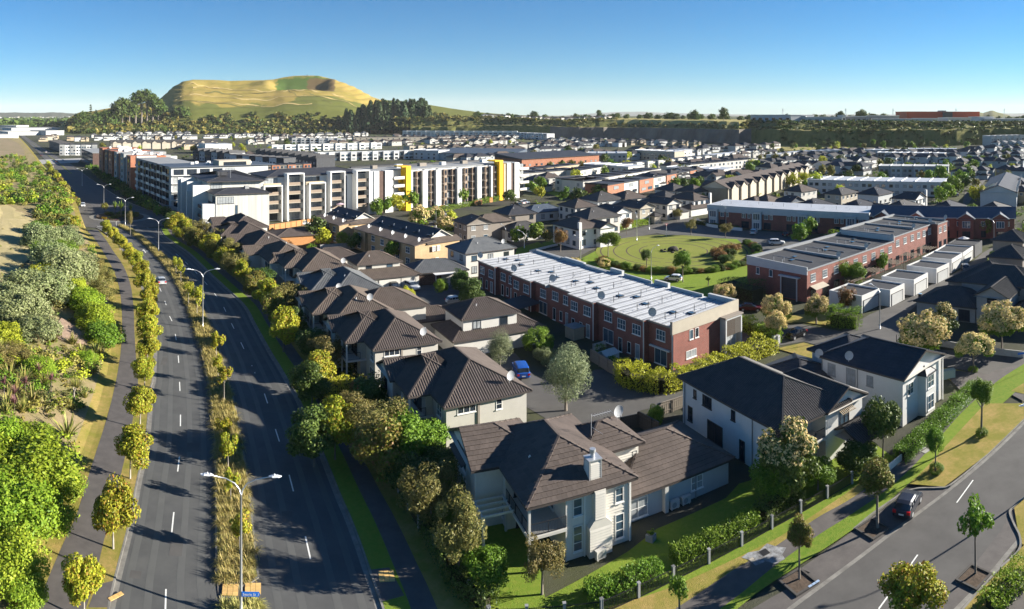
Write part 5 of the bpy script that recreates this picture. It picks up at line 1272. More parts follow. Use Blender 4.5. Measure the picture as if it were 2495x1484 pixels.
 # charcoal-roofed house, right of the corner house
A=P(1905.6,1057,5.6);ca=rad(20)
hc=thing('charcoal_roofed_house',(A.x,A.y,0),ca,'white rendered house with a big charcoal-tiled hip roof and a shaded side wall','house')
cm=block(hc,(0,0,10.6,18.3),5.6,rm=M_tilech,wm=M_white,ribs=.27,pitch=27,axis='y',ends='hh',wall=False)
cg=block(hc,(6.4,-.2,13.2,11),5.59,rm=M_tilech,wm=M_white,ribs=.27,pitch=27,axis='y',ends='gh',wall=False)
b=MB();b.prism([(.5,2.6),(6.9,2.6),(6.9,.35),(12.7,.35),(12.7,10.5),(10.1,10.5),(10.1,17.8),(.5,17.8)],0,5.55);b.poly([(6.9,.35,5.5),(12.7,.35,5.5),(9.8,.35,6.95)]);b.build('wall',M_white,hc)
b=MB();b.box(.4,.3,2.6,6.9,2.6,2.82);b.build('balcony_floor',M_creamw,hc)
for x in(.5,3.6,6.75):b=MB();b.box(x-.1,.35,0,x+.1,.55,5.5);b.build('post',M_white,hc)
railing(hc,(.5,.45),(6.8,.45),2.82);railing(hc,(.45,.5),(.45,2.6),2.82)
for u,z,w_,h_,c in((2.2,3.9,.6,1.0,1),(4.0,3.7,1.7,1.25,2),(9.2,3.9,.7,1.1,1),(1.1,.9,.9,1.7,1),(4.9,.2,2.8,2.2,2),(10.6,.2,.9,2.1,1)):window(hc,(.49,17.8),-math.pi/2,u,z,w_,h_,c,1,M_frd,M_gl)
for y in(17.3,5.0):b=MB();b.box(.38,y,0,.5,y+.1,5.4);b.build('downpipe',M_grey,hc)
window(hc,(.6,2.58),0,.5,2.9,2.2,2.1,2,1,M_frd,M_gl);window(hc,(.6,2.58),0,3.8,2.9,1.6,2.1,2,1,M_frd,M_gl)
window(hc,(6.9,.34),0,2.0,3.3,1.5,1.5,2,2,M_frd,M_glb)
b=MB()
for i in range(9):b.beam((8.5+i*.25,.3,5.25),(8.5+i*.25,-.5,4.85),.09,.04)
b.beam((8.4,.3,5.2),(10.7,.3,5.2),.06,.06);b.beam((8.4,-.45,4.83),(10.7,-.45,4.83),.06,.06);b.build('window_hood',M_tan,hc)
porch=block(hc,(8.0,-3.4,13.0,1.6),2.7,rm=M_tilech,wm=M_white,ribs=.27,pitch=24,axis='x',ends='gg',wall=False)
b=MB();b.box(8.4,-3.0,0,8.6,-2.8,2.6);b.build('post',M_white,hc)
# long dark roof house behind it
A=P(2202,927.4,5.8)
h3=thing('dark_roofed_house',(A.x,A.y,0),rad(23),'white house with dark long-run gable roof and bay window beside the long hedge','house')
hm=block(h3,(0,0,10.2,13.6),5.8,rm=M_tiledk,wm=M_white,pitch=22,axis='y',ends='gh',oh=.55)
h4=block(h3,(2.0,9,10.5,17),5.3,rm=M_tiledk,wm=M_white,pitch=22,axis='x',ends='hh',oh=.55)
h5=block(h3,(-6.5,10.0,5,22.0),2.7,rm=M_tiledk,wm=M_creamw,pitch=22,axis='y',ends='hh',oh=.5)
b=MB()
for bl in(hm,h4,h5):
 for f in bl['faces']:
  o,u,v,n,q2=face_frame(f);V=max(q[1]for q in q2);k=int(V/.38)
  for j in range(1,k):
   y=j*.38;xs_=[]
   for(a1,b1),(c1,d1)in zip(q2,q2[1:]+q2[:1]):
    if abs(d1-b1)>1e-6 and min(b1,d1)<=y<=max(b1,d1):xs_.append(a1+(c1-a1)*(y-b1)/(d1-b1))
   if len(xs_)>1:p0,p1=o+u*min(xs_)+v*y,o+u*max(xs_)+v*y;b.poly([p0+n*.045,p1+n*.045,p1+v*.37+n*.004,p0+v*.37+n*.004]);b.poly([p0+n*.0,p1,p1+n*.045,p0+n*.045])
tag(b.build('roof_sheets',M_tiledk,h3),kind='stuff')
wins(h3,hm,'l',[(1.0,3.6,1.3,1.5,2,2),(4.0,2.6,1.5,2.6,2,3),(7.2,3.7,1.0,1.3,2,1),(8.6,.7,1.0,1.9,1,2)],M_frg,M_glc)
bay=MB();bay.prism([(4.0,.55),(4.4,-.35),(6.6,-.35),(7.0,.55)],0,5.0);bay.build('bay',M_white,h3)
b=MB();b.poly([(3.7,.55,5.0),(4.2,-.6,4.9),(6.8,-.6,4.9),(7.3,.55,5.0),(5.5,.55,5.8)]);b.poly([(3.7,.55,5.0),(4.2,-.6,4.9),(5.5,.55,5.75)]);b.build('bay_roof',M_tiledk,h3)
for z,h_ in((3.2,1.5),(.5,1.8)):window(h3,(4.45,-.36),0,.3,z,1.5,h_,2,2,M_frw,M_glb)
window(h3,(.55,.53),0,1.0,3.3,1.3,1.4,2,2,M_frw,M_glb)
for x in(9.6,):b=MB();b.box(x-.08,.2,0,x+.08,.36,5.6);b.build('post',M_white,h3)
for y in(7.2,12.9):b=MB();b.box(.42,y,0,.54,y+.1,5.6);b.build('downpipe',M_grey,h3)
dish(h3,.5,8.6,5.9,rad(-45),1.3);dish(h3,.2,13.3,5.2,rad(-45),1.3);vent(h3,7.4,6,7.1,1)
# houses round the driveway court
A=P(1156,807,5.3)
house((1124,781),rad(28),5.4,(10.4,8.2),'cream weatherboard house with brown tiled hip roof above a long lean-to roof',M_creamw,M_tilebr,.34,windows='f',floors=2,fm=M_frd,vents=1,wing=(((-2.0,-1.2,14.5,8.0),2.7,'x','hh'),))
house((869,647),rad(33),5.2,(10.6,8.2),'small cream two-storey house with olive-brown hip roof over a wide garage',M_cream,M_tilebr2,.4,windows='f',floors=2,fm=M_frd,vents=1,wing=(((-2,-2.6,14.0,7.0),2.7,'x','hh'),),gdoor=((0,-2.12),0,4.2,0,5.0,2.2,M_creamw))
house((1133,619),rad(33),5.6,(14,10),'white two-storey house with dark grey hip roof behind the pale carport',M_creamw,M_tilegr,0,windows='fl',fm=M_frd,vents=1,dishes=1)
house((1000,668),rad(24),2.7,(13.5,8.5),'low dark-tiled garage house with a wide shadowed garage door',M_cream,M_tilegr,.4,windows='',gdoor=((1.0,.45),0,.6,0,5.4,2.2,M_brown),vents=0)
b=MB();p=P(1085,690);cp=thing('carport',(p.x,p.y,0),rad(30),'white lean-to carport roof on posts beside the grey-roofed house','carport')
b.poly([(-3.2,-2,2.5),(3.2,-2,2.5),(3.2,2.2,2.8),(-3.2,2.2,2.8)]);b.poly([(-3.2,2.2,2.7),(3.2,2.2,2.7),(3.2,-2,2.4),(-3.2,-2,2.4)]);b.build('roof',M_white,cp)
for x in(-3.1,0,3.1):b=MB();b.box(x-.05,-1.95,0,x+.05,-1.85,2.45);b.build('post',M_white,cp)
house((1005,788),rad(29),2.8,(9,6.5),'low brown-tiled garage wing between two townhouses',M_cream,M_tilebr,.34,windows='',vents=0)
house((675,577),rad(36),2.8,(20,10),'long low dark-roofed garage block with an orange timber end',M_wood,M_tilebr,0,windows='',vents=0,pitch=16)
house((715,655),rad(36),2.8,(12,9),'low brown-tiled garage roof behind the fifth townhouse',M_cream,M_tilebr2,.4,windows='',vents=0)
house((760,638),rad(36),2.8,(13,9),'low dark brown garage roof behind the seventh townhouse',M_cream,M_tilebr,.4,windows='',vents=0)
# grey house at the right edge
O=P(2379,752,2.8)
hr=thing('grey_gabled_house',(O.x,O.y,0),rad(29),'grey rendered house with dark tiled roofs and a front gable beside the lane','house')
l1=block(hr,(0,0,10,12.5),2.8,rm=M_tilech,wm=M_grey,ribs=.33,axis='y',ends='hh',pitch=24)
l2=block(hr,(-.4,-6.2,11,.6),5.2,rm=M_tilech,wm=M_grey,ribs=.33,axis='x',ends='gh',pitch=27)
l3=block(hr,(6,-9,17,6),5.6,rm=M_tilech,wm=M_grey,ribs=.33,axis='y',ends='hh',pitch=25)
l4=block(hr,(1,-14,8,-5.8),2.8,rm=M_tilech,wm=M_grey,ribs=.33,axis='y',ends='hh',pitch=24)
wins(hr,l2,'l',[(2.0,3.0,1.8,2.0,2,2)],M_frd,M_gl);wins(hr,l1,'l',[(8.3,.2,2.2,2.0,2,1)],M_frd,M_gl);wins(hr,l4,'l',[(1.2,.4,1.6,1.8,2,1)],M_frd,M_gl);wins(hr,l3,'l',[(10.2,4.0,1.2,1.0,1,1)],M_frd,M_gl)
for i,(px,sz,z,lab)in enumerate([((2462,700),(14,14),3.6,'low dark ribbed roof between the grey gabled house and the lane'),((2494,632),(10,9),5.0,'dark roof at the picture edge above the low ribbed roof'),((2494,590),(10,9),5.2,'dark hip roof at the picture edge below the square hedge')]):
 house(px,rad(28),z,sz,lab,M_taupe,M_tilech,.4,windows='',vents=0)
 # ================================================================ TERRACES AND APARTMENTS
def along(O,ang,px):
 """distance along a facade line (from O, heading ang) at which it is seen on bearing px"""
 t=(px-CX)/F;d=Vector((math.sin(t),math.cos(t)));e=Vector((math.cos(ang),math.sin(ang)))
 den=e.x*d.y-e.y*d.x;return(-(O.x)*d.y+O.y*d.x)/den
def fwin(par,a,ang,u,z,w_,h_,fm=None,gm=None,c=2):
 """small far window: frame and glass in one mesh"""
 fm=fm or M_frw;gm=gm or R.choice((M_gl,M_glb,M_glc));k=('fw',round(w_,1),round(h_,1),fm.name,gm.name,c)
 if k not in WM:
  b=MB();t=.09;b.box(0,-.06,0,w_,0,h_,0)
  for i in range(c):b.poly([(t+(w_-t)*i/c,-.07,t),((w_-t)*(i+1)/c,-.07,t),((w_-t)*(i+1)/c,-.07,h_-t),(t+(w_-t)*i/c,-.07,h_-t)],1)
  WM[k]=b.mesh('window',[fm,gm])
 return put('window',WM[k],par,(a[0]+math.cos(ang)*u,a[1]+math.sin(ang)*u,z),ang)
 # ---- the long red brick terrace with the pale metal roof (frame: x across, y along)
O=P(1629,790,6.9);a1=rad(31)
rb=thing('brick_terrace',(O.x,O.y,0),a1,'long red brick terrace with pale metal roof, in the middle of the picture','terrace')
LN,WD=58.0,15.4
units=[(0,6.2,0,0),(6.2,11.2,-1.1,0),(11.2,17.4,0,0),(17.4,22.4,-1.1,0),(22.4,31.5,0,0),(31.5,37.5,.6,.55),(37.5,43,-.5,.55),(43,49,.6,.55),(49,LN,-.5,.55)]
units=[(0,5.2,0.9,0),(5.2,12.2,0,0),(12.2,17.4,.9,0),(17.4,24.6,0,0),(24.6,31.5,.9,0),(31.5,36.8,1.2,-.55),(36.8,44,.3,-.55),(44,50.4,1.2,-.55),(50.4,LN,.3,-.55)]
b=MB();rf=MB();cap=MB()
for y0,y1,xo,dz in units:
 b.box(xo,y0,0,WD,y1-.004,6.2+dz,skip='t')
 rf.poly([(xo-.15,y0,6.25+dz),(WD-.2,y0,6.55+dz),(WD-.2,y1,6.55+dz),(xo-.15,y1,6.25+dz)])
 n=int((y1-y0)/.62)
 for i in range(n):
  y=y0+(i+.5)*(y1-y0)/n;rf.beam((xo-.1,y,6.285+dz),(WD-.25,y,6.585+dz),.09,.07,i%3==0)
 cap.box(xo-.28,y0,6.02+dz,xo-.12,y1,6.27+dz)
b.build('wall',M_brick,rb);rf.build('roof',[M_rooflt,mat('roof_seam_dark',(.15,.155,.165),.5,var=.1)],rb);cap.build('gutter',M_taupe,rb)  # every third roof seam is a darker grey
# stepped parapet along the far side and the rendered gable parapet at the near end
b=MB()
for i,(y0,y1)in enumerate(((0,6),(7,14.5),(15.5,19),(19.5,27),(28,31.5),(32.5,39),(40,47),(48,57.5))):
 dz=0 if y0<31 else-.55;b.box(WD-.35,y0,6.0+dz,WD+.25-(.9 if i%2 else 0),y1,7.25+dz-(.25 if i%2 else 0))
b.box(WD-.25,0,5.6,WD+.02,LN,6.5);b.build('parapet',M_ltgrey,rb)
b=MB();b.poly([(.6,-.12,5.2),(WD+.25,-.12,5.2),(WD+.25,-.12,7.3),(.6,-.12,6.9)]);b.poly([(WD+.25,.15,5.2),(.6,.15,5.2),(.6,.15,6.9),(WD+.25,.15,7.3)]);b.poly([(.6,-.12,6.9),(WD+.25,-.12,7.3),(WD+.25,.15,7.3),(.6,.15,6.9)]);b.poly([(.6,-.12,5.2),(.6,-.12,6.9),(.6,.15,6.9),(.6,.15,5.2)])
b.build('end_parapet',M_beige,rb)
b=MB();b.box(.45,-.2,5.2,.65,.2,7.1);b.build('parapet_post',M_taupe,rb)
b=MB();b.poly([(-.15,31.5,5.7),(-.15,31.5,6.26),(WD,31.5,6.6),(WD,31.5,5.9)]);b.poly([(WD,31.505,5.9),(WD,31.505,6.6),(-.15,31.505,6.26),(-.15,31.505,5.7)]);b.build('roof_step',M_ltgrey,rb)
for y0,y1,xo,dz in units:
 wa=(xo-.0,y1)
 L_=y1-y0
 for u in([L_*.5-.95]if L_<6 else[L_*.25-.95,L_*.75-.95]):window(rb,wa,-math.pi/2,u,3.7+dz,1.9,1.55,3,2,M_frw,M_glb)
 if L_<6:window(rb,wa,-math.pi/2,L_*.5-1.3,.2,2.6,2.2,2,1,M_frw,M_glb)
 else:window(rb,wa,-math.pi/2,L_*.2-.4,.15,.9,2.15,1,1,M_frw,M_gl);window(rb,wa,-math.pi/2,L_*.5-.35,.5,.8,1.7,1,1,M_frw,M_gl);window(rb,wa,-math.pi/2,L_*.78-.5,.15,1.0,2.2,1,1,M_frw,M_glc)
 b=MB();b.box(xo-.12,y0+.08,0,xo-.01,y0+.2,6.1+dz);b.build('downpipe',M_frw,rb)
b=MB();b.box(.55,.6,2.5,1.0,4.8,2.7);b.build('door_hood',M_white,rb)
window(rb,(0,0),0,4.3,3.6,.8,1.45,1,1,M_frw,M_glb);window(rb,(0,0),0,5.5,3.6,.8,1.45,1,1,M_frw,M_gl);window(rb,(0,0),0,3.6,.9,2.2,1.15,2,1,M_frw,M_glc)
# louvred bay at the near end
b=MB();b.box(11.2,-1.2,0,11.45,-.002,5.3);b.box(14.9,-1.2,0,15.2,-.002,5.3);b.box(11.2,-1.2,5.0,15.2,-.002,5.3);b.box(11.0,-1.35,5.3,15.4,0,5.5,1);bay=b.build('louvre_bay',[M_ltgrey,M_taupe],rb)
b=MB();b.box(0,-.12,0,3.4,.0,.05);b.v=[(x,y,z+(.09 if y<-.05 else 0))for x,y,z in b.v];lm=b.mesh('slat',[M_taupe])
for i in range(15):put('slat',lm,bay,(11.48,-1.05,2.5+i*.165))
window(rb,(0,-.6),0,11.8,.2,2.6,2.0,2,1,M_frw,M_glc)
for y0,y1,xo,dz in units[::2]:
 yc=(y0+y1)/2;dish(rb,xo+.5,y1-.3,6.3+dz,rad(-50),1.5)
for i in range(9):
 y=3.2+i*6.3;dz=0 if y<31 else-.55
 for k,(x,kk)in enumerate(((2.6,1),(4.4,1),(8.2,1),(10.4,0))):vent(rb,x+R.uniform(-.4,.4),y+R.uniform(-.8,.8),6.35+dz+x*.02,kk)
 skylight(rb,5.6,y+1.6,6.4+dz,0);
 if i%2==0:skylight(rb,7.2,y-.8,6.44+dz,0)
b=MB();b.box(-4.2,22,0,-2.2,24.4,2.0);b.box(-4.3,21.9,2.0,-2.1,24.5,2.1,1);t=rb.matrix_basis
p=t@Vector((-2.6,19.5,0));sh=thing('garden_shed',p,a1,'small pale shed against the back wall of the pale-roofed brick terrace','shed');b=MB();b.box(0,0,0,2.2,2.4,1.9,0);b.build('wall',M_tan,sh);b=MB();b.box(-.15,-.15,1.9,2.35,2.55,2.02);b.build('roof',M_grey,sh)
p=t@Vector((-5.6,7.2,0));sh=thing('garden_shed',p,a1+.1,'little white-roofed shed behind the fence at the brick terrace','shed');b=MB();b.box(0,0,0,2.6,2.2,1.6);b.build('wall',M_ltgrey,sh);b=MB();b.poly([(-.1,-.1,1.6),(2.7,-.1,1.6),(2.7,1.1,2.1),(-.1,1.1,2.1)]);b.poly([(-.1,1.1,2.1),(2.7,1.1,2.1),(2.7,2.3,1.6),(-.1,2.3,1.6)]);b.build('roof',M_creamw,sh)
p=t@Vector((-4.0,12.6,0));sh=thing('clothes_airer',p,a1,'clothes airer hung with white sheets behind the brick terrace','clothes airer');b=MB();b.box(0,0,0,.06,.06,1.7);b.box(2.6,0,0,2.66,.06,1.7);b.beam((0,.03,1.65),(2.66,.03,1.65),.05,.05);b.build('frame',M_metal,sh);b=MB();b.box(.15,.0,.6,1.35,.03,1.6);b.box(1.4,.0,.75,2.5,.03,1.6);b.build('sheet',M_white,sh)
p=t@Vector((-3.4,33,0));pe=thing('pergola',p,a1,'dark pergola roof leaning on the brick terrace','pergola');b=MB();b.poly([(-1.5,0,2.3),(3.4,0,2.7),(3.4,6,2.7),(-1.5,6,2.3)]);b.poly([(-1.5,6,2.2),(3.4,6,2.6),(3.4,0,2.6),(-1.5,0,2.2)]);b.build('roof',M_tiledk,pe);b=MB();b.box(-1.4,.1,0,-1.3,.2,2.3);b.build('post',M_black,pe);b=MB();b.box(-1.4,5.8,0,-1.3,5.9,2.3);b.build('post',M_black,pe)
# ---- the dark-roofed red brick terrace and its white garages
O=P(1965.5,651,7.0);a2=rad(28.5)
rt=thing('brick_terrace',(O.x,O.y,0),a2,'red brick terrace with dark flat roofs and white-framed windows above the white garages','terrace')
segs=[(0,12.5,0,0),(12.5,24,0,0),(24,36,0,0),(36,48,0.1,.9),(48,58,.1,.9),(58,64.5,-1.6,.9)]
b=MB();rf=MB();pp=MB()
for x0,x1,yo,dz in segs:
 b.box(x0,yo,0,x1-.003,15.6,6.3+dz,skip='t');rf.poly([(x0,yo,6.32+dz),(x1,yo,6.32+dz),(x1,15.4,6.6+dz),(x0,15.4,6.6+dz)])
 for xx in(x0+.12,x1-.12):pp.box(xx-.12,yo+.6,6.3+dz,xx+.12,15.6,6.9+dz)
 pp.box(x0,yo-.1,6.15+dz,x1,yo+.06,6.42+dz);pp.box(x0,15.2,6.3+dz,x1,15.7,7.15+dz)
 pp.box((x0+x1)/2-.05,yo+3,6.4+dz,(x0+x1)/2+.05,13.6,6.62+dz)
b.build('wall',M_brick,rt);rf.build('roof',M_roofmem,rt);pp.build('parapet',mat('mid_grey_flashing',(.24,.25,.26),.6,var=.08),rt)
b=MB();b.poly([(-.1,15.7,5.4),(-.1,-.05,5.4),(-.1,-.05,6.95),(-.1,15.7,7.3)]);b.poly([(.12,-.05,5.4),(.12,15.7,5.4),(.12,15.7,7.3),(.12,-.05,6.95)]);b.poly([(-.1,-.05,5.4),(.12,-.05,5.4),(.12,-.05,6.95),(-.1,-.05,6.95)]);b.poly([(-.1,-.05,6.95),(.12,-.05,6.95),(.12,15.7,7.3),(-.1,15.7,7.3)]);b.build('end_parapet',M_ltgrey,rt)
b=MB();b.box(35.75,-.1,5.9,36.0,15.6,7.6);b.build('roof_step',M_ltgrey,rt)
for x0,x1,yo,dz in segs:
 n=3 if x1-x0>8 else 2
 for i in range(n):
  u=x0+(i+.5)*(x1-x0)/n-.85;window(rt,(0,yo),0,u,3.75+dz,1.7,1.6,4,3,M_frw,M_glb);window(rt,(0,yo),0,u,.3,1.8,2.1,3,1,M_frd,M_gl)
 dish(rt,x1-.8,yo+.4,6.5+dz,rad(-30),1.4)
 for i in range(3):vent(rt,x0+2+i*.9,9+R.uniform(-2,2),6.55+dz,0)
 skylight(rt,x0+5,7.5,6.5+dz,math.pi/2);skylight(rt,x0+8,9,6.52+dz,math.pi/2)
garage_door(rt,(0,15.6),-math.pi/2,9.5,.2,3.6,4.2,M_dkgrey);b=MB();b.box(-.9,1.6,4.5,0,6.6,4.75);b.box(-.7,2.0,0,-.5,2.2,4.5);b.box(-.7,6.0,0,-.5,6.2,4.5);b.build('end_canopy',M_ltgrey,rt)
window(rt,(0,15.6),-math.pi/2,2.5,3.8,.9,1.4,1,1,M_frw,M_glb);window(rt,(0,15.6),-math.pi/2,6.0,3.8,.9,1.4,1,1,M_frw,M_glb)
b=MB();b.poly([(1.0,-.02,3.05),(1.0,-1.6,2.5),(5.6,-1.6,2.5),(5.6,-.02,3.05)]);b.build('awning',M_beige,rt)
gl_=[((2099,764),(2144,743)),((2168,748),(2203,730)),((2226,721),(2260,701)),((2281,691),(2312,675)),((2318,666),(2344,649)),((2346,648),(2370,630)),((2374,628),(2392,615))]
for i,(q0,q1)in enumerate(gl_):
 A,B=P(*q0),P(*q1);ag=frame_of(A,B);L_=max(5.6,(B-A).length)
 last=i==6
 g_=thing('garage',(A.x,A.y,0),ag,'dark-clad flat garage, the end one topmost on the lane' if last else 'white flat-roofed garage with slatted door, %s one up the lane'%ORD[i],'garage','garages along the lane')
 m_=M_dkgrey if last else M_white
 b=MB();b.box(0,0,0,L_,7.5,2.9,skip='t');b.box(0,0,2.9,L_,.2,3.25);b.box(0,.2,2.9,.2,7.5,3.25);b.box(L_-.2,.2,2.9,L_,7.5,3.25);b.box(.2,7.3,2.9,L_-.2,7.5,3.25);b.build('wall',m_,g_)
 b=MB();b.poly([(.2,.2,2.98),(L_-.2,.2,2.98),(L_-.2,7.3,2.98),(.2,7.3,2.98)]);b.build('roof',M_roofmem,g_)
 if not last:garage_door(g_,(0,-.005),0,.6,0.02,L_-1.4,2.2,M_ltgrey)
for i in range(5):
 p=rt.matrix_basis@Vector((10.5+i*9.2,-4.2,0));pe=thing('pergola',p,a2,'weathered courtyard pergola behind the %s garage'%ORD[i],'pergola','pergolas behind the garages')
 b=MB()
 for k in range(6):b.beam((0,k*.7,2.5),(4.2,k*.7,2.5),.08,.18)
 for x in(0,4.1):
  for y in(0,3.4):b.box(x-.06,y-.06,0,x+.06,y+.06,2.45)
 b.build('frame',M_fence,pe)
for i,q in enumerate(((2322,618),(2347,601))):
 um=thing('garden_umbrella',P(*q),0,'white garden umbrella in a courtyard, '+('lower one' if i==0 else 'upper one'),'umbrella','garden umbrellas');b=MB();b.tube([(0,0,0),(0,0,2.6)],.04,6);b.build('pole',M_metal,um);b=MB();k=8
 for j in range(k):b.poly([(0,0,2.9),(1.7*math.cos(2*math.pi*j/k),1.7*math.sin(2*math.pi*j/k),2.35),(1.7*math.cos(2*math.pi*(j+1)/k),1.7*math.sin(2*math.pi*(j+1)/k),2.35)])
 b.build('canopy',M_white,um)
 # ---- red brick terrace with grey parapets across the park (shaded front)
A,B=P(1724,498,7.0),P(2116,519,7.0);a3=frame_of(A,B);L3=(B-A).length
r3=thing('brick_terrace',(A.x,A.y,0),a3,'red brick terrace with grey parapet and grey bay windows facing the park','terrace')
b=MB();b.box(0,0,0,L3,14,4.9);b.build('wall',M_brick,r3)
b=MB();b.box(-.2,-.25,4.9,L3+.2,14.2,7.0,skip='t');b.build('parapet',M_ltgrey,r3);b=MB();b.poly([(-.2,-.2,6.9),(L3+.2,-.2,6.9),(L3+.2,14.2,7.1),(-.2,14.2,7.1)]);b.build('roof',M_rooflt,r3)
n=7
for i in range(n):
 x=(i+.1)*L3/n
 if i%2==0:
  b=MB();b.box(x,-.9,0,x+3.2,0,5.6);b.box(x-.2,-1.1,5.6,x+3.4,0,5.8);by=b.build('bay',M_ltgrey,r3);fwin(by,(x,-.9),0,.4,3.1,2.4,2.1,M_frw,M_glb,3);fwin(by,(x,-.9),0,.5,.3,2.2,2.0,M_frw,M_glb,3)
 for u,z,w_,h_ in((3.9,3.3,1.4,1.5),(5.9,3.3,1.0,1.5)):fwin(r3,(x,0),0,u,z,w_,h_,M_frw,M_glb)
 fwin(r3,(x,0),0,3.8,.1,2.6,2.2,M_frd,M_gl,1)
for i in range(12):vent(r3,2+i*L3/12,6+R.uniform(-2,3),7.1,i%2)
A,B=P(2120,525,6.2),P(2470,531,6.2);a4=frame_of(A,B);L4=(B-A).length
r4=thing('brick_terrace',(A.x,A.y,0),a4,'red brick terrace with long blue-grey roof and five little front gables','terrace')
block(r4,(-.6,-.6,L4+.6,11),6.2,axis='x',ends='gg',rm=M_roofblue,wm=M_brick,pitch=24,fascia=M_fascialt)
for i,x in enumerate((1.0,11.5,26.5,L4-7)):
 block(r4,(x,-1.8,x+5.6,5),6.1,axis='y',ends='gg',rm=M_roofblue,wm=M_brick,pitch=30,fascia=M_fascialt,wallname='gable_wall')
 fwin(r4,(x+.5,-1.32),0,1.2,3.3,2.4,2.0,M_frw,M_glb,3);fwin(r4,(x+.5,-1.32),0,1.2,.4,2.4,1.9,M_frd,M_gl,2)
for i in range(12):fwin(r4,(0,-.12),0,1+i*L4/12,3.6,1.3,1.5,M_frw,M_glb);fwin(r4,(0,-.12),0,1+i*L4/12,.3,1.5,2.0,M_frd,M_gl)
# ---- tan brick terraces
def tan_terrace(nx,ny,L_,z,label,ang):
 O=P(nx,ny,z);root=thing('tan_terrace',(O.x,O.y,0),ang,label,'terrace')
 b=MB();b.box(0,0,0,13,L_,z-.02);b.build('wall',M_bricktan,root)
 b=MB();n=max(2,int(L_/5.5))
 for i in range(n):
  y=i*L_/n;b.box(-.9 if i%2==0 else-.02,y+.01,0,.5,y+L_/n-.01,z-.05)
 b.build('front_bay',M_bricktan,root)
 b=MB();b.poly([(-1.3,-.4,z),(5,-.4,z+.9),(5,L_+.4,z+.9),(-1.3,L_+.4,z)]);b.poly([(-1.3,-.4,z-.2),(-1.3,-.4,z),(-1.3,L_+.4,z),(-1.3,L_+.4,z-.2)]);b.poly([(-1.3,-.4,z-.2),(5,-.4,z+.7),(5,-.4,z+.9),(-1.3,-.4,z)]);b.build('roof',M_tilebr2,root)
 block(root,(3.5,1.5,13.2,L_+.4),z+.1,axis='y',ends='gg',rm=M_tiledk,wm=M_creamw,pitch=28,fascia=M_fascialt,wallname='gable_wall')
 block(root,(2.6,-.4,13.5,4),z-.03,axis='x',ends='gg',rm=M_tilebr2,wm=M_bricktan,pitch=20,wallname='gable_wall')
 for i in range(n):
  y=i*L_/n;xo=-.9 if i%2==0 else-.02
  for zz in(3.3,.6):window(root,(xo-.01,y+L_/n),-math.pi/2,L_/n*.5-.9,zz,1.7,1.5,2,2,M_frw,M_glb)
  dish(root,.6,y+.8,z+.3,rad(20),1.2);vent(root,2.5,y+2.5,z+.6,2);vent(root,6,y+2,z+1.6,2);skylight(root,5.6,y+3.2,z+1.35)
 for u,zz in((4,3.6),(5.4,3.6),(3.5,.7),(5.0,.7)):fwin(root,(0,-.41),0,u,zz,1.0,1.3,M_frw,M_glc)
 return root
tan_terrace(1018,597,29,5.6,'tan brick terrace with black back roofs, the longer one nearer the grey-roofed white house',rad(44))
tan_terrace(833,548,17,5.6,'tan brick terrace with black back roofs, the shorter one below the white apartments',rad(44))
# ---- white apartments
def slab_roof(root,r,z,m,oh=.4,name='roof',th=.25):
 b=MB();b.box(r[0]-oh,r[1]-oh,z,r[2]+oh,r[3]+oh,z+th);return b.build(name,m,root)
O=P(655,540);aw=rad(44.3)
wa=thing('white_apartments',(O.x,O.y,0),aw,'long white five-storey apartment building with portal frames, brown bays and two yellow fins','apartment building')
fx=lambda px:along(O,aw,px)
X1,X2,XE=fx(655),fx(895),fx(1280)
FH=3.05
b=MB();b.box(0,1.0,0,X2,17,15.4);b.build('wall',mat('cool_white_render',(.54,.56,.57),.7,var=.04),wa)
b=MB();b.box(X2+.01,1.0,0,XE-5,16,15.5);b.build('wall',M_white,wa)
block(wa,(-.8,.4,X2+.4,18),15.42,axis='x',ends='hh',rm=M_tiledk,wm=M_white,pitch=12,wall=False)
slab_roof(wa,(X2+.6,1,XE-5,16),15.55,M_grey)
b=MB()
for i in range(6):
 x=X2+8+i*11.5;q=MB();q.box(x,9,15.8,x+2.2+(i%3)*.6,11,17.1);q.build('roof_box',M_white if i%2 else M_taupe,wa)
b=MB();b.box(X2+2,15.5,15.6,XE-8,16.8,16.4);b.build('back_roof',M_tiledk,wa)
def storeys(x0,x1,y,z0,n,rail,glass_=True,dark=M_frd,depth=1.7,par=wa):
 """recessed bay: window wall and a balcony on each floor"""
 for k in range(n):
  z=z0+k*FH
  window(par,(x0,y+1.0+.0),0,.25,z+.15,x1-x0-.5,2.35,max(2,int((x1-x0)/1.3)),1,dark,R.choice((M_gl,M_glc,M_glc)),sill=False)
  if k or rail=='all':
   b=MB();b.box(x0,y-depth,z-.12,x1,y+.98,z+.08);b.build('balcony_slab',M_beige,par)
   b=MB();b.box(x0+.02,y-depth+.02,z+.1,x1-.02,y-depth+.07,z+1.05);b.build('balustrade',rail if rail!='all' else M_tan,par)
M_tanrail=mat('tan_rail',(.24,.185,.14),.6,var=.15,scale=6,stretch=(8,8,1));M_olv=mat('green_rail',(.11,.14,.08),.6,var=.1)
def portal(p0,p1,n,proud=2.2,zt=None,full=True):
 x0,x1=fx(p0),fx(p1);zt=zt or 16.2;b=MB()
 b.box(x0-.5,-proud,0,x0,1.0,zt);b.box(x1,-proud,0,x1+.35,1.0,zt);b.box(x0-.5,-proud,zt,x1+.35,1.0,zt+.4);b.build('portal_frame',M_white,wa)
 storeys(x0,x1,0,.15,n,M_tanrail,depth=1.5)
 return x0,x1
portal(640,680,4,zt=12.3);storeys(fx(638),fx(680),0,.15+4*FH,1,'all')
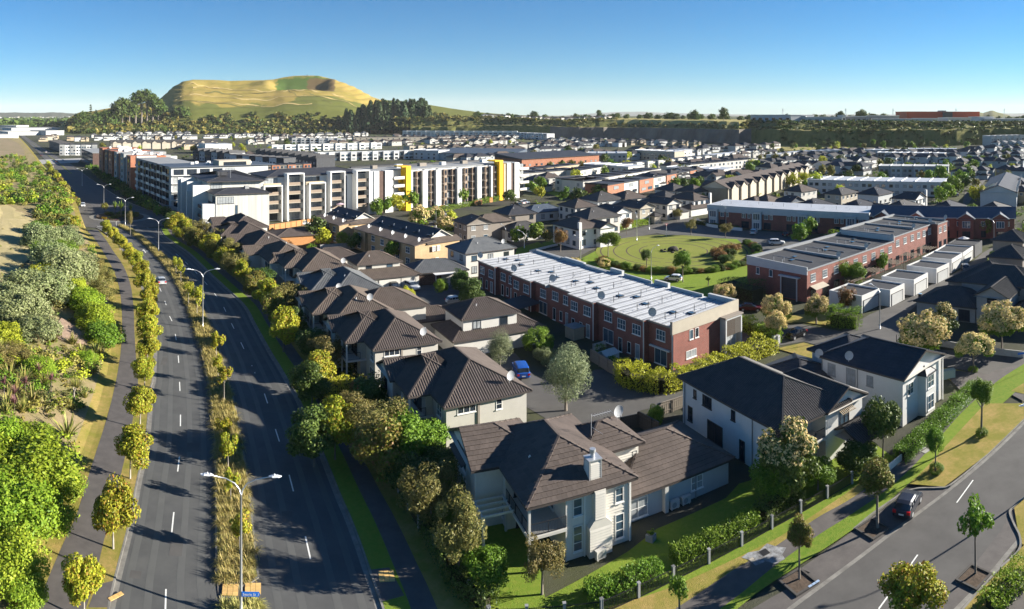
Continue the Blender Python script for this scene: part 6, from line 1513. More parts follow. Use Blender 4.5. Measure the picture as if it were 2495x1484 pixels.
portal(697,733,5);portal(750,785,4,zt=12.6);storeys(fx(741),fx(783),0,.15+4*FH,1,'all');portal(801,832,5);portal(864,892,5)
b=MB();b.box(fx(840),.8,1,fx(847),1.02,14.6);b.build('stair_glass',M_gl,wa)
for k in range(9):b=MB();b.box(fx(839.5),.74,1.2+k*1.6,fx(847.5),.8,1.35+k*1.6);b.build('stair_mullion',M_frd,wa)
def panel(p0,p1,y,z0,z1,m,th=.6,name='wall_panel'):
 b=MB();b.box(fx(p0),y,z0,fx(p1),1.0,z1);return b.build(name,m,wa)
panel(895.5,905,-1.6,0,15.9,M_ltgrey);panel(905.3,917,-1.9,0,15.9,M_white);panel(917.2,931.5,-1.4,0,15.7,M_brown);panel(931.8,951,-1.9,0,15.9,M_white)
x0,x1=fx(952),fx(977)
storeys(x0,x1,.2,.2,5,M_white,depth=2.6)
panel(980,991.5,-2.6,0,16.9,M_yellow,name='yellow_fin');b=MB();b.box(fx(970),-2.6,16.91,fx(991.5),3,17.3);b.build('yellow_fin',M_yellow,wa)
for k in range(4):b=MB();b.box(fx(973),-.4,1.5+k*FH,fx(979),.8,3.2+k*FH);b.build('yellow_panel',M_yellow,wa)
for p0,p1 in((992.8,997),(1021,1033),(1054,1066),(1105.5,1116),(1154,1164),(1187.5,1191)):panel(p0,p1,-2.4,0,15.2+R.uniform(-.2,.2),M_white)
def brown_bay(p0,p1,n=5,kick=True):
 x0,x1=fx(p0),fx(p1);L_=x1-x0
 b=MB();b.box(x0+L_*.62,-1.2,1.0,x1,1.0,14.9);b.build('brown_bay',mat('bay_brown',(.30,.225,.165),.7,var=.1),wa)
 b=MB();b.box(x0,-.2,0,x1,1.0,15.3);b.build('bay_wall',M_ltgrey,wa)
 for k in range(n):
  z=.2+k*FH;window(wa,(x0,-.2),0,L_*.06,z+.1,L_*.5,2.3,2,1,M_frd,R.choice((M_gl,M_glb,M_glc)),False);window(wa,(x0,-1.2),0,L_*.68,z+.3,L_*.24,1.9,1,1,M_frd,M_gl,False)
  if k:
   b=MB();b.poly([(x0,-.2,z),(x0+L_*.3,-2.3,z),(x0+L_*.7,-2.0,z),(x0+L_*.7,-.2,z)]);b.poly([(x0,-.2,z-.15),(x0+L_*.3,-2.3,z-.15),(x0+L_*.3,-2.3,z),(x0,-.2,z)]);b.poly([(x0+L_*.3,-2.3,z-.15),(x0+L_*.7,-2.0,z-.15),(x0+L_*.7,-2.0,z),(x0+L_*.3,-2.3,z)]);b.build('balcony_slab',M_taupe,wa)
   railing(wa,(x0+.05,-.3),(x0+L_*.3,-2.25),z,.95,M_brown,.35);railing(wa,(x0+L_*.3,-2.25),(x0+L_*.7,-1.95),z,.95,M_brown,.35)
for p0,p1 in((997,1020),(1033,1053),(1066,1085),(1085,1105),(1116,1135),(1135,1153),(1164,1187),(1191,1205)):brown_bay(p0,p1)
panel(1207,1215.5,-2.6,0,16.9,M_yellow,name='yellow_fin');b=MB();b.box(fx(1196),-2.6,16.91,fx(1215.5),3,17.4);b.build('yellow_fin',M_yellow,wa)
panel(1217,1222,-.5,0,15.4,M_brown);panel(1222.3,1228,-1.4,0,15.6,M_beige);panel(1228.3,1238,-1.8,0,15.9,M_white);panel(1238.3,1246,-1.4,0,15.6,M_brown);panel(1246.3,1258,-1.9,0,15.8,M_white)
storeys(fx(1259),fx(1280),.2,.2,5,M_white,depth=2.4)
# concrete-clad end building of the white apartments, stepped, with slab fins on its road side
O2=P(503,564);ae=rad(40)
we=thing('concrete_apartments',(O2.x,O2.y,0),ae,'pale concrete-clad apartment block with stepped dark roofs and slab fins on the road side','apartment building')
M_panel=mat('stained_concrete',(.54,.53,.49),.8,col2=(.36,.355,.33),scale=.5,stretch=(1.6,1.6,.12),detail=6)
b=MB();b.box(3.0,.0,0,21,11,11.7);b.build('wall',M_panel,we);block(we,(2.2,-.8,21.8,11.8),11.72,axis='x',ends='hh',rm=M_tiledk,wm=M_white,pitch=12,wall=False)
b=MB();b.box(3.0,11.01,0,23,36,14.8);b.build('wall',M_panel,we);block(we,(2.2,9,23.8,37),14.82,axis='x',ends='hh',rm=M_tiledk,wm=M_white,pitch=10,wall=False)
for i in range(1,9):b=MB();b.box(3+i*2.2,-.02,0,3.04+i*2.2,.0,11.6);b.build('panel_joint',M_grey,we)
window(we,(3,0),0,.5,8.6,5.6,2.2,6,1,M_frd,M_glc);window(we,(3,0),0,6.4,5.2,.9,2.8,1,2,M_frd,M_glb);window(we,(3,11),0,1.0,12.2,4,2.0,4,1,M_frd,M_glc);window(we,(2.98,4.6),-math.pi/2,.5,8.6,3.6,2.2,3,1,M_frd,M_gl)
for i,(y0,y1,zt,xo)in enumerate(((1,1.8,8.6,-1.2),(10,10.9,13.6,-2.2),(18.5,19.4,11.0,-2.6),(19.41,20.3,13.9,-2.2),(28,28.9,14.4,-2.6),(36,36.9,13.9,-2.2))):
 b=MB();b.box(xo,y0,0,3.0,y1,zt);b.build('slab_fin',M_white,we)
b=MB();b.box(-1.2,.2,0,2.99,1,8.6);b.build('wall',M_white,we)
for y0,y1,n in((1.8,10,3),(10.9,18.5,4),(20.3,28,4),(28.9,36,4)):
 for k in range(n):
  z=.3+k*FH;window(we,(2.98,y1),-math.pi/2,.4,z,y1-y0-.8,2.2,3,1,M_frd,M_gl,False)
  b=MB();b.box(-.6,y0,z-.2,2.97,y1,z);b.build('balcony_slab',M_white,we);b=MB();b.box(-.6,y0+.1,z,-.52,y1-.1,z+1.1);b.build('balustrade',M_brown,we)
b=MB();b.box(7.5,15,16.2,11,18,17.6);b.build('plant_room',M_tiledk,we);b=MB();b.tube([(11.5,13,15),(11.5,13,19)],.05,5);b.build('aerial',M_metal,we)
b=MB();b.box(14,4,12.3,15.4,5.4,13.6);b.build('roof_unit',M_grey,we)
# grey corner apartments beyond the roundabout
O3=P(417,509.5);ag=rad(47)
ga=thing('grey_apartments',(O3.x,O3.y,0),ag,'grey corner apartment building with white balconies beyond the roundabout','apartment building')
b=MB();b.box(0,0,0,42,16,16.3);b.build('wall',M_ltgrey,ga);b=MB();b.box(.01,16.01,0,16,56,16.2);b.build('wall',M_grey,ga)
slab_roof(ga,(0,0,44,17),16.35,M_roofblue,1.0);slab_roof(ga,(.5,18.6,16,56),16.4,M_grey,.6)
for k in range(5):
 z=.5+k*3.2
 for u in(1,6.5,12,17.5,23):window(ga,(0,0),0,u,z,4.2,2.2,3,1,M_frd,R.choice((M_glc,M_gl)),False);
 b=MB();b.box(-.2,-1.2,z-.25,27,-.01,z-.05);b.build('balcony_slab',M_white,ga)
 for j,y in enumerate((2,10,18.5,27,36,46)):
  window(ga,(-.01,y+6),-math.pi/2,.3,z,4.6,2.2,3,1,M_frd,M_gl,False)
  b=MB();b.box(-1.6,y+.4,z-.25,-.01,y+5.4,z-.05);b.box(-1.6,y+.4,z-.05,-1.5,y+5.4,z+.85);b.build('balcony',M_white if(j+k)%3 else M_ltgrey,ga)
for y in(8.4,16.8,25.2,34.5,44):b=MB();b.box(-1.0,y,0,-.01,y+1.2,16.3-(y>20)*.3);b.build('wall_fin',M_dkgrey,ga)
b=MB();b.box(20,-.4,16.0,34,6,18.6);b.build('penthouse',M_beige,ga);window(ga,(20,-.42),0,2,16.4,10,1.6,6,1,M_frd,M_gl,False)
for i in range(10):b=MB();x,y=R.uniform(10,38),R.uniform(6,14);b.box(x,y,16.6,x+1.4,y+1.4,17.5);b.build('roof_unit',M_white,ga)
# brick blocks further up the road
O4=P(318,464);ab=rad(45)
bb=thing('brick_apartments',(O4.x,O4.y,0),ab,'tall apartment row of alternating orange brick and dark grey slabs beside the far road','apartment building')
x=0
for i,(d,m_,zt,xo)in enumerate(((9,M_brickor,16.8,0),(6,M_grey,16.5,.8),(3,M_white,15.5,1.6),(9,M_grey,17.0,.2),(10,M_brickor,16.2,1.2),(8,M_grey,16.6,.2),(8,M_brickor,15.6,1.6),(12,M_brickor,16.4,.4),(10,M_dkgrey,16.4,0),(9,M_brickor,15.8,1.2),(14,M_brickor,16.4,.2))):
 b=MB();b.box(xo,x+.01,0,18+(i%3)*5,x+d-.01,zt);b.build('brick_slab' if m_ is M_brickor else 'grey_slab',m_,bb)
 for k in range(5):fwin(bb,(xo-.01,x+d),-math.pi/2,d*.35,1+k*3.1,min(2.4,d*.4),1.6,M_frd,M_gl,2)
 x+=d
b=MB()
for i in range(26):xx,y=R.uniform(3,17),R.uniform(2,90);b=MB();b.box(xx,y,16.4,xx+R.uniform(1,3),y+R.uniform(1,3),17.3+R.random()*.7);b.build('roof_unit',M_white,bb)
b=MB();b.box(3,-.4,13.2,13,0,16.9);b.build('white_panel',M_creamw,bb)
A,B=P(193,372,10.5),P(228,386,10.5);
b5=thing('brown_office',(P(226,408).x,P(226,408).y,0),rad(45),'low brown glazed office block beyond the orange brick apartments','office');b=MB();b.box(0,0,0,25,60,10);b.build('wall',M_brown,b5);slab_roof(b5,(0,0,25,60),10,M_grey)
for k in range(3):
 for i in range(10):fwin(b5,(-.01,59-i*5.9),-math.pi/2,.3,1+k*3.1,4.6,1.9,M_frd,M_glb,3)
 # ================================================================ THE SUBURB BEYOND
 # middle distance, single houses: bearing/depression of the eave corner nearest the viewer, frame angle, size
mid=[((1405,560),30,(9.5,13),M_white,M_tilebr,'white house with two chimneys and brown roof before the park street',dict(wing=(((6.5,-2,12.5,8),5.5,'y','gh','f'),),chim=(.6,-.3,7.4))),((1432,535),31,(13.5,11),M_creamw,M_tilech,'white house with dark hip roof and an upstairs front balcony',{}),((1498,521),31,(8,14),M_white,M_tiledk,'white gabled house with dark roof and shuttered gable window',dict(ends='gh',axis='y')),((1558,509),31,(8,14),M_beige,M_tilech,'beige gabled house with little porch roof, next to the white gabled house',dict(ends='gh',axis='y',wing=(((5,-2,9,3),2.8,'x','hh'),))),((1625,499),31,(8,14),M_creamw,M_tilech,'cream gabled house with triple garage doors by the park street',dict(ends='gh',axis='y',wing=(((4,-2.4,9.5,3),2.8,'x','hh'),))),((1690,489),31,(10,14),M_white,M_tilebr,'white house with white chimneys and brown roof behind the green hedge',dict(chim=(8.6,-.3,7.6),wing=(((-3,-1.5,12,5),2.8,'x','hh'),))),((1290,520),30,(15,9),M_creamw,M_roofblue,'low house with blue-grey roof by the parking lot',dict(z=3.2)),((1400,507),30,(10,11),M_creamw,M_tilebr,'white house with dark brown hip roof behind the balcony house',{}),((1455,491),30,(13,12),M_ltgrey,M_tilech,'house with broad dark grey hip roof on the road side of the dormered roof',{}),((1522,486),31,(12,11),M_creamw,M_tilebr,'brown-roofed house with a pale roof patch and white ground floor',{}),((1620,485),31,(10,11),M_ltgrey,M_tilech,'dark hip-roofed house between the brown-roofed houses',{}),((1136,548),30,(9,10),M_taupe,M_tilebr2,'grey-brown gabled house beyond the cream flowering trees',dict(ends='gh',axis='y',wing=(((5,2,17,10),5.3,'x','hh'),))),((1238,525),30,(11,11),M_taupe,M_tiledk,'taupe house with black pyramid roof beside the parking lot',{}),((1247,566),30,(12,9),M_creamw,M_tilech,'dark low roof by the street lamp on the road side of the chimney house',dict(z=3.0)),((1952,468),28,(12,10),M_creamw,M_tilebr,'white house with brown hip roof beside the yellow tree',{}),((1925,495),28,(9,9),M_roofblue,M_tiledk,'slate-blue house with dark roof behind the red brick terrace',dict(ends='gh',axis='y')),((1985,508),28,(13,10),M_creamw,M_tiledk,'white house with black hip roof behind the terrace parapet',{}),((2050,475),28,(13,9),M_beige,M_tilech,'beige house with grey hip roof behind the ribbed black roof',{}),((2140,476),28,(12,10),M_ltgrey,M_tiledk,'tall house with charcoal hip roof and open verandah posts',dict(z=7)),((2230,487),28,(10,11),M_white,M_tiledk,'white gabled house with tall white chimney at its corner',dict(ends='gh',axis='y',chim=(9.6,.3,8.2))),((2098,513),28,(14,11),M_beige,M_tiledk,'beige house with ribbed brown-black roofs in steps',dict(wing=(((8,-2,14.5,6),5.0,'y','gh','f'),))),((2205,512),28,(14,10),M_ltgrey,M_tilech,'grey hip-roofed house just above the blue terrace roof',dict(z=4.6)),((2325,515),28,(14,11),M_taupe,M_tiledk,'dark brown-black hip roof above the blue terrace roof',dict(z=4.6)),((2440,515),28,(12,10),M_ltgrey,M_tilech,'grey ribbed roof at the end of the blue terrace roof',dict(z=4.6)),((1872,495),28,(10,10),M_creamw,M_tilebr2,'light brown hip roof rising over the grey terrace parapet',{}),((1840,500),28,(11,10),M_creamw,M_tilebr,'brown hip roof behind the road end of the terrace parapet',dict(z=5)),((1690,470),31,(11,12),M_creamw,M_tilebr,'brown hip-roofed house behind the white chimneyed one',{}),((1640,466),31,(11,12),M_ltgrey,M_tilech,'dark hip roof on the road side of the brown one below the orange brick terrace',{}),]
for px,a,sz,wm,rm,lab,kw in mid:
 kw=dict(kw);z=kw.pop('z',5.5)
 house(px,rad(a),z,sz,lab,wm,rm,windows='fl',floors=2 if z>4 else 1,fm=M_frd if R.random()<.5 else M_frw,step=3.0,**kw)
def terrace(p0,p1,h_,depth,n,label,wm,rm,style='flat',floors=2,alt=None,fm=None,group=None,y0=None,name='terrace_row',gz=0,win=1.7):
 """row of n joined houses whose front roof edge runs p0-p1 at height h_"""
 A,B=P(*p0,h_),P(*p1,h_);ang=frame_of(A,B);L_=(B-A).length
 root=thing(name,(A.x,A.y,gz),ang,label,'terrace',group);u=L_/n;fm=fm or M_frd
 def piece(name,m,*bx):
  b=MB()
  for q in bx:b.box(*q)
  return b.build(name,m,root)
 sm={}
 for i in range(n):
  k=alt is not None and i%2;q=('u',k)
  if q not in sm:b=MB();b.box(0,.5 if k else 0,0,u-.02,depth,h_-.02,skip='b');sm[q]=b.mesh('unit_wall',[alt if k else wm])
  put('wall',sm[q],root,(i*u,0,0))
  if style=='flat':
   if 'p' not in sm:b=MB();b.box(-.1,-.2,h_+.28,.1,depth,h_+.7);sm['p']=b.mesh('party_wall',[rm])
   put('party_wall',sm['p'],root,(i*u,0,0))
  if style=='step':
   if 'f' not in sm:b=MB();b.box(0,-1.5,0,u*.48,-.001,h_+.6);sm['f']=b.mesh('front_box',[wm]);b=MB();b.box(-.1,-.2,h_,u-.12,depth,h_+.2);sm['r']=b.mesh('roof',[rm])
   put('front_box',sm['f'],root,(i*u,0,0));put('roof',sm['r'],root,(i*u,0,0))
  if style=='saw':
   if 's' not in sm:b=MB();b.poly([(0,-.6,h_),(u,-.6,h_+2),(u,depth,h_+2),(0,depth,h_)]);b.poly([(0,-.6,h_),(u,-.6,h_),(u,-.6,h_+2)]);b.poly([(u,-.6,h_),(u,depth,h_),(u,depth,h_+2),(u,-.6,h_+2)]);sm['s']=b.mesh('roof',[rm])
   put('roof',sm['s'],root,(i*u,0,0))
 if style=='flat':piece('roof',rm,(-.3,-.35,h_,L_+.3,depth+.3,h_+.28))
 elif style=='gable':
  block(root,(-.5,-.6,L_+.5,depth+.6),h_,axis='x',ends='gg',rm=rm,wm=wm,pitch=24,caps=False)
  for i in range(n):
   block(root,(i*u+u*.15,-1.3,i*u+u*.75,depth*.5),h_-.1,axis='y',ends='gg',rm=rm,wm=wm,pitch=32,caps=False,oh=.3,wallname='gable_wall')
 elif style=='mono':
  b=MB();b.poly([(-.5,-.8,h_+.1),(L_+.5,-.8,h_+.1),(L_+.5,depth,h_+2.4),(-.5,depth,h_+2.4)]);b.poly([(-.5,-.8,h_-.1),(L_+.5,-.8,h_-.1),(L_+.5,-.8,h_+.1),(-.5,-.8,h_+.1)]);b.poly([(L_+.5,-.8,h_-.1),(L_+.5,depth,h_-.1),(L_+.5,depth,h_+2.4),(L_+.5,-.8,h_+.1)]);b.poly([(-.5,depth,h_-.1),(-.5,-.8,h_-.1),(-.5,-.8,h_+.1),(-.5,depth,h_+2.4)]);b.build('roof',rm,root)
 yo=-.02
 for i in range(n):
  for k in range(floors):
   if style=='step':
    fwin(root,(0,-1.52),0,i*u+u*.1,.6+k*2.9,u*.28,1.6,fm);fwin(root,(0,yo),0,i*u+u*.56,.5+k*2.9,u*.36,1.7,fm)
   elif win>2.5 and k:fwin(root,(0,yo if not(alt and i%2)else .48),0,i*u+u*.5-win/2,.9+k*2.9,win,1.6,fm,M_glc,4)
   else:
    y_=-1.02 if False else yo
    if alt and i%2:y_=.48
    fwin(root,(0,y_),0,i*u+u*.14,.9+k*2.9,min(win,u*.3),1.4,fm);fwin(root,(0,y_),0,i*u+u*.58,.9+k*2.9,min(win,u*.3),1.4,fm)
 return root
TW=[((1420,441),(1610,411),6.4,12,7,'cream terrace with dark roof directly behind the orange brick terrace',M_creamw,M_tiledk,'flat',{}),((1480,452),(1707,412),6.2,12,7,'orange brick terrace with white gaps and broad grey windows',M_brickor,M_tiledk,'flat',dict(alt=M_creamw,win=4.2)),((1352,434),(1420,442),6.4,16,2,'cream end house of the terrace facing the street trees',M_creamw,M_tiledk,'flat',{}),((1773,459),(1969,409),7.0,12,11,'tan terrace with brown gabled roof and a row of pointed dormers',M_beige,M_tilebr,'gable',{}),((1704,459),(1773,463),6.0,12,2,'grey-cream house with gable at the head of the tan gabled terrace',M_ltgrey,M_tilech,'gable',{}),((1274,423),(1411,412),6.2,12,5,'cream terrace with grey garage doors beside the white apartments',M_cream,M_tiledk,'flat',dict(win=3.4)),((1274,416),(1413,400),6.2,10,5,'apricot terrace row behind the cream one by the white apartments',M_tan,M_tiledk,'flat',{}),((1412,416),(1487,403),6.2,11,3,'short cream terrace beyond the street trees',M_creamw,M_tiledk,'flat',dict(win=3.4)),((1422,400),(1530,407),6.2,16,4,'white-roofed grey terrace block turned across the row',M_creamw,M_rooflt,'flat',{}),((1547,398),(1734,380),6.0,11,8,'long white terrace with stepped boxes in front of the brown hip roofs',M_creamw,M_tiledk,'step',{}),((1624,408),(1763,414),6.2,15,4,'pale-roofed white terrace block above the orange brick terrace',M_creamw,M_rooflt,'flat',{}),((1682,401),(1846,386),6.2,11,8,'white terrace with dark roof boxes running to the trees',M_creamw,M_tiledk,'flat',{}),((1271,388),(1459,377),8.5,28,7,'brick school hall with dark sloping roof and roof lights',M_brickor,M_tiledk,'mono',dict(fm=M_frd)),((1432,374),(1527,374),7.0,24,4,'grey hall with a pale roof beside the brick school',M_ltgrey,M_rooflt,'flat',{}),((1547,366),(1643,370),7.5,14,5,'beige terrace with pale roof beyond the hip-roofed houses',M_beige,M_rooflt,'flat',{}),((1645,368),(1687,364),7.5,14,2,'brick and white corner block beside the beige terrace',M_brickor,M_rooflt,'flat',dict(alt=M_creamw)),((1743,378),(1862,366),6.0,12,7,'white stepped terrace below the dry reserve',M_creamw,M_rooflt,'step',{}),((1967,438),(2296,445),6.4,18,10,'long grey terrace with a wide pale flat roof',M_ltgrey,M_rooflt,'flat',{}),((2140,405),(2310,406),7.0,13,6,'grey modern terrace with dark window boxes behind the pale flat roof',M_grey,M_ltgrey,'flat',dict(alt=M_ltgrey)),((2137,372),(2299,374),6.4,12,9,'brown terrace with white bands and pale roof below the far cliff',M_taupe,M_rooflt,'flat',dict(alt=M_creamw)),((2104,365),(2210,366),6.4,12,5,'far pale-roofed terrace under the dark cliff',M_ltgrey,M_rooflt,'flat',{}),((2212,363),(2330,363),6.4,12,6,'blue-grey terrace at the foot of the dark cliff',M_roofblue,M_rooflt,'flat',{}),((1959,369),(2050,366),6.4,12,5,'far white-edged terrace beside the planted mound',M_ltgrey,M_rooflt,'flat',{}),((1895,378),(1959,369),6.4,10,4,'white stepped terrace on the road side of the hip-roofed cluster',M_creamw,M_rooflt,'step',{}),((661,354),(930,348),6.6,12,9,'long white terrace with purple panels behind the dark zigzag roofs',M_white,M_grey,'step',{}),((773,373),(1008,368),6.6,14,9,'white terrace with big grey panels above the reserve lawn',M_white,M_ltgrey,'step',dict(alt=M_grey)),((1008,366),(1068,368),7.5,18,2,'pale blue-grey block at the end of the white panelled terrace',M_ltgrey,M_rooflt,'flat',{}),((861,334),(1046,333),7.0,12,7,'beige terrace with flat roofs below the pine trees',M_beige,M_tilebr,'flat',{}),((981,319),(1260,320),10.5,14,12,'white three-storey terrace in two tiers under the scrub slope',M_white,M_ltgrey,'step',dict(floors=3)),((1260,323),(1332,326),9.0,14,4,'white two-tier terrace end beside the quarry face',M_white,M_ltgrey,'step',dict(floors=3)),((996,357),(1177,352),6.4,12,9,'beige row of boxy houses in the middle of the estate',M_beige,M_tilebr,'step',{}),((1051,364),(1246,357),6.4,12,8,'long beige terrace above the solar-roofed hall',M_beige,M_tilech,'flat',{}),((623,366),(771,386),8.0,14,10,'black townhouse row with zigzag roofs',M_dkgrey,M_tiledk,'saw',dict(fm=M_frw)),((560,377),(690,386),8.0,12,8,'black and white townhouse row below the zigzag roofs',M_white,M_tiledk,'flat',dict(alt=M_dkgrey)),((470,366),(560,374),8.0,14,6,'dark townhouse row with white gaps behind the grey apartments',M_dkgrey,M_tiledk,'saw',dict(alt=M_ltgrey)),((623,404),(758,399),6.0,10,7,'small orange brick terrace just above the white apartment roof',M_brickor,M_tiledk,'flat',dict(alt=M_taupe)),((270,348),(530,346),7.0,12,11,'long beige gabled terrace behind the brick apartments',M_beige,M_tilech,'gable',{}),((145,352),(237,352),10.0,14,7,'grey shops with white pillars at the far crossroads',M_grey,M_tilech,'flat',dict(alt=M_white,floors=3)),((120,343),(150,352),8.0,14,5,'dark terrace along the far road past the crossroads',M_dkgrey,M_tilech,'flat',{}),((500,352),(565,351),9.0,20,2,'white flat building with a black strip window',M_white,M_rooflt,'flat',{}),((711,337),(843,337),7.0,12,6,'white flat houses below the bush slope',M_white,M_tilebr,'step',{}),((1060,372),(1250,376),6.0,40,5,'solar-roofed hall with blue-grey sloping roofs',M_ltgrey,M_roofblue,'mono',{}),((2412,331),(2494,329),12,16,6,'white and beige apartments below the cliff at the picture edge',M_creamw,M_ltgrey,'step',dict(floors=3)),]
for p0,p1,h_,d,n,lab,wm,rm,st,kw in TW:terrace(p0,p1,h_,d,n,lab,wm,rm,st,**kw)
A,B=P(2388,468,6.0),P(2455,468,6.0)
t=thing('long_terrace',(A.x,A.y,0),rad(-46),'long dark-roofed terrace with fins running away beside the long street','terrace')
block(t,(-.6,-.6,15,62),6.0,axis='y',ends='gg',rm=M_tiledk,wm=M_ltgrey,pitch=20)
b=MB()
b.box(14.4,0,4,14.9,.4,8.4);pw_=b.mesh('party_wall',[M_ltgrey])
for i in range(10):put('party_wall',pw_,t,(0,i*6.2,0))
b=MB();b.poly([(2,3,7.15),(6,3,8.55),(6,16,8.55),(2,16,7.15)]);b.build('solar_panel',M_glb,t)
for z in(1,3.8):fwin(t,(0,0),0,3,z,1.4,1.4);fwin(t,(0,0),0,9,z,2.6,1.8,M_frd,M_gl)
# ---- prototypes for the distant detached houses
def proto(k,wm,rm,form):
 root=thing('detached_house',(0,-500,-50),0,'x','house','detached houses across the estate')
 if form==0:bl=[((-6,-5,6,5),5.4,'x','hh'),((-6,-7.5,-.5,0),5.3,'y','gh'),((0,-7,6.5,0),2.8,'x','hh')]
 elif form==1:bl=[((-5,-7,5,7),5.5,'y','gh'),((2,-8,8,-1),2.8,'y','hh')]
 elif form==2:bl=[((-6.5,-5,6.5,5),5.4,'x','hh'),((-8.5,-6.5,3,4),2.8,'x','hh')]
 else:bl=[((-5.5,-5.5,5.5,5.5),5.6,'x','hh'),((1,-7.5,6,0),5.5,'y','gh'),((-7,-6.5,1.5,0),2.8,'x','hh')]
 for r_,z,ax,en in bl:block(root,r_,z,axis=ax,ends=en,wm=wm,rm=rm,caps=False,pitch=25)
 r_,z=bl[0][0],bl[0][1]
 for z_ in(3.4,):fwin(root,(0,bl[1][0][1]+.48 if form!=2 else r_[1]+.48),0,{0:-4.2,1:3.5,2:-4,3:2.6}[form],3.3 if form!=1 else .6,1.9,1.4)
 for u in(-3.5,1.2):fwin(root,(0,r_[1]+.48),0,u,3.5,1.5,1.3);
 fwin(root,(0,r_[1]+.48),0,-1.2,.4,2.4,2.0,M_frd,M_gl)
 for u in(1.5,5.5):fwin(root,(r_[0]+.48,r_[3]),-math.pi/2,u,3.5,1.4,1.3)
 return root
combos=[(M_creamw,M_tilebr,'white house with brown roof'),(M_beige,M_tilebr2,'beige house with light brown roof'),(M_white,M_tilech,'white house with charcoal roof'),(M_ltgrey,M_tiledk,'grey house with black roof'),(M_cream,M_tilebr,'cream house with brown roof'),(M_tan,M_tilech,'tan house with charcoal roof'),(M_creamw,M_tilegr,'white house with grey roof')]
PRO=[[(proto(k,wm,rm,f),lab)for f in range(4)]for k,(wm,rm,lab)in enumerate(combos)]
rows=[((1700,452),(1900,445),6,28,(0,4),'behind the tan gabled terrace'),((1560,460),(1700,437),7,31,(0,2,3),'just above the orange brick terrace'),((1860,430),(1960,423),4,28,(0,4),'in the trees on the road side of the long grey terrace'),((1840,414),(2040,397),9,28,(0,3,2),'between the tan gabled terrace and the grey modern terrace'),((2040,412),(2130,405),4,28,(2,6),'on the road side of the grey modern terrace'),((1900,392),(2130,389),10,28,(3,5,2),'on the slope before the brown banded terrace'),((2160,398),(2330,395),7,28,(3,0,2),'behind the grey modern terrace'),((2160,384),(2380,384),9,28,(3,2,0),'below the brown banded terrace'),((2330,410),(2480,408),5,28,(3,5),'by the long street'),((2350,378),(2490,372),6,28,(6,3,2),'below the apartments at the picture edge'),((2360,392),(2490,390),5,28,(3,2),'one line below those under the edge apartments'),((2420,360),(2494,356),4,28,(6,2),'close under the edge apartments'),((2440,430),(2494,440),3,28,(3,5),'beyond the long finned terrace'),((1480,392),(1720,376),10,31,(0,2,3),'behind the long white stepped terrace'),((1700,372),(1900,362),8,31,(3,0),'above the white stepped terrace'),((1540,378),(1680,372),5,31,(3,5),'before the beige pale-roofed terrace'),((1290,378),(1420,368),6,31,(3,0),'behind the brick school'),((1180,380),(1270,374),4,31,(0,1),'beyond the solar-roofed hall'),((1260,364),(1440,360),9,31,(0,3,6),'before the quarry face'),((1300,355),(1520,357),10,31,(3,2,0),'in the shaded hollow of the quarry'),((1450,350),(1700,357),10,31,(3,5),'hard against the quarry face'),((1330,348),(1480,349),6,31,(3,6),'at the foot of the quarry wall'),((1040,350),(1250,345),11,35,(0,1,4),'below the three-storey white terrace'),((1060,342),(1260,339),10,35,(0,4,2),'one street below the three-storey white terrace'),((1080,358),(1250,350),8,35,(0,1),'between the two beige rows'),((1060,372),(1230,366),6,35,(1,0),'below the long beige terrace'),((620,343),(860,339),12,38,(0,4,2),'before the white flat houses below the bush'),((640,337),(900,332),12,38,(2,0,6),'close under the bush slope'),((500,337),(640,334),8,38,(2,6),'white-walled ones under the yellow bush'),((230,342),(480,340),12,42,(3,6,5),'behind the long beige gabled terrace'),((220,336),(470,333),12,42,(3,6),'one street behind the beige gabled terrace'),((280,330),(470,328),8,42,(6,3),'under the first trees of the hill'),((600,352),(660,350),3,38,(0,4),'road end of the long white terrace'),((860,345),(1000,342),6,38,(0,1),'between the beige flat terrace and the white terrace'),((100,345),(140,337),4,45,(1,5),'along the far road past the crossroads'),((165,342),(215,345),3,45,(5,3),'behind the pillared shops'),((540,392),(620,392),3,44,(5,0),'behind the grey apartments roof'),((1290,470),(1345,452),2,31,(3,0),'behind the street trees by the cream end house'),((1960,415),(2110,425),5,28,(0,2,3),'above the road end of the long grey terrace'),((2480,460),(2494,500),2,28,(3,5),'at the picture edge beyond the blue-roofed terrace'),((2330,440),(2400,432),3,28,(3,2),'on the road side of the long finned terrace'),((1420,384),(1540,388),5,31,(0,4,2),'above the white-roofed grey terrace block'),((1100,400),(1230,394),5,44,(3,1),'behind the white apartments roof'),((800,356),(1000,354),8,38,(4,0,1),'between the long white and the panelled terraces'),((960,338),(1060,346),5,38,(4,0),'below the beige flat terrace'),((300,353),(520,357),8,44,(3,5),'between the beige gabled terrace and the brick apartments'),((420,362),(560,366),5,44,(5,3),'just above the dark zigzag townhouses'),((1620,425),(1800,400),7,31,(2,3,0),'between the pale white block and the tan gabled terrace'),((2000,380),(2150,380),7,28,(0,3),'under the dry reserve'),((1780,392),(1880,380),5,28,(3,0),'beyond the white terrace with roof boxes'),((640,394),(780,390),5,44,(1,5),'brown roofs between the white apartments and the black rows'),]
for(x0,y0),(x1,y1),n,a,pal,where in rows:
 for i in range(n):
  t=(i+.5)/n;x=x0+(x1-x0)*t+R.uniform(-3,3);y=y0+(y1-y0)*t+R.uniform(-1.2,1.2)*(y0-280)/110
  pr,lab=PRO[R.choice(pal)][R.randrange(4)]
  c=copy_tree(pr,P(x,y),rad(a+R.choice((0,0,0,-90,90))+R.uniform(-3,3)),(1,1,1));s=R.uniform(.9,1.1);c.scale=(s,s,R.uniform(.92,1.06))
  c['label']='%s, %s %s'%(lab if len(where.split())<10 else lab.split(' with ')[0],ORD[i],where)
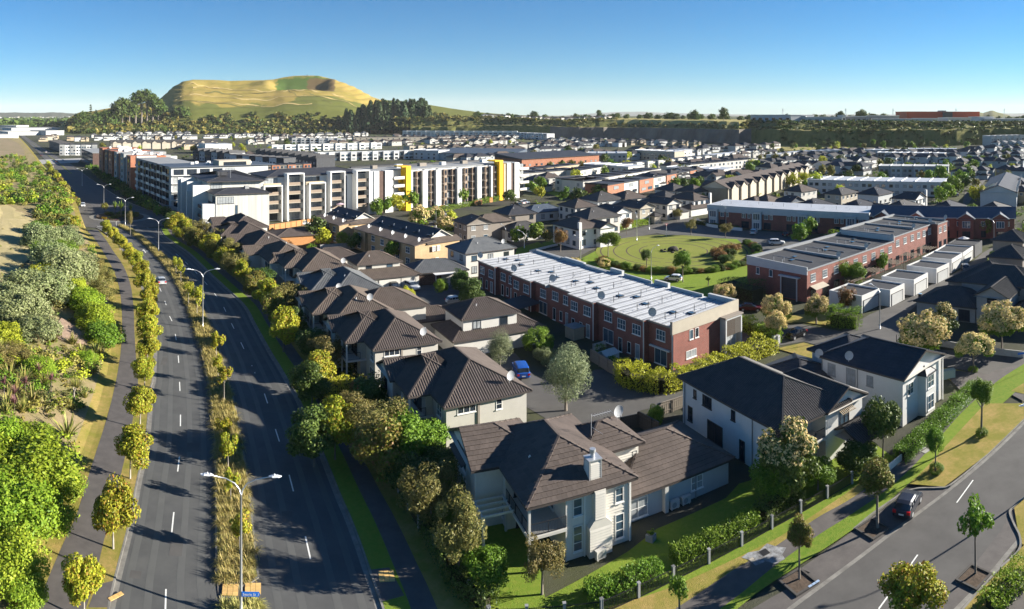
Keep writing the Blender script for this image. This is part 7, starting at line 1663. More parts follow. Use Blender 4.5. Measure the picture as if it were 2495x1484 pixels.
for row_ in PRO:
 for pr,_ in row_:
  for ch in list(pr.children_recursive):bpy.data.objects.remove(ch)
  bpy.data.objects.remove(pr)
  # houses and sheds up on the plateau and the industrial ground beyond
def on_rim(x,back):
 r0,zb,zr=rim(x);return PR(x,r0+back,zr)
def shed(x0,x1,back,dz,h_,depth,label,wm,rm,group=None,n=0):
 A,B=on_rim(x0,back),on_rim(x1,back);root=thing('warehouse',(A.x,A.y,min(A.z,B.z)-.5+dz),frame_of(A,B),label,'warehouse',group);L_=(B.xy-A.xy).length
 b=MB();b.box(0,0,0,L_,depth,h_);b.build('wall',wm,root);b=MB();b.box(-.5,-.8,h_+.02,L_+.5,depth+.5,h_+.9);b.build('roof',rm,root)
 for i in range(n):fwin(root,(0,0),0,(i+.3)*L_/n,h_*.3,L_/n*.5,h_*.35,M_frd,M_gl)
M_orange=mat('orange_red_cladding',(.50,.085,.035),.6,var=.1,scale=.05)
for i,q in enumerate([(1828,1926,95,0,10,40,'long white warehouse at the road end of the cliff-top industry',M_ltgrey,M_white,6),(1930,1962,110,0,8,30,'small white block next to the long white warehouse',M_white,M_ltgrey,3),(1962,2052,100,0,7,36,'white warehouse with bright roof on the cliff top',M_ltgrey,M_white,5),(2040,2060,105,0,9.5,20,'bright white box building on the cliff top',M_white,M_white,2),(2060,2110,120,0,8,30,'dark glazed office with white roof on the cliff top',M_grey,M_white,4),(2112,2190,180,0,9,40,'long low white-roofed shed behind the cliff-top trees',M_grey,M_white,4),(2125,2225,110,-1,6,30,'pale grey shed on the cliff edge',M_ltgrey,M_ltgrey,5),(2208,2386,260,0,16,60,'long orange-red warehouse dominating the cliff top',M_orange,M_orange,0),(2300,2320,255,0,15,5,'dark glazed gap of the orange-red warehouse',M_dkgrey,M_dkgrey,0),(2225,2285,115,-1,7,24,'white house-like units before the orange warehouse',M_ltgrey,M_white,4),(2310,2365,120,-1,8,24,'white sheds beside the orange warehouse front',M_ltgrey,M_white,4),(2386,2420,200,0,8,30,'white gabled shed at the end of the orange warehouse',M_white,M_white,0),(2400,2520,180,-1,6,40,'long pale roof at the picture edge on the cliff top',M_ltgrey,M_white,0)]):shed(*q[:8],q[8],n=q[9])
A=on_rim(2300,700);ws=thing('office_tower',A,0,'dark boxy office tower on the skyline behind the orange warehouse','tower');b=MB();b.box(-12,0,0,12,20,17);b.box(-7,2,17,7,16,21);b.build('wall',M_grey,ws)
k=0
for i in range(34):
 x=1180+i*9.2+R.uniform(-3,3);back=R.uniform(90,190)
 A=on_rim(x,back);root=thing('plateau_house',(A.x,A.y,A.z-.3),rad(R.uniform(-40,60)),'small house on the plateau skyline, %s from the pine trees'%ORD[i],'house','houses along the plateau skyline')
 block(root,(-6,-5,6,5),4.6,axis='x',ends='hh',rm=R.choice((M_tilebr,M_tilech,M_tilegr)),wm=R.choice((M_creamw,M_white,M_cream)),caps=False,pitch=24);fwin(root,(0,-4.52),0,-3,1,2,1.6);fwin(root,(0,-4.52),0,1.5,1,2,1.6)
 # commercial roofs beyond the far road, houses in the haze beyond
for i,(x0,x1,y,h_,d,lab)in enumerate([(20,140,330,6,90,'wide white commercial roof beyond the far road'),(28,150,320,7,80,'long grey commercial shed behind the white one'),(-20,45,338,5,60,'white low shop block beside the far road'),(112,156,330,8,50,'white shed beside the wide commercial roof'),(40,70,316,10,50,'small white gabled hall beyond the far road')]):
 A,B=P(x0,y,0),P(x1,y-1,0);root=thing('commercial_building',(A.x,A.y,0),frame_of(A,B),lab,'shop');L_=(B-A).length;b=MB();b.box(0,0,0,L_,d,h_);b.build('wall',M_ltgrey,root);b=MB();b.box(-.5,-.5,h_,L_+.5,d+.5,h_+.6);b.build('roof',M_creamw if i%2==0 else M_grey,root)
V=MB()
for i in range(520):
 x=R.uniform(-20,190);r=R.uniform(2400,5200);p=PR(x,r,0);z=0 if r<3500 else(r-3500)*.012;s=R.uniform(5,11);V.box(p.x-s,p.y-s,z,p.x+s,p.y+s,z+R.uniform(3,6),R.randrange(3),R.choice((0,3)))
sp=[]
for i in range(420):
 p=PR(R.uniform(-20,180),R.uniform(1700,5000));s_=R.uniform(6,16);sp.append((p,s_*1.6,s_,0))
thicket('distant_trees',sp,[L_dark],'dark specks of trees among the distant suburb roofs','trees',31,46,.9)
tag(V.build('distant_suburb',[M_beige,M_grey,M_ltgrey,M_tilebr]),'pale sprinkle of distant suburb roofs beyond the far road','houses',kind='stuff')
# ---- trees and shrubs among the houses
def ftree(x,y,r,kind,label,group,h=None,z=0,back=None):
 p=P(x,y)if back is None else on_rim(x,back);h=h or r*1.6
 o=put('garden_tree',R.choice(CR[kind]),None,(p.x,p.y,p.z+h-r*.3),R.uniform(0,6.28),(r*R.uniform(.85,1.15),r*R.uniform(.85,1.15),r*R.uniform(.9,1.2)));return tag(o,label,'tree',group)
named=[(1295,478,3.2,'f_green','tall street tree on the road side of the cream end house'),(1313,470,3.4,'f_green','taller street tree beside the cream end house'),(1313,488,2.8,'f_lime','yellowish tree near the corner of the white apartments'),(1375,494,3.0,'f_green','slim poplar-like tree before the cream end house'),(1420,466,3.2,'f_dark','round dark tree before the orange brick corner'),(1646,470,3.4,'f_green','round green tree on the road side of the tan gabled terrace'),(1688,478,3.8,'f_green','big round green tree below the tan gabled terrace'),(1715,500,2.4,'f_green','small tree at the end of the green hedge'),(1990,468,4.2,'f_lime','bright yellow tree in front of the long grey terrace'),(2045,492,3.2,'f_lime','yellow-green tree behind the ribbed black roof'),(2382,500,4.0,'f_lime','big yellow-green tree above the blue terrace roof'),(2290,450,4.2,'f_green','street tree at the end of the grey terrace'),(2310,490,3.2,'f_green','street tree by the end house of the long street'),(2310,428,4.6,'f_green','tall tree over the long street'),(2047,412,4.6,'f_dark','large dark tree before the grey modern terrace'),(2370,560,3.6,'ball','big round tree before the blue-roofed terrace'),(2325,570,3.4,'f_green','round green tree at the end of the dark-roofed terrace'),(2405,580,2.6,'f_olive','brownish tree beside the garages lane'),(1975,580,3.0,'f_green','conical green tree by the white parked car'),(1945,602,3.0,'f_green','green tree before the dark-roofed terrace end'),(2032,610,2.6,'f_green','small tree between brick terrace and car'),(2040,700,2.8,'green','leafy palm-like tree beside the first garage'),(2080,700,2.4,'green','green shrub tree in the gap before the second garage'),(2145,668,2.2,'f_green','tree in the courtyard by the brick wall'),(2420,770,2.4,'f_dark','dark shrub before the grey gabled house'),(2062,760,2.0,'rust','reddish small tree before the first garage'),(770,590,3.2,'f_dark','dark tree cluster beside the garage block'),(786,606,2.6,'f_lime','yellowish bushes by the tan terrace wall'),(760,650,2.4,'f_green','small bright tree in the court below the garage block'),(812,690,2.4,'green','rounded shrub tree behind the olive-brown hip roof'),(835,605,2.0,'ball','clipped round shrub at the court entrance'),(860,612,2.2,'f_dark','dark shrubs below the longer tan terrace'),(958,640,2.4,'f_green','shrubs before the longer tan terrace'),(905,585,1.8,'f_olive','brownish shrub by the tan terrace wall'),(1075,720,1.6,'green','rounded hedge bush by the pale carport'),(1120,716,2.2,'dark','dark bush beside the parked dark car'),(1150,760,2.6,'dark','dark bushes at the end of the driveway court'),(990,745,1.6,'lime','yellow hedge bush behind the wide townhouse roof'),(918,528,3.0,'f_green','young street tree before the white apartments, first from the brown panel'),(940,524,3.0,'f_green','young street tree before the white apartments, second from the brown panel'),(965,522,3.4,'f_lime','yellowish street tree before the white balconies'),(998,512,3.6,'f_green','large street tree beside the first yellow fin'),(1040,505,2.4,'f_green','small street tree before the brown bays'),(1125,498,3.0,'f_green','street tree before the middle brown bays'),(1095,548,2.2,'f_lime','yellowish tree at the parking lot'),(1020,560,3.4,'f_flow','cream-flowering tree behind the tan terrace roofs'),(1062,545,2.6,'f_flow','cream-flowering tree at the parking lot edge'),(1085,575,3.0,'f_flow','cream-flowering tree above the grey-roofed white house'),(1138,585,2.8,'f_flow','cream-flowering tree by the taupe gabled house'),(1240,500,3.0,'f_dark','dark bushes at the end of the white apartments'),(1455,486,3.0,'f_dark','dark tree before the dormered roof'),(1408,505,3.6,'f_dark','big dark tree behind the balcony house'),(1440,508,2.6,'f_green','bright green tree behind the gabled white house'),(1470,500,2.8,'f_dark','dark round tree above the beige gabled house'),(1265,600,2.6,'f_green','green street tree before the chimney house, lower one'),(1305,598,3.0,'f_green','green street tree before the chimney house, upper one'),(1330,600,2.2,'f_olive','reddish hedge bush by the chimney house')]
for x,y,r,kind,lab in named:ftree(x,y,r,kind,lab,'trees between the houses')
FT=[]
zones=[(1400,2480,385,470,95),(1030,1500,345,400,35),(230,1000,335,395,40),(1850,2494,360,400,55),(1300,1700,380,440,30)]
for x0,x1,y0,y1,k in zones:
 for i in range(k):
  ft=ftree(R.uniform(x0,x1),R.uniform(y0,y1),R.uniform(1.8,3.6),R.choice(('f_green','f_dark','f_dark','f_olive','f_lime')),'small bushy garden tree among the estate roofs','garden trees scattered through the estate');FT.append(ft)
  # street trees along the long street on the right and hedgerow of the mid reserve
for i in range(12):
 t=i/11;ftree(2300+85*t+(6 if i%2 else-10),500-95*t,3.4,'f_green','street tree lining the long street with trees, %s from its near end'%ORD[i],'trees lining the long street')
 # dry reserve and planting below the cliff
for i in range(26):ftree(1960+i*12+R.uniform(-5,5),356+R.uniform(-3,6),R.uniform(2,4),R.choice(('f_dark','f_green')),'shrubby tree at the foot of the dark cliff, %s from the dry mound'%ORD[i],'shrubs at the foot of the cliff')
area('dry_reserve',[(1890,368),(1900,352),(1990,350),(2040,354),(2075,362),(2000,366)],.3,M_grassdry)
sp=[]
for i in range(1500):
 x,y=R.uniform(240,2500),335+150*R.random()**1.4
 if x<1000 and y>395:continue
 if y>440 and x<1700:continue
 s_=R.uniform(.7,1.9);sp.append((P(x,y),s_*1.3,s_,R.choice([0,0,1,1,2,3])))
for i in range(160):
 x,y=R.choice(((R.uniform(1250,1700),R.uniform(480,520)),(R.uniform(1870,2460),R.uniform(470,520)),(R.uniform(2465,2500),R.uniform(430,600)),(R.uniform(1010,1240),R.uniform(540,560))));s_=R.uniform(.6,1.4);sp.append((P(x,y),s_,s_*.8,R.choice([0,1,1,2])))
thicket('garden_planting',sp,[L_dark,L_green,L_lime,L_bush],'hedges and low garden planting massed between the estate houses','garden planting',21,36,.5)
# ---- woods on and round the hill
def hill_spot(x,r):return PR(x,r,hillz(x,r))
sp=[]
for i in range(1500):
 x=R.uniform(165,1160);u=R.random()**1.2;lim=1440+60*noise.noise(Vector((x*.03,5,0)))+(200*sstep(420,330,x))-40*sstep(430,460,x)*sstep(880,840,x)+120*sstep(900,960,x);r=1292+u*(lim-1292)
 p=hill_spot(x,r);s=R.uniform(3.5,8)*(1.2 if x<420 else .9);sp.append((p,s,s*.9,R.choice([0,0,0,1,1,2,2]if x<700 else[0,0,0,0,1,2])))
thicket('hill_woodland',sp,[L_bush,L_dark,L_yel],'dark and yellowish woodland round the foot of the grassy hill','woodland',9,34,.95)
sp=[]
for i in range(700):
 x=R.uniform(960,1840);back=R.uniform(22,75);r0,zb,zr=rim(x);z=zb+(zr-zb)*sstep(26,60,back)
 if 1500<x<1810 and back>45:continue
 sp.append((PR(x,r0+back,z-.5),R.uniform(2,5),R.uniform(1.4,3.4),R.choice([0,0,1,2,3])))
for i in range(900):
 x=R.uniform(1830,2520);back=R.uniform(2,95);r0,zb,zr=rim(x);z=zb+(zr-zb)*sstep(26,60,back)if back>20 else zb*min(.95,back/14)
 sp.append((PR(x,r0+back,z-.5),R.uniform(2,5),R.uniform(1.4,3),R.choice([0,1,1])))  # real scrub; its darker leaf colours also paint in the cliff face's shade
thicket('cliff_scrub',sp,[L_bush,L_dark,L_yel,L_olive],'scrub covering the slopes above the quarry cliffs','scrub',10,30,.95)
PINE=[]
for s in range(3):
 g=np.random.default_rng(40+s);n=900;z=g.uniform(.12,1,n);a=g.uniform(0,6.283,n);rr=(1-z)**.75*.3*g.uniform(.35,1.15,n)+.02;p=np.stack([rr*np.cos(a),rr*np.sin(a),z],1);nr=np.stack([np.cos(a),np.sin(a),np.full(n,.5)],1)
 PINE.append(quads_mesh('pine_crown',leaf_cards(p,nr,.11,g,.6,.6),[L_pine]))
pt=trunk_mesh('trunk',3,.35,.018,M_bark,0)
for i in range(46):
 x=842+200*((i%23)/22)+R.uniform(-4,4);r=1300+(i//23)*45+R.uniform(0,30);p=hill_spot(x,r);top=246 if 925<x<1035 else(252 if x>880 else 268)
 zt=37+(YH-top+R.uniform(-9,7))*r/F;h_=max(18,zt-p.z)
 root=thing('pine_tree',p,R.uniform(0,6.28),'tall dark pine at the foot of the hill, %s along the %s rank'%(ORD[i%23],'front' if i<23 else 'back'),'pine','pine stand at the foot of the hill');root.scale=(h_*.78,h_*.78,h_);put('trunk',pt,root);put('crown',PINE[i%3],root)
def bigtree(x,ytop,r,w_,lab,kind='f_dark',z0=None,group=None):
 p=hill_spot(x,r)if z0 is None else PR(x,r,z0);zt=37+(YH-ytop)*r/F;h_=max(6,zt-p.z)
 root=thing('hill_tree',p,0,lab,'tree',group);put('trunk',trunk_mesh('trunk',int(x),h_*.6,h_*.03,M_bark,3,w_*.5,h_*.2),root);c=put('crown',R.choice(CR[kind]),root,(0,0,h_-w_*.8),R.uniform(0,6),(w_,w_,w_*.95));put('crown',R.choice(CR[kind]),root,(w_*.3,0,max(w_*.5,h_-w_*1.6)),R.uniform(0,6),(w_*1.15,w_*1.15,w_));return root
for i,(x,yt,w_)in enumerate([(285,243,16),(298,238,15),(315,240,16),(330,225,12),(345,219,13),(358,217,12),(372,228,14),(385,238,16),(270,266,16),(255,268,14),(205,272,15),(190,278,14),(238,275,14),(445,258,15),(430,264,14)]):
 bigtree(x,yt,1420,w_,"big dark tree on the hill's wooded shoulder, %s from the road side"%ORD[i],group='big trees on the hill shoulder')
p=hill_spot(221,1360);root=thing('norfolk_pine',p,0,'lone tiered Norfolk pine standing against the sky on the road side of the hill','pine');root.scale=(36,36,37+(YH-252)*1360/F-p.z);put('trunk',trunk_mesh('trunk',5,.95,.012,M_bark,0),root)
g=np.random.default_rng(77);pts=[];nr=[]
for k in range(11):
 z=.2+k*.073;rmax=.24*(1-z)+.03
 for j in range(46):a=g.uniform(0,6.283);rr=rmax*g.uniform(.1,1);pts.append((rr*math.cos(a),rr*math.sin(a),z+.012*g.normal()+rr*.12));nr.append((0,0,1))
put('crown',quads_mesh('crown',leaf_cards(np.array(pts),np.array(nr),.06,g,.6,.4),[L_pine]),root)
for i in range(60):
 x=1170+i*22.5+R.uniform(-8,8);back=R.uniform(150,420)if x<1830 else R.uniform(330,600);A=on_rim(min(2494,x),back);r=A.xy.length;s=R.uniform(5,9)
 o=put('skyline_tree',R.choice(CR['f_dark']),None,(A.x,A.y,A.z+s*.55),R.uniform(0,6),(s*R.uniform(1,1.6),s*R.uniform(1,1.6),s));tag(o,'dark rounded tree on the plateau skyline, %s from the hill'%ORD[i],'tree','trees along the plateau skyline')
for i,(x,yt,back,w_)in enumerate([(1762,262,120,7),(1458,268,200,5),(1690,268,160,9),(2100,266,250,10),(2045,270,150,7),(1300,271,150,8)]):
 A=on_rim(x,back);r=A.xy.length;bigtree(x,yt,r,w_,'tall dark tree sticking up from the plateau skyline, %s from the hill'%ORD[i],z0=A.z,group='tall skyline trees')
for i,x in enumerate((1907,2060,2175,2328,2446)):
 A=on_rim(x,900);ms=thing('power_pylon',A,0,'thin lattice pylon on the skyline, %s from the long white warehouse'%ORD[i],'pylon','pylons on the skyline');h_=37+(YH-270)*A.xy.length/F-A.z+6
 b=MB()
 for sx,sy in((-1,-1),(1,-1),(1,1),(-1,1)):b.beam((sx*2.2,sy*2.2,0),(sx*.3,sy*.3,h_),.35,.35)
 b.beam((-4,0,h_*.8),(4,0,h_*.8),.4,.4);b.beam((-3,0,h_*.92),(3,0,h_*.92),.4,.4);b.build('lattice',M_metal,ms)
p=hill_spot(748,1715);ms=thing('summit_post',p,0,'survey post on the hilltop','post');b=MB();b.box(-.4,-.4,0,.4,.4,6);b.build('post',M_black,ms)
# ================================================================ VEHICLES, LAMPS, FENCES, SIGNS
def car_meshes(kind,paint):
 k=('car',kind,paint.name)
 if k in WM:return WM[k]
 # side profile (x forward, z up): lower body and glasshouse
 if kind=='suv':L_,W_,body,roof=4.6,1.84,[(-2.3,.42),(-2.32,.95),(-2.2,1.06),(1.0,1.08),(2.05,.95),(2.28,.72),(2.3,.40)],[(-2.15,1.05),(-1.95,1.58),(-1.5,1.68),(.15,1.66),(.45,1.58),(1.1,1.06)]
 elif kind=='van':L_,W_,body,roof=4.7,1.86,[(-2.35,.40),(-2.36,1.0),(-2.25,1.1),(1.25,1.12),(2.1,.98),(2.33,.7),(2.35,.40)],[(-2.28,1.08),(-2.1,1.65),(-1.7,1.78),(.4,1.76),(.7,1.68),(1.5,1.1)]
 elif kind=='hatch':L_,W_,body,roof=4.0,1.72,[(-1.98,.36),(-2.0,.82),(-1.9,.95),(.85,.95),(1.7,.80),(1.96,.58),(2.0,.34)],[(-1.88,.93),(-1.55,1.36),(-1.15,1.46),(.05,1.45),(.3,1.39),(1.05,.93)]
 else:L_,W_,body,roof=4.6,1.76,[(-2.28,.36),(-2.3,.80),(-2.15,.96),(-1.5,1.0),(.9,.97),(2.0,.82),(2.28,.60),(2.3,.34)],[(-1.75,.98),(-1.2,1.36),(-.8,1.44),(.1,1.43),(.35,1.37),(1.1,.95)]
 h=W_/2
 def loft(prof,ys,m,closed_bottom=True):
  b=MB();n=len(prof)
  rings=[]
  for y,ins,dz in ys:
   rings.append([(x*ins,y,z+dz)for x,z in prof])
  for r0,r1 in zip(rings,rings[1:]):
   for i in range(n-1):b.poly([r0[i],r0[i+1],r1[i+1],r1[i]][::-1],m)
   b.poly([r0[-1],r0[0],r1[0],r1[-1]][::-1],m)
  b.poly(rings[0],m);b.poly(rings[-1][::-1],m);return b
 bd=loft(body,[(-h,.97,-.01),(-h+.10,1,.0),(0,1.01,.02),(h-.10,1,.0),(h,.97,-.01)],0)
 for sy in(-1,1):
  for wx in(-L_*.3,L_*.305):
   bd.poly([(wx+.38*math.cos(a),sy*(h+.004),max(.36,.34+.38*math.sin(a)))for a in[math.pi*i/10 for i in range(11)]],1)
 bme=bd.mesh('body',[paint,M_black],False)
 t=.12
 # cabin: painted roof and pillars, glass all round
 rb,g_=MB(),MB();secs=[(-h+.10,.94,-.10),(-h+.24,1,0),(0,1.0,.03),(h-.24,1,0),(h-.10,.94,-.10)]
 rg=[[(x*ins+(.12*(1-ins)if x>0 else 0),y,z+(dz if z>roof[0][1]+.1 else 0))for x,z in roof]for y,ins,dz in secs]
 for r0,r1 in zip(rg,rg[1:]):
  for i in range(5):(g_ if i in(0,4)else rb).poly([r0[i],r0[i+1],r1[i+1],r1[i]][::-1])
 for r_,fl in((rg[0],0),(rg[-1],1)):g_.poly(r_[::-1]if fl else r_)
 for y in(-h+.09,h-.09):
  for xx in(-.42,roof[2][0]*.93):rb.beam((xx-.04,y,roof[0][1]),(xx+.02,y*.985,roof[2][1]-.12),.1,.03)
 w_=MB();r_=.33
 w_.tube([(0,-.1,0),(0,.1,0)],r_,14,0)
 rim_=MB();rim_.tube([(0,-.108,0),(0,.108,0)],r_*.62,10)
 lh=MB();lh.box(L_/2-.32,h-.40,.58,L_/2-.10,h-.12,.70);lt=MB();lt.box(-L_/2-.03,h-.34,.68,-L_/2+.2,h-.02,.95)
 pl=MB();pl.box(-L_/2-.045,-.24,.55,-L_/2,.24,.68)
 M_red=mat('tail_light',(.45,.01,.012),.25,var=.1)
 lm_=glass('lamp_glass',(.25,.26,.27));WM[k]=dict(body=bme,cabin=rb.mesh('cabin',[paint]),glass=g_.mesh('car_glass',[M_gl]),tyre=w_.mesh('tyre',[M_black]),rim=rim_.mesh('rim',[M_metal]),head=lh.mesh('headlight',[lm_]),tail=lt.mesh('tail_light',[M_red]),plate=pl.mesh('number_plate',[M_white]),L=L_,h=h)
 return WM[k]
def paintmat(name,c):return mat(name,c,.25,var=.05,scale=.6,spec=.6,metal=.25)
def car(px,py,rz,kind,paint,label,z=0,cat='car',group=None):
 p=P(px,py,z)if not isinstance(px,Vector)else px
 m=car_meshes(kind,paint);root=thing('parked_car' if group is None else 'car',(p.x,p.y,z),rz,label,cat,group)
 put('body',m['body'],root);put('cabin',m['cabin'],root);put('windows',m['glass'],root)
 for sx in(-.3,.305):
  for sy in(-1,1):w_=put('wheel',m['tyre'],root,(m['L']*sx,sy*(m['h']-.1),.33));put('rim',m['rim'],w_)
 for sy in(1,-1):
  put('headlight',m['head'],root,sc_=(1,sy,1));put('tail_light',m['tail'],root,sc_=(1,sy,1))
 put('number_plate',m['plate'],root);return root
PT={k:paintmat('car_paint_'+k,c)for k,c in dict(silver=(.48,.50,.52),white=(.75,.75,.74),blue=(.02,.10,.42),charcoal=(.035,.038,.05),black=(.012,.012,.014),maroon=(.09,.012,.016),navy=(.015,.02,.05)).items()}
tL=line_at(CL,length(CL)*.62)[1];hd=math.atan2(tL.y,tL.x)
car(392,690,hd,'sedan',PT['silver'],'silver sedan driving on the near carriageway of the divided road').name='moving_car'
car(202,503,hd+math.pi,'hatch',PT['white'],'white hatchback coming towards the roundabout').name='moving_car'
car(1268,912,rad(100),'van',PT['blue'],'bright blue people carrier parked beside the silvery tree')
car(2212,1240,rad(37),'hatch',PT['charcoal'],'dark grey hatchback parked in the street bay')
car(961,708,rad(-60),'suv',PT['black'],'black car parked in front of the cream garage')
car(1002,704,rad(-50),'suv',PT['silver'],'silver four-wheel drive beside the black car')
car(950,728,rad(28),'suv',PT['white'],'white car half hidden behind the grey-black tiled roof')
car(1110,738,rad(30),'hatch',PT['white'],'pale hatchback by the concrete wall in the driveway court')
car(1128,702,rad(60),'suv',PT['navy'],'dark blue car by the bushes of the driveway court')
car(1828,757,rad(-25),'sedan',PT['maroon'],'maroon car in the shade behind the pale-roofed terrace')
car(1938,822,rad(205),'hatch',PT['black'],'black hatchback under the cream-flowering trees')
car(2352,662,rad(240),'suv',PT['black'],'black four-wheel drive in the garages lane')
car(1892,596,rad(-20),'suv',PT['white'],'white four-wheel drive parked by the dark-roofed terrace')
car(1836,570,rad(60),'suv',PT['white'],'white car parked before the shaded brick terrace')
car(1917,575,rad(50),'sedan',PT['black'],'black car in the shade of the grey parapet terrace')
car(1640,684,rad(150),'hatch',PT['white'],'white car roof showing beyond the pale metal roof')
car(742,548,rad(36),'hatch',PT['white'],'white hatchback behind the orange timber garage block')
car(1220,612,rad(120),'hatch',PT['silver'],'pale blue car near the corner of the grey-roofed white house')
k=0
for x,y,c in[(1030,532,'white'),(1042,534,'black'),(1060,530,'silver'),(1070,535,'charcoal'),(1085,530,'white'),(1094,533,'white'),(1068,546,'silver'),(1080,528,'black'),(1236,513,'white'),(1252,507,'white'),(1262,502,'black'),(1268,497,'white'),(1278,496,'silver')]:
 car(x,y,rad(R.choice((-50,130))),R.choice(('hatch','suv','sedan')),PT[c],'%s car in the parking lot below the white apartments, %s from the tan terrace end'%(c,ORD[k]),group='cars in the parking lot');k+=1
k=0
for x,y,c in[(2335,470,'white'),(2341,464,'white'),(2347,455,'silver'),(2352,448,'black'),(2362,440,'maroon'),(2356,430,'black'),(2352,424,'white'),(2338,428,'navy'),(2368,424,'black'),(2377,418,'silver'),(2330,478,'silver')]:
 car(x,y,rad(60),R.choice(('hatch','suv','sedan')),PT[c],'%s car parked along the long street with trees, %s from its near end'%(c,ORD[k]),group='cars parked along the long street');k+=1
k=0
for x,y,c in[(120,399,'white'),(138,396,'black'),(153,393,'white'),(112,372,'silver'),(128,408,'silver'),(100,380,'black')]:
 car(x,y,rad(135),'hatch',PT[c],'%s car at the far crossroads, %s one'%(c,ORD[k]),group='cars at the far crossroads');k+=1
 # ---- street lamps
def lamp2(h_,arm=2.6):
 k=('lamp',h_,arm)
 if k in WM:return WM[k]
 b=MB();b.tube([(0,0,0),(0,0,1.2),(0,0,h_-1.3)],[.13,.11,.075],10);pole=b.mesh('pole',[M_metal],True)
 b=MB();pts=[(0,0,h_-1.4),(.12,0,h_-.95),(.45,0,h_-.5),(1.1,0,h_-.18),(arm*.8,0,h_)];b.tube(pts,[.06,.055,.05,.045,.04],8);armm=b.mesh('arm',[M_metal],True)
 b=MB()
 sec=[(arm*.78,.07,.05),(arm*.88,.16,.09),(arm*1.05,.17,.08),(arm*1.15,.06,.04)]
 for(x0,w0,t0),(x1,w1,t1)in zip(sec,sec[1:]):
  z=h_+.02
  a=[(x0,-w0,z),(x0,w0,z),(x0,w0*.7,z+t0),(x0,-w0*.7,z+t0)];c=[(x1,-w1,z+.03),(x1,w1,z+.03),(x1,w1*.7,z+t1+.03),(x1,-w1*.7,z+t1+.03)]
  for i in range(4):b.poly([a[i],a[(i+1)%4],c[(i+1)%4],c[i]])
 b.tube([(arm*.95,0,h_+.1),(arm*.95,0,h_+.24)],.05,6);head=b.mesh('lamp_head',[mat('lamp_white',(.66,.68,.70),.4,var=.03)])
 WM[k]=(pole,armm,head);return WM[k]
def lamp(px,py,h_,rz,label,arms=2,arm=2.6,z=.12,group='double-armed street lamps'):
 p=P(px,py,z)if not isinstance(px,Vector)else px;m=lamp2(h_,arm);root=thing('street_lamp',p,rz,label,'street lamp',group)
 put('pole',m[0],root)
 for i in range(arms):a=put('arm',m[1],root,rz=math.pi*i);put('lamp_head',m[2],a)
 return root
LAMPS=[(587,1503,10.3,'in the median at the street sign, lowest one'),(494,800,10.2,'in the median second up from the street sign'),(386,614,9.0,'in the median just below the roundabout'),(305,549,9.2,'standing on the near side of the roundabout'),(253,508,9.5,'behind the roundabout in the far median'),(200,453,9.0,'in the far median below the crossroads')]
for i,(x,y,h_,lab)in enumerate(LAMPS):
 t=line_at(M1,length(M1)*min(.98,[.08,.5,.78,.95,.99,.99][i]))[1]
 lamp(x,y,h_,facing(t)*.8,'double-armed street lamp '+lab)
k=0
for x,y,h_,rz,lab in[(114,519,8.5,0,'standing on the bank beside the mown field'),(2143,801,7.5,2.2,'standing in the lane mouth by the garages'),(1414,650,7.5,2.6,'at the park corner beyond the pale roof'),(1586,682,7.5,.3,'on the park lawn behind the pale roof'),(1551,587,8,1.6,'at the park street edge'),(1768,555,7.5,2.6,'before the shaded red brick terrace'),(1581,560,6,2.6,'by the bright hedge of the beige house'),(1277,605,5,3.1,'beside the chimney house'),(2075,560,7,2.6,'at the corner of the grey parapet terrace'),(2421,592,7,2.2,'before the blue-roofed terrace'),(1062,555,8,2.0,'in the parking lot'),(1232,617,7.5,2.4,'beside the grey-roofed white house')]:
 lamp(x,y,h_,rz,'slim single street lamp '+lab,1,1.8,0,'single street lamps');k+=1
p=P(2545,1180);lamp(p,0,8.2,rad(155),'street lamp reaching in at the picture edge over the side street',1,2.4,0,'single street lamps')
# ---- name sign on the lamp post, other signs
fd=thing('street_sign',P(587,1503,.12)+Vector((0,-.12,1.62)),rad(21),'blue street name sign reading Searle St on the lamp post','street sign')
b=MB();b.box(.1,-.02,-.03,1.36,.02,.31);b.poly([(1.36,-.02,.31),(1.36,-.02,-.03),(1.45,-.02,.14)][::-1]);b.poly([(1.36,.02,-.03),(1.36,.02,.31),(1.45,.02,.14)][::-1]);b.build('blade',mat('sign_blue',(.01,.13,.52),.4,var=.05),fd)
def lettering(txt,size,par,loc,rot,m):
 cu=bpy.data.curves.new('lettering','FONT');cu.body=txt;cu.size=size;cu.extrude=.003
 o=bpy.data.objects.new('lettering',cu);COL.objects.link(o);dg=bpy.context.evaluated_depsgraph_get();me=bpy.data.meshes.new_from_object(o.evaluated_get(dg));bpy.data.objects.remove(o)
 me.materials.clear();me.materials.append(m);q=put('lettering',me,par,loc);q.rotation_euler=rot;return q
lettering('Searle St',.275,fd,(.17,-.026,.045),(math.pi/2,0,0),M_white)
b=MB();b.poly([(1.27,-.026,.05),(1.31,-.026,.05),(1.37,-.026,.14),(1.31,-.026,.23),(1.27,-.026,.23),(1.33,-.026,.14)]);b.build('chevron',M_white,fd)
s2=thing('street_sign',P(2493,905)+Vector((0,0,0)),rad(-20),'blue street name sign at the picture edge by the junction','street sign');b=MB();b.tube([(.3,0,0),(.3,0,2.9)],.04,6);b.build('post',M_metal,s2);b=MB();b.box(-.9,-.02,2.5,.3,.02,2.75);b.build('blade',MATS['sign_blue'],s2)
def sign(px,py,w_,h_,z,rz,m,lab,posts=1,name='road_sign'):
 root=thing(name,P(px,py),rz,lab,'sign');b=MB()
 for i in range(posts):x=(i-(posts-1)/2)*w_*.7;b.box(x-.04,-.04,0,x+.04,.04,z+h_)
 b.build('post',M_metal,root);b=MB();b.box(-w_/2,-.08,z,w_/2,-.045,z+h_);b.build('panel',m,root);return root
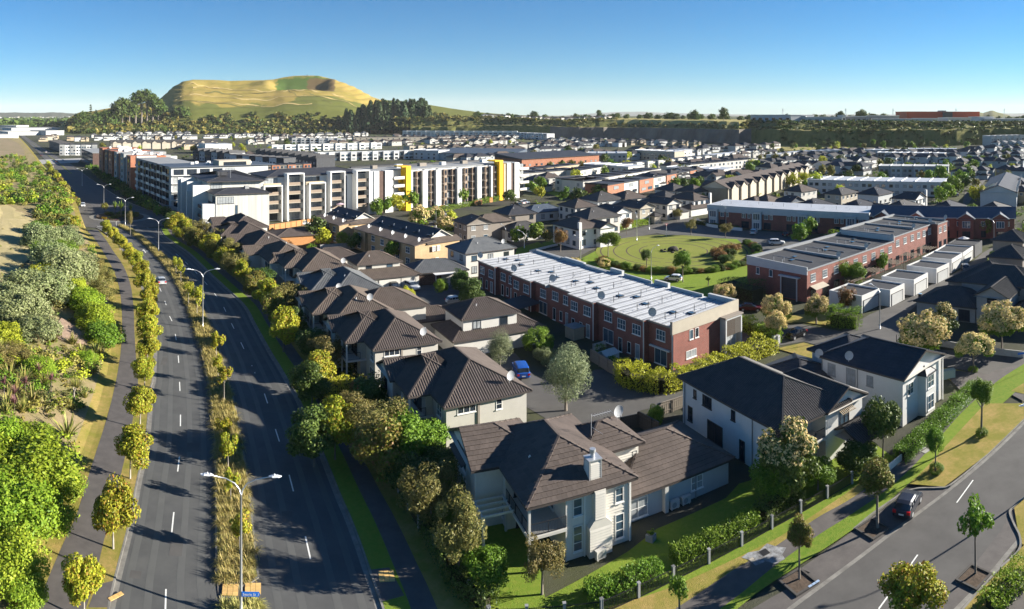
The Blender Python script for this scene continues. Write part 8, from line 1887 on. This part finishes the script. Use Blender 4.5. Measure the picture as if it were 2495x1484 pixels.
s=sign(183,500,1.7,1.9,1.6,rad(25),mat('sign_red',(.55,.03,.05),.5,var=.05),'red notice board with white band beside the far footpath',2);b=MB();b.box(-.85,-.1,1.6,.85,-.085,2.0);b.build('white_band',M_white,s)
s=sign(254,538,2.2,.7,.7,0,mat('sign_yellow',(.75,.42,.01),.5,var=.05),'yellow chevron board on the roundabout island',2)
for i in range(4):b=MB();x=-.9+i*.5;b.poly([(x,-.09,.78),(x+.14,-.09,.78),(x+.3,-.09,1.05),(x+.14,-.09,1.32),(x,-.09,1.32),(x+.16,-.09,1.05)]);b.build('chevron',M_black,s)
def giveway(px,py,h_,rz,lab):
 root=thing('give_way_sign',P(px,py),rz,lab,'sign','give way signs');b=MB();b.tube([(0,0,0),(0,0,h_)],.05,6);b.build('post',M_white,root);b=MB();b.poly([(-.45,-.06,h_),(0,-.06,h_-.8),(.45,-.06,h_)]);b.poly([(-.45,-.05,h_),(.45,-.05,h_),(0,-.05,h_-.8)]);b.build('border',MATS['sign_red'],root);b=MB();b.poly([(-.28,-.07,h_-.1),(0,-.07,h_-.6),(.28,-.07,h_-.1)]);b.build('panel',M_white,root)
giveway(185,550,3.0,0,'give way sign at the bank side of the roundabout');giveway(283,550,2.2,0,'give way sign at the median tip before the roundabout');giveway(387,519,3.0,0,'give way sign beyond the roundabout on the grass strip');giveway(1623,577,4.0,.3,'give way sign at the bend of the park street')
# ---- fences
def picket(p0,p1,h_,label,step=.13,post=3.2,pm=None,bm_=None,pw=.2,name='fence',posth=.12):
 a,c=Vector(p0),Vector(p1);L_=(c-a).length;rz=frame_of(a,c);root=thing(name,a,rz,label,'fence');n=max(1,round(L_/post));g_=L_/n
 k=('post',pw,h_);
 if k not in WM:b=MB();b.box(-pw/2,-pw/2,-.1,pw/2,pw/2,h_+posth);b.box(-pw/2-.03,-pw/2-.03,h_+posth,pw/2+.03,pw/2+.03,h_+posth+.06);WM[k]=b.mesh('post',[pm or M_grey])
 for i in range(n+1):put('post',WM[k],root,(i*g_,0,0))
 k2=('panel',round(g_,1),h_,step,(bm_ or M_black).name)
 if k2 not in WM:
  b=MB();b.box(pw/2,-.02,.12,g_-pw/2,.02,.16);WM[k2]=b.mesh('rail',[bm_ or M_black]);b=MB();b.box(-.012,-.012,.05,.012,.012,h_);WM[k2+('bar',)]=b.mesh('bar',[bm_ or M_black])
 m=int(L_/step)
 for i in range(n):put('rail',WM[k2],root,(i*g_,0,0));put('rail',WM[k2],root,(i*g_,0,h_-.22))
 b=MB();bars=[]
 for i in range(m):
  x=(i+.5)*L_/m
  if min(x%g_,g_-x%g_)>pw*.6:bars.append(x)
 for x in bars[:60]:put('bar',WM[k2+('bar',)],root,(x,0,0))
 if len(bars)>60:
  for x in bars[60:]:b.box(x-.012,-.012,.05,x+.012,.012,h_)
  tag(b.build('bars',bm_ or M_black,root),kind='stuff')
 return root
picket(P(1465,1500),P(1640,1418),1.1,'black railing fence with grey posts below the lower hedge');picket(P(1640,1418),P(1880,1290),1.1,'black railing fence with grey posts below the upper hedge');picket(P(1880,1290),P(2075,1180),1.1,'black railing fence under the cream-flowering tree')
picket(P(1190,1520),P(1465,1500),1.1,'black railing fence at the corner by the bottom edge');picket(P(1020,1290),P(1190,1520),1.1,'black railing fence behind the roadside footpath');picket(P(930,1130),P(1020,1290),1.1,'black railing fence under the rusty trees by the footpath')
def board_fence(pts,h_,label,m=M_fence,bw=.15,name='board_fence',cap=True):
 a,c=Vector(pts[0]),Vector(pts[1]);L_=(c-a).length;root=thing(name,a,frame_of(a,c),label,'fence');n=int(L_/bw)
 k=('board',bw,h_,m.name)
 if k not in WM:b=MB();b.box(.006,-.012,0,bw-.006,.012,h_);WM[k]=b.mesh('board',[m])
 for i in range(n):put('board',WM[k],root,(i*bw,.02*(i%2),R.uniform(-.02,.02)))
 b=MB();b.box(0,-.06,h_*.25,L_,-.02,h_*.25+.08);b.box(0,-.06,h_*.8,L_,-.02,h_*.8+.08);b.build('rail',m,root)
 if cap:b=MB();b.box(0,-.07,h_+.02,L_,.09,h_+.06);b.build('capping',m,root)
 for i in range(int(L_/2.4)+1):b=MB();b.box(i*2.4-.05,-.16,0,i*2.4+.05,-.06,h_);b.build('post',m,root)
board_fence((P(1440,880),P(1512,925)),1.8,'weathered board fence between brick terrace corner and lime hedge',mat('pale_fence',(.22,.19,.155),.85,var=.25,scale=2,stretch=(5,5,.6)))
board_fence((P(1555,1040),P(1606,1068)),1.8,'dark board fence behind the corner house');board_fence((P(1600,1015),P(1690,985)),1.5,'low trellis-topped fence beside the charcoal-roofed house',MATS['pale_fence']);board_fence((P(1510,1050),P(1555,1040)),1.5,'short dark fence by the shrub behind the corner house')
board_fence((P(1090,755),P(1175,752)),1.8,'grey fence wall beside the pale hatchback',M_conc,.5);board_fence((P(780,612),P(868,606)),1.7,'concrete block wall below the shorter tan terrace',M_conc,.9);board_fence((P(655,562),P(745,548)),1.8,'orange timber fence below the white apartments',M_wood,.4);board_fence((P(748,547),P(778,545)),1.8,'short orange timber fence beside the parked hatchback',M_wood,.4)
bush('garden_shrub',P(1597,1030),'lime',1.2,1.3,'yellow-flecked shrub growing over the trellis fence')
def low_wall(pts,h_,label,m=M_creamw,th=.2):
 root=None
 l=resample(pts,16);b=MB()
 for p,q in zip(l,l[1:]):b.beam(p+Vector((0,0,h_/2)),q+Vector((0,0,h_/2)),th,h_)
 return tag(b.build('garden_wall',m),label,'wall')
low_wall([P(2165,1150),P(2270,1062),P(2380,965)],.8,'low white wall and fence along the long clipped hedge',M_white,.12)
low_wall([P(1698,542),P(1725,552),P(1748,556)],1.0,'curved white garden wall at the road end of the grey parapet terrace',M_white);low_wall([P(1775,560),P(1808,563)],1.0,'short white garden wall before the grey parapet terrace',M_white);low_wall([P(2427,598),P(2480,602)],1.3,'pale wall before the blue-roofed terrace',M_conc)
low_wall([P(1665,526),P(1722,508)],.7,'low white wall under the green hedge by the park street',M_white);low_wall([P(2260,838),P(2380,858),P(2494,872)],1.0,'low pale wall before the grey gabled house',M_conc);low_wall([P(1290,615),P(1358,598)],.6,'low white wall before the chimney house',M_white);low_wall([P(418,512),P(443,517)],1.6,'concrete wall below the grey corner apartments',M_conc);low_wall([P(330,478),P(372,500),P(418,512)],1.6,'grey stepped wall along the grey apartments garden',M_grey)
for i,(x,y)in enumerate([(1062,515),(1074,513),(1080,512),(1039,519),(1160,501),(1170,499),(1196,493)]):
 p=P(x,y);root=thing('timber_gate',p,aw,'orange gate screen below the white apartments, %s from the first yellow fin'%ORD[i],'gate','orange gate screens');b=MB();b.box(-.9,-.05,0,.9,.05,2.0);b.build('panel',M_wood,root)
 # tree pits beside the side street, covers, cabinets, bins, mailboxes
def pit(px,py,rz,sx,sy,lab,blue=False):
 p=P(px,py);root=thing('tree_pit',(p.x,p.y,0),rz,lab,'tree pit','kerbed tree pits along the side street');b=MB();t=.18
 for x0,y0,x1,y1 in((-sx,-sy,sx,-sy+t),(-sx,sy-t,sx,sy),(-sx,-sy+t,-sx+t,sy-t),(sx-t,-sy+t,sx,sy-t)):b.box(x0,y0,0,x1,y1,.16)
 b.build('kerb',mat('dark_kerb',(.075,.068,.062),.85,var=.2,scale=2),root);b=MB();b.poly([(-sx+t,-sy+t,.07),(sx-t,-sy+t,.07),(sx-t,sy-t,.07),(-sx+t,sy-t,.07)]);b.build('mulch',M_soil,root)
 if blue:
  for i in range(3):b=MB();b.box(sx*.15+i*.38,-sy-.01,.161,sx*.15+i*.38+.34,-sy+t+.01,.175);b.build('blue_block',mat('blue_kerb',(.30,.40,.55),.6,var=.1),root)
sa=math.atan2((SL[30]-SL[20]).y,(SL[30]-SL[20]).x)
pit(1944,1420,sa,1.15,1.15,'kerbed tree pit with three pale blue blocks on its edge',True);pit(2125,1290,sa,1.15,1.15,'kerbed tree pit behind the parked hatchback');pit(2372,1408,sa,1.15,1.05,'kerbed tree pit on the far side of the side street')
def lid(px,py,rz,sx,sy,m,lab,z=.135,name='service_cover',h_=.02):
 p=P(px,py);root=thing(name,(p.x,p.y,z),rz,lab,'service cover');b=MB();b.box(-sx,-sy,0,sx,sy,h_);b.build('lid',m,root);b=MB();b.box(-sx-.05,-sy-.05,-.01,sx+.05,sy+.05,h_*.5);b.build('surround',M_kerb,root)
lid(2245,1095,sa,.42,.25,M_ltgrey,'pale service cover in the grass by the footpath, upper one');lid(2255,1102,sa,.45,.25,M_conc,'pale service cover in the grass by the footpath, lower one');lid(1862,1350,sa,.35,.35,M_black,'square dark manhole cover on the whitened path');lid(1832,1368,sa,.2,.2,M_beige,'small pale cover beside the whitened path')
M_stain=mat('whitewash_stain',(.085,.08,.075),.8,col2=(.36,.37,.38),scale=2.2,detail=8)
area('stained_path',[(1806,1362),(1822,1350),(1850,1345),(1868,1328),(1890,1335),(1915,1338),(1905,1355),(1912,1366),(1888,1378),(1866,1372),(1840,1382),(1828,1370)],.131,M_stain)
p=P(2305,922);cb=thing('service_cabinet',(p.x,p.y,0),rad(-18),'pale green service cabinet on the grass behind the dark-roofed house','cabinet');b=MB();b.box(-1.2,-.4,0,1.2,.4,1.1);b.box(-1.25,-.45,1.1,1.25,.45,1.2);b.build('body',mat('cabinet_green',(.22,.30,.27),.6,var=.08),cb)
for x,y,c,lab in[(968,690,(.55,.12,.02),'red-lidded wheelie bin beside the cream garage'),(973,691,(.5,.3,.02),'yellow-lidded wheelie bin beside the cream garage'),(2241,728,(.2,.35,.5),'blue-lidded wheelie bin by the third white garage')]:
 root=thing('wheelie_bin',P(x,y),rad(30),lab,'bin');b=MB();b.box(-.25,-.3,.06,.25,.3,1.0);b.build('body',M_black,root);b=MB();b.box(-.28,-.34,1.0,.28,.32,1.07);b.build('lid',mat('bin_lid_%d'%x,c,.5,var=.05),root);b=MB();b.tube([(-.22,.3,.1),(.22,.3,.1)],.1,8);b.build('wheel',M_black,root)
for x,y,lab in[(2118,1165,'white letterbox pillar at the hedge end'),(1885,838,'grey letterbox pillar by the lime hedge end'),(1895,836,'second grey letterbox pillar by the lime hedge end')]:
 root=thing('letterbox',P(x,y),rad(20),lab,'letterbox');b=MB();b.box(-.25,-.25,0,.25,.25,1.3);b.build('pillar',M_white,root);b=MB();b.box(-.12,-.262,.9,.12,-.25,.96);b.build('slot',M_black,root)
 # white patio umbrella on an apartment balcony
um=thing('garden_umbrella',wa.matrix_basis@Vector(((fx(803)+fx(832))/2,-3.4,3.2)),0,'pink-white umbrella on a low balcony of the white apartments','umbrella','garden umbrellas');b=MB();b.tube([(0,0,-3.2),(0,0,2.0)],.05,5);b.build('pole',M_metal,um);b=MB()
for j in range(8):b.poly([(0,0,2.2),(1.6*math.cos(.785*j),1.6*math.sin(.785*j),1.7),(1.6*math.cos(.785*(j+1)),1.6*math.sin(.785*(j+1)),1.7)])
b.build('canopy',mat('pink_canvas',(.55,.40,.45),.8,var=.1),um)
# each scattered garden tree is told apart by the building it stands nearest
BL=[(o,o.matrix_basis.translation)for o in bpy.data.objects if o.parent is None and o.get('category')in('terrace','house','apartment building')]
seen={}
for o in FT:
 q=o.location;n_=min(BL,key=lambda t:(t[1].xy-q.xy).length)[0];n_='houses '+n_['label'].split(', ')[1].split(' ',1)[1]if n_.get('group')=='detached houses across the estate' else n_['label'].split(', ')[0];n_=' '.join(n_.split()[:9])
 while n_.split()[-1]in('with','and','the','a','of','in','by','behind','to','beside','big','wide','at','before','from','just','above','between','below','its','running','under','over'):n_=n_.rsplit(' ',1)[0]
 seen[n_]=k=seen.get(n_,0)+1;o['label']=('small garden tree near the %s'%n_)if k==1 else '%s small garden tree near the %s'%(ORD[min(k,40)-1],n_)
 # ================================================================ AIR
hz=bpy.data.materials.new('haze');hz.use_nodes=True;n_=hz.node_tree
for q in list(n_.nodes):
 if q.type!='OUTPUT_MATERIAL':n_.nodes.remove(q)
pv=n_.nodes.new('ShaderNodeVolumePrincipled');pv.inputs['Color'].default_value=(.98,.99,1.0,1);pv.inputs['Density'].default_value=3.2e-5;pv.inputs['Anisotropy'].default_value=0
n_.links.new(pv.outputs[0],n_.nodes['Material Output'].inputs['Volume'])
b=MB();b.box(-19500,-1500,-8,19500,19500,430)
o=b.build('haze',hz);tag(o,kind='stuff')
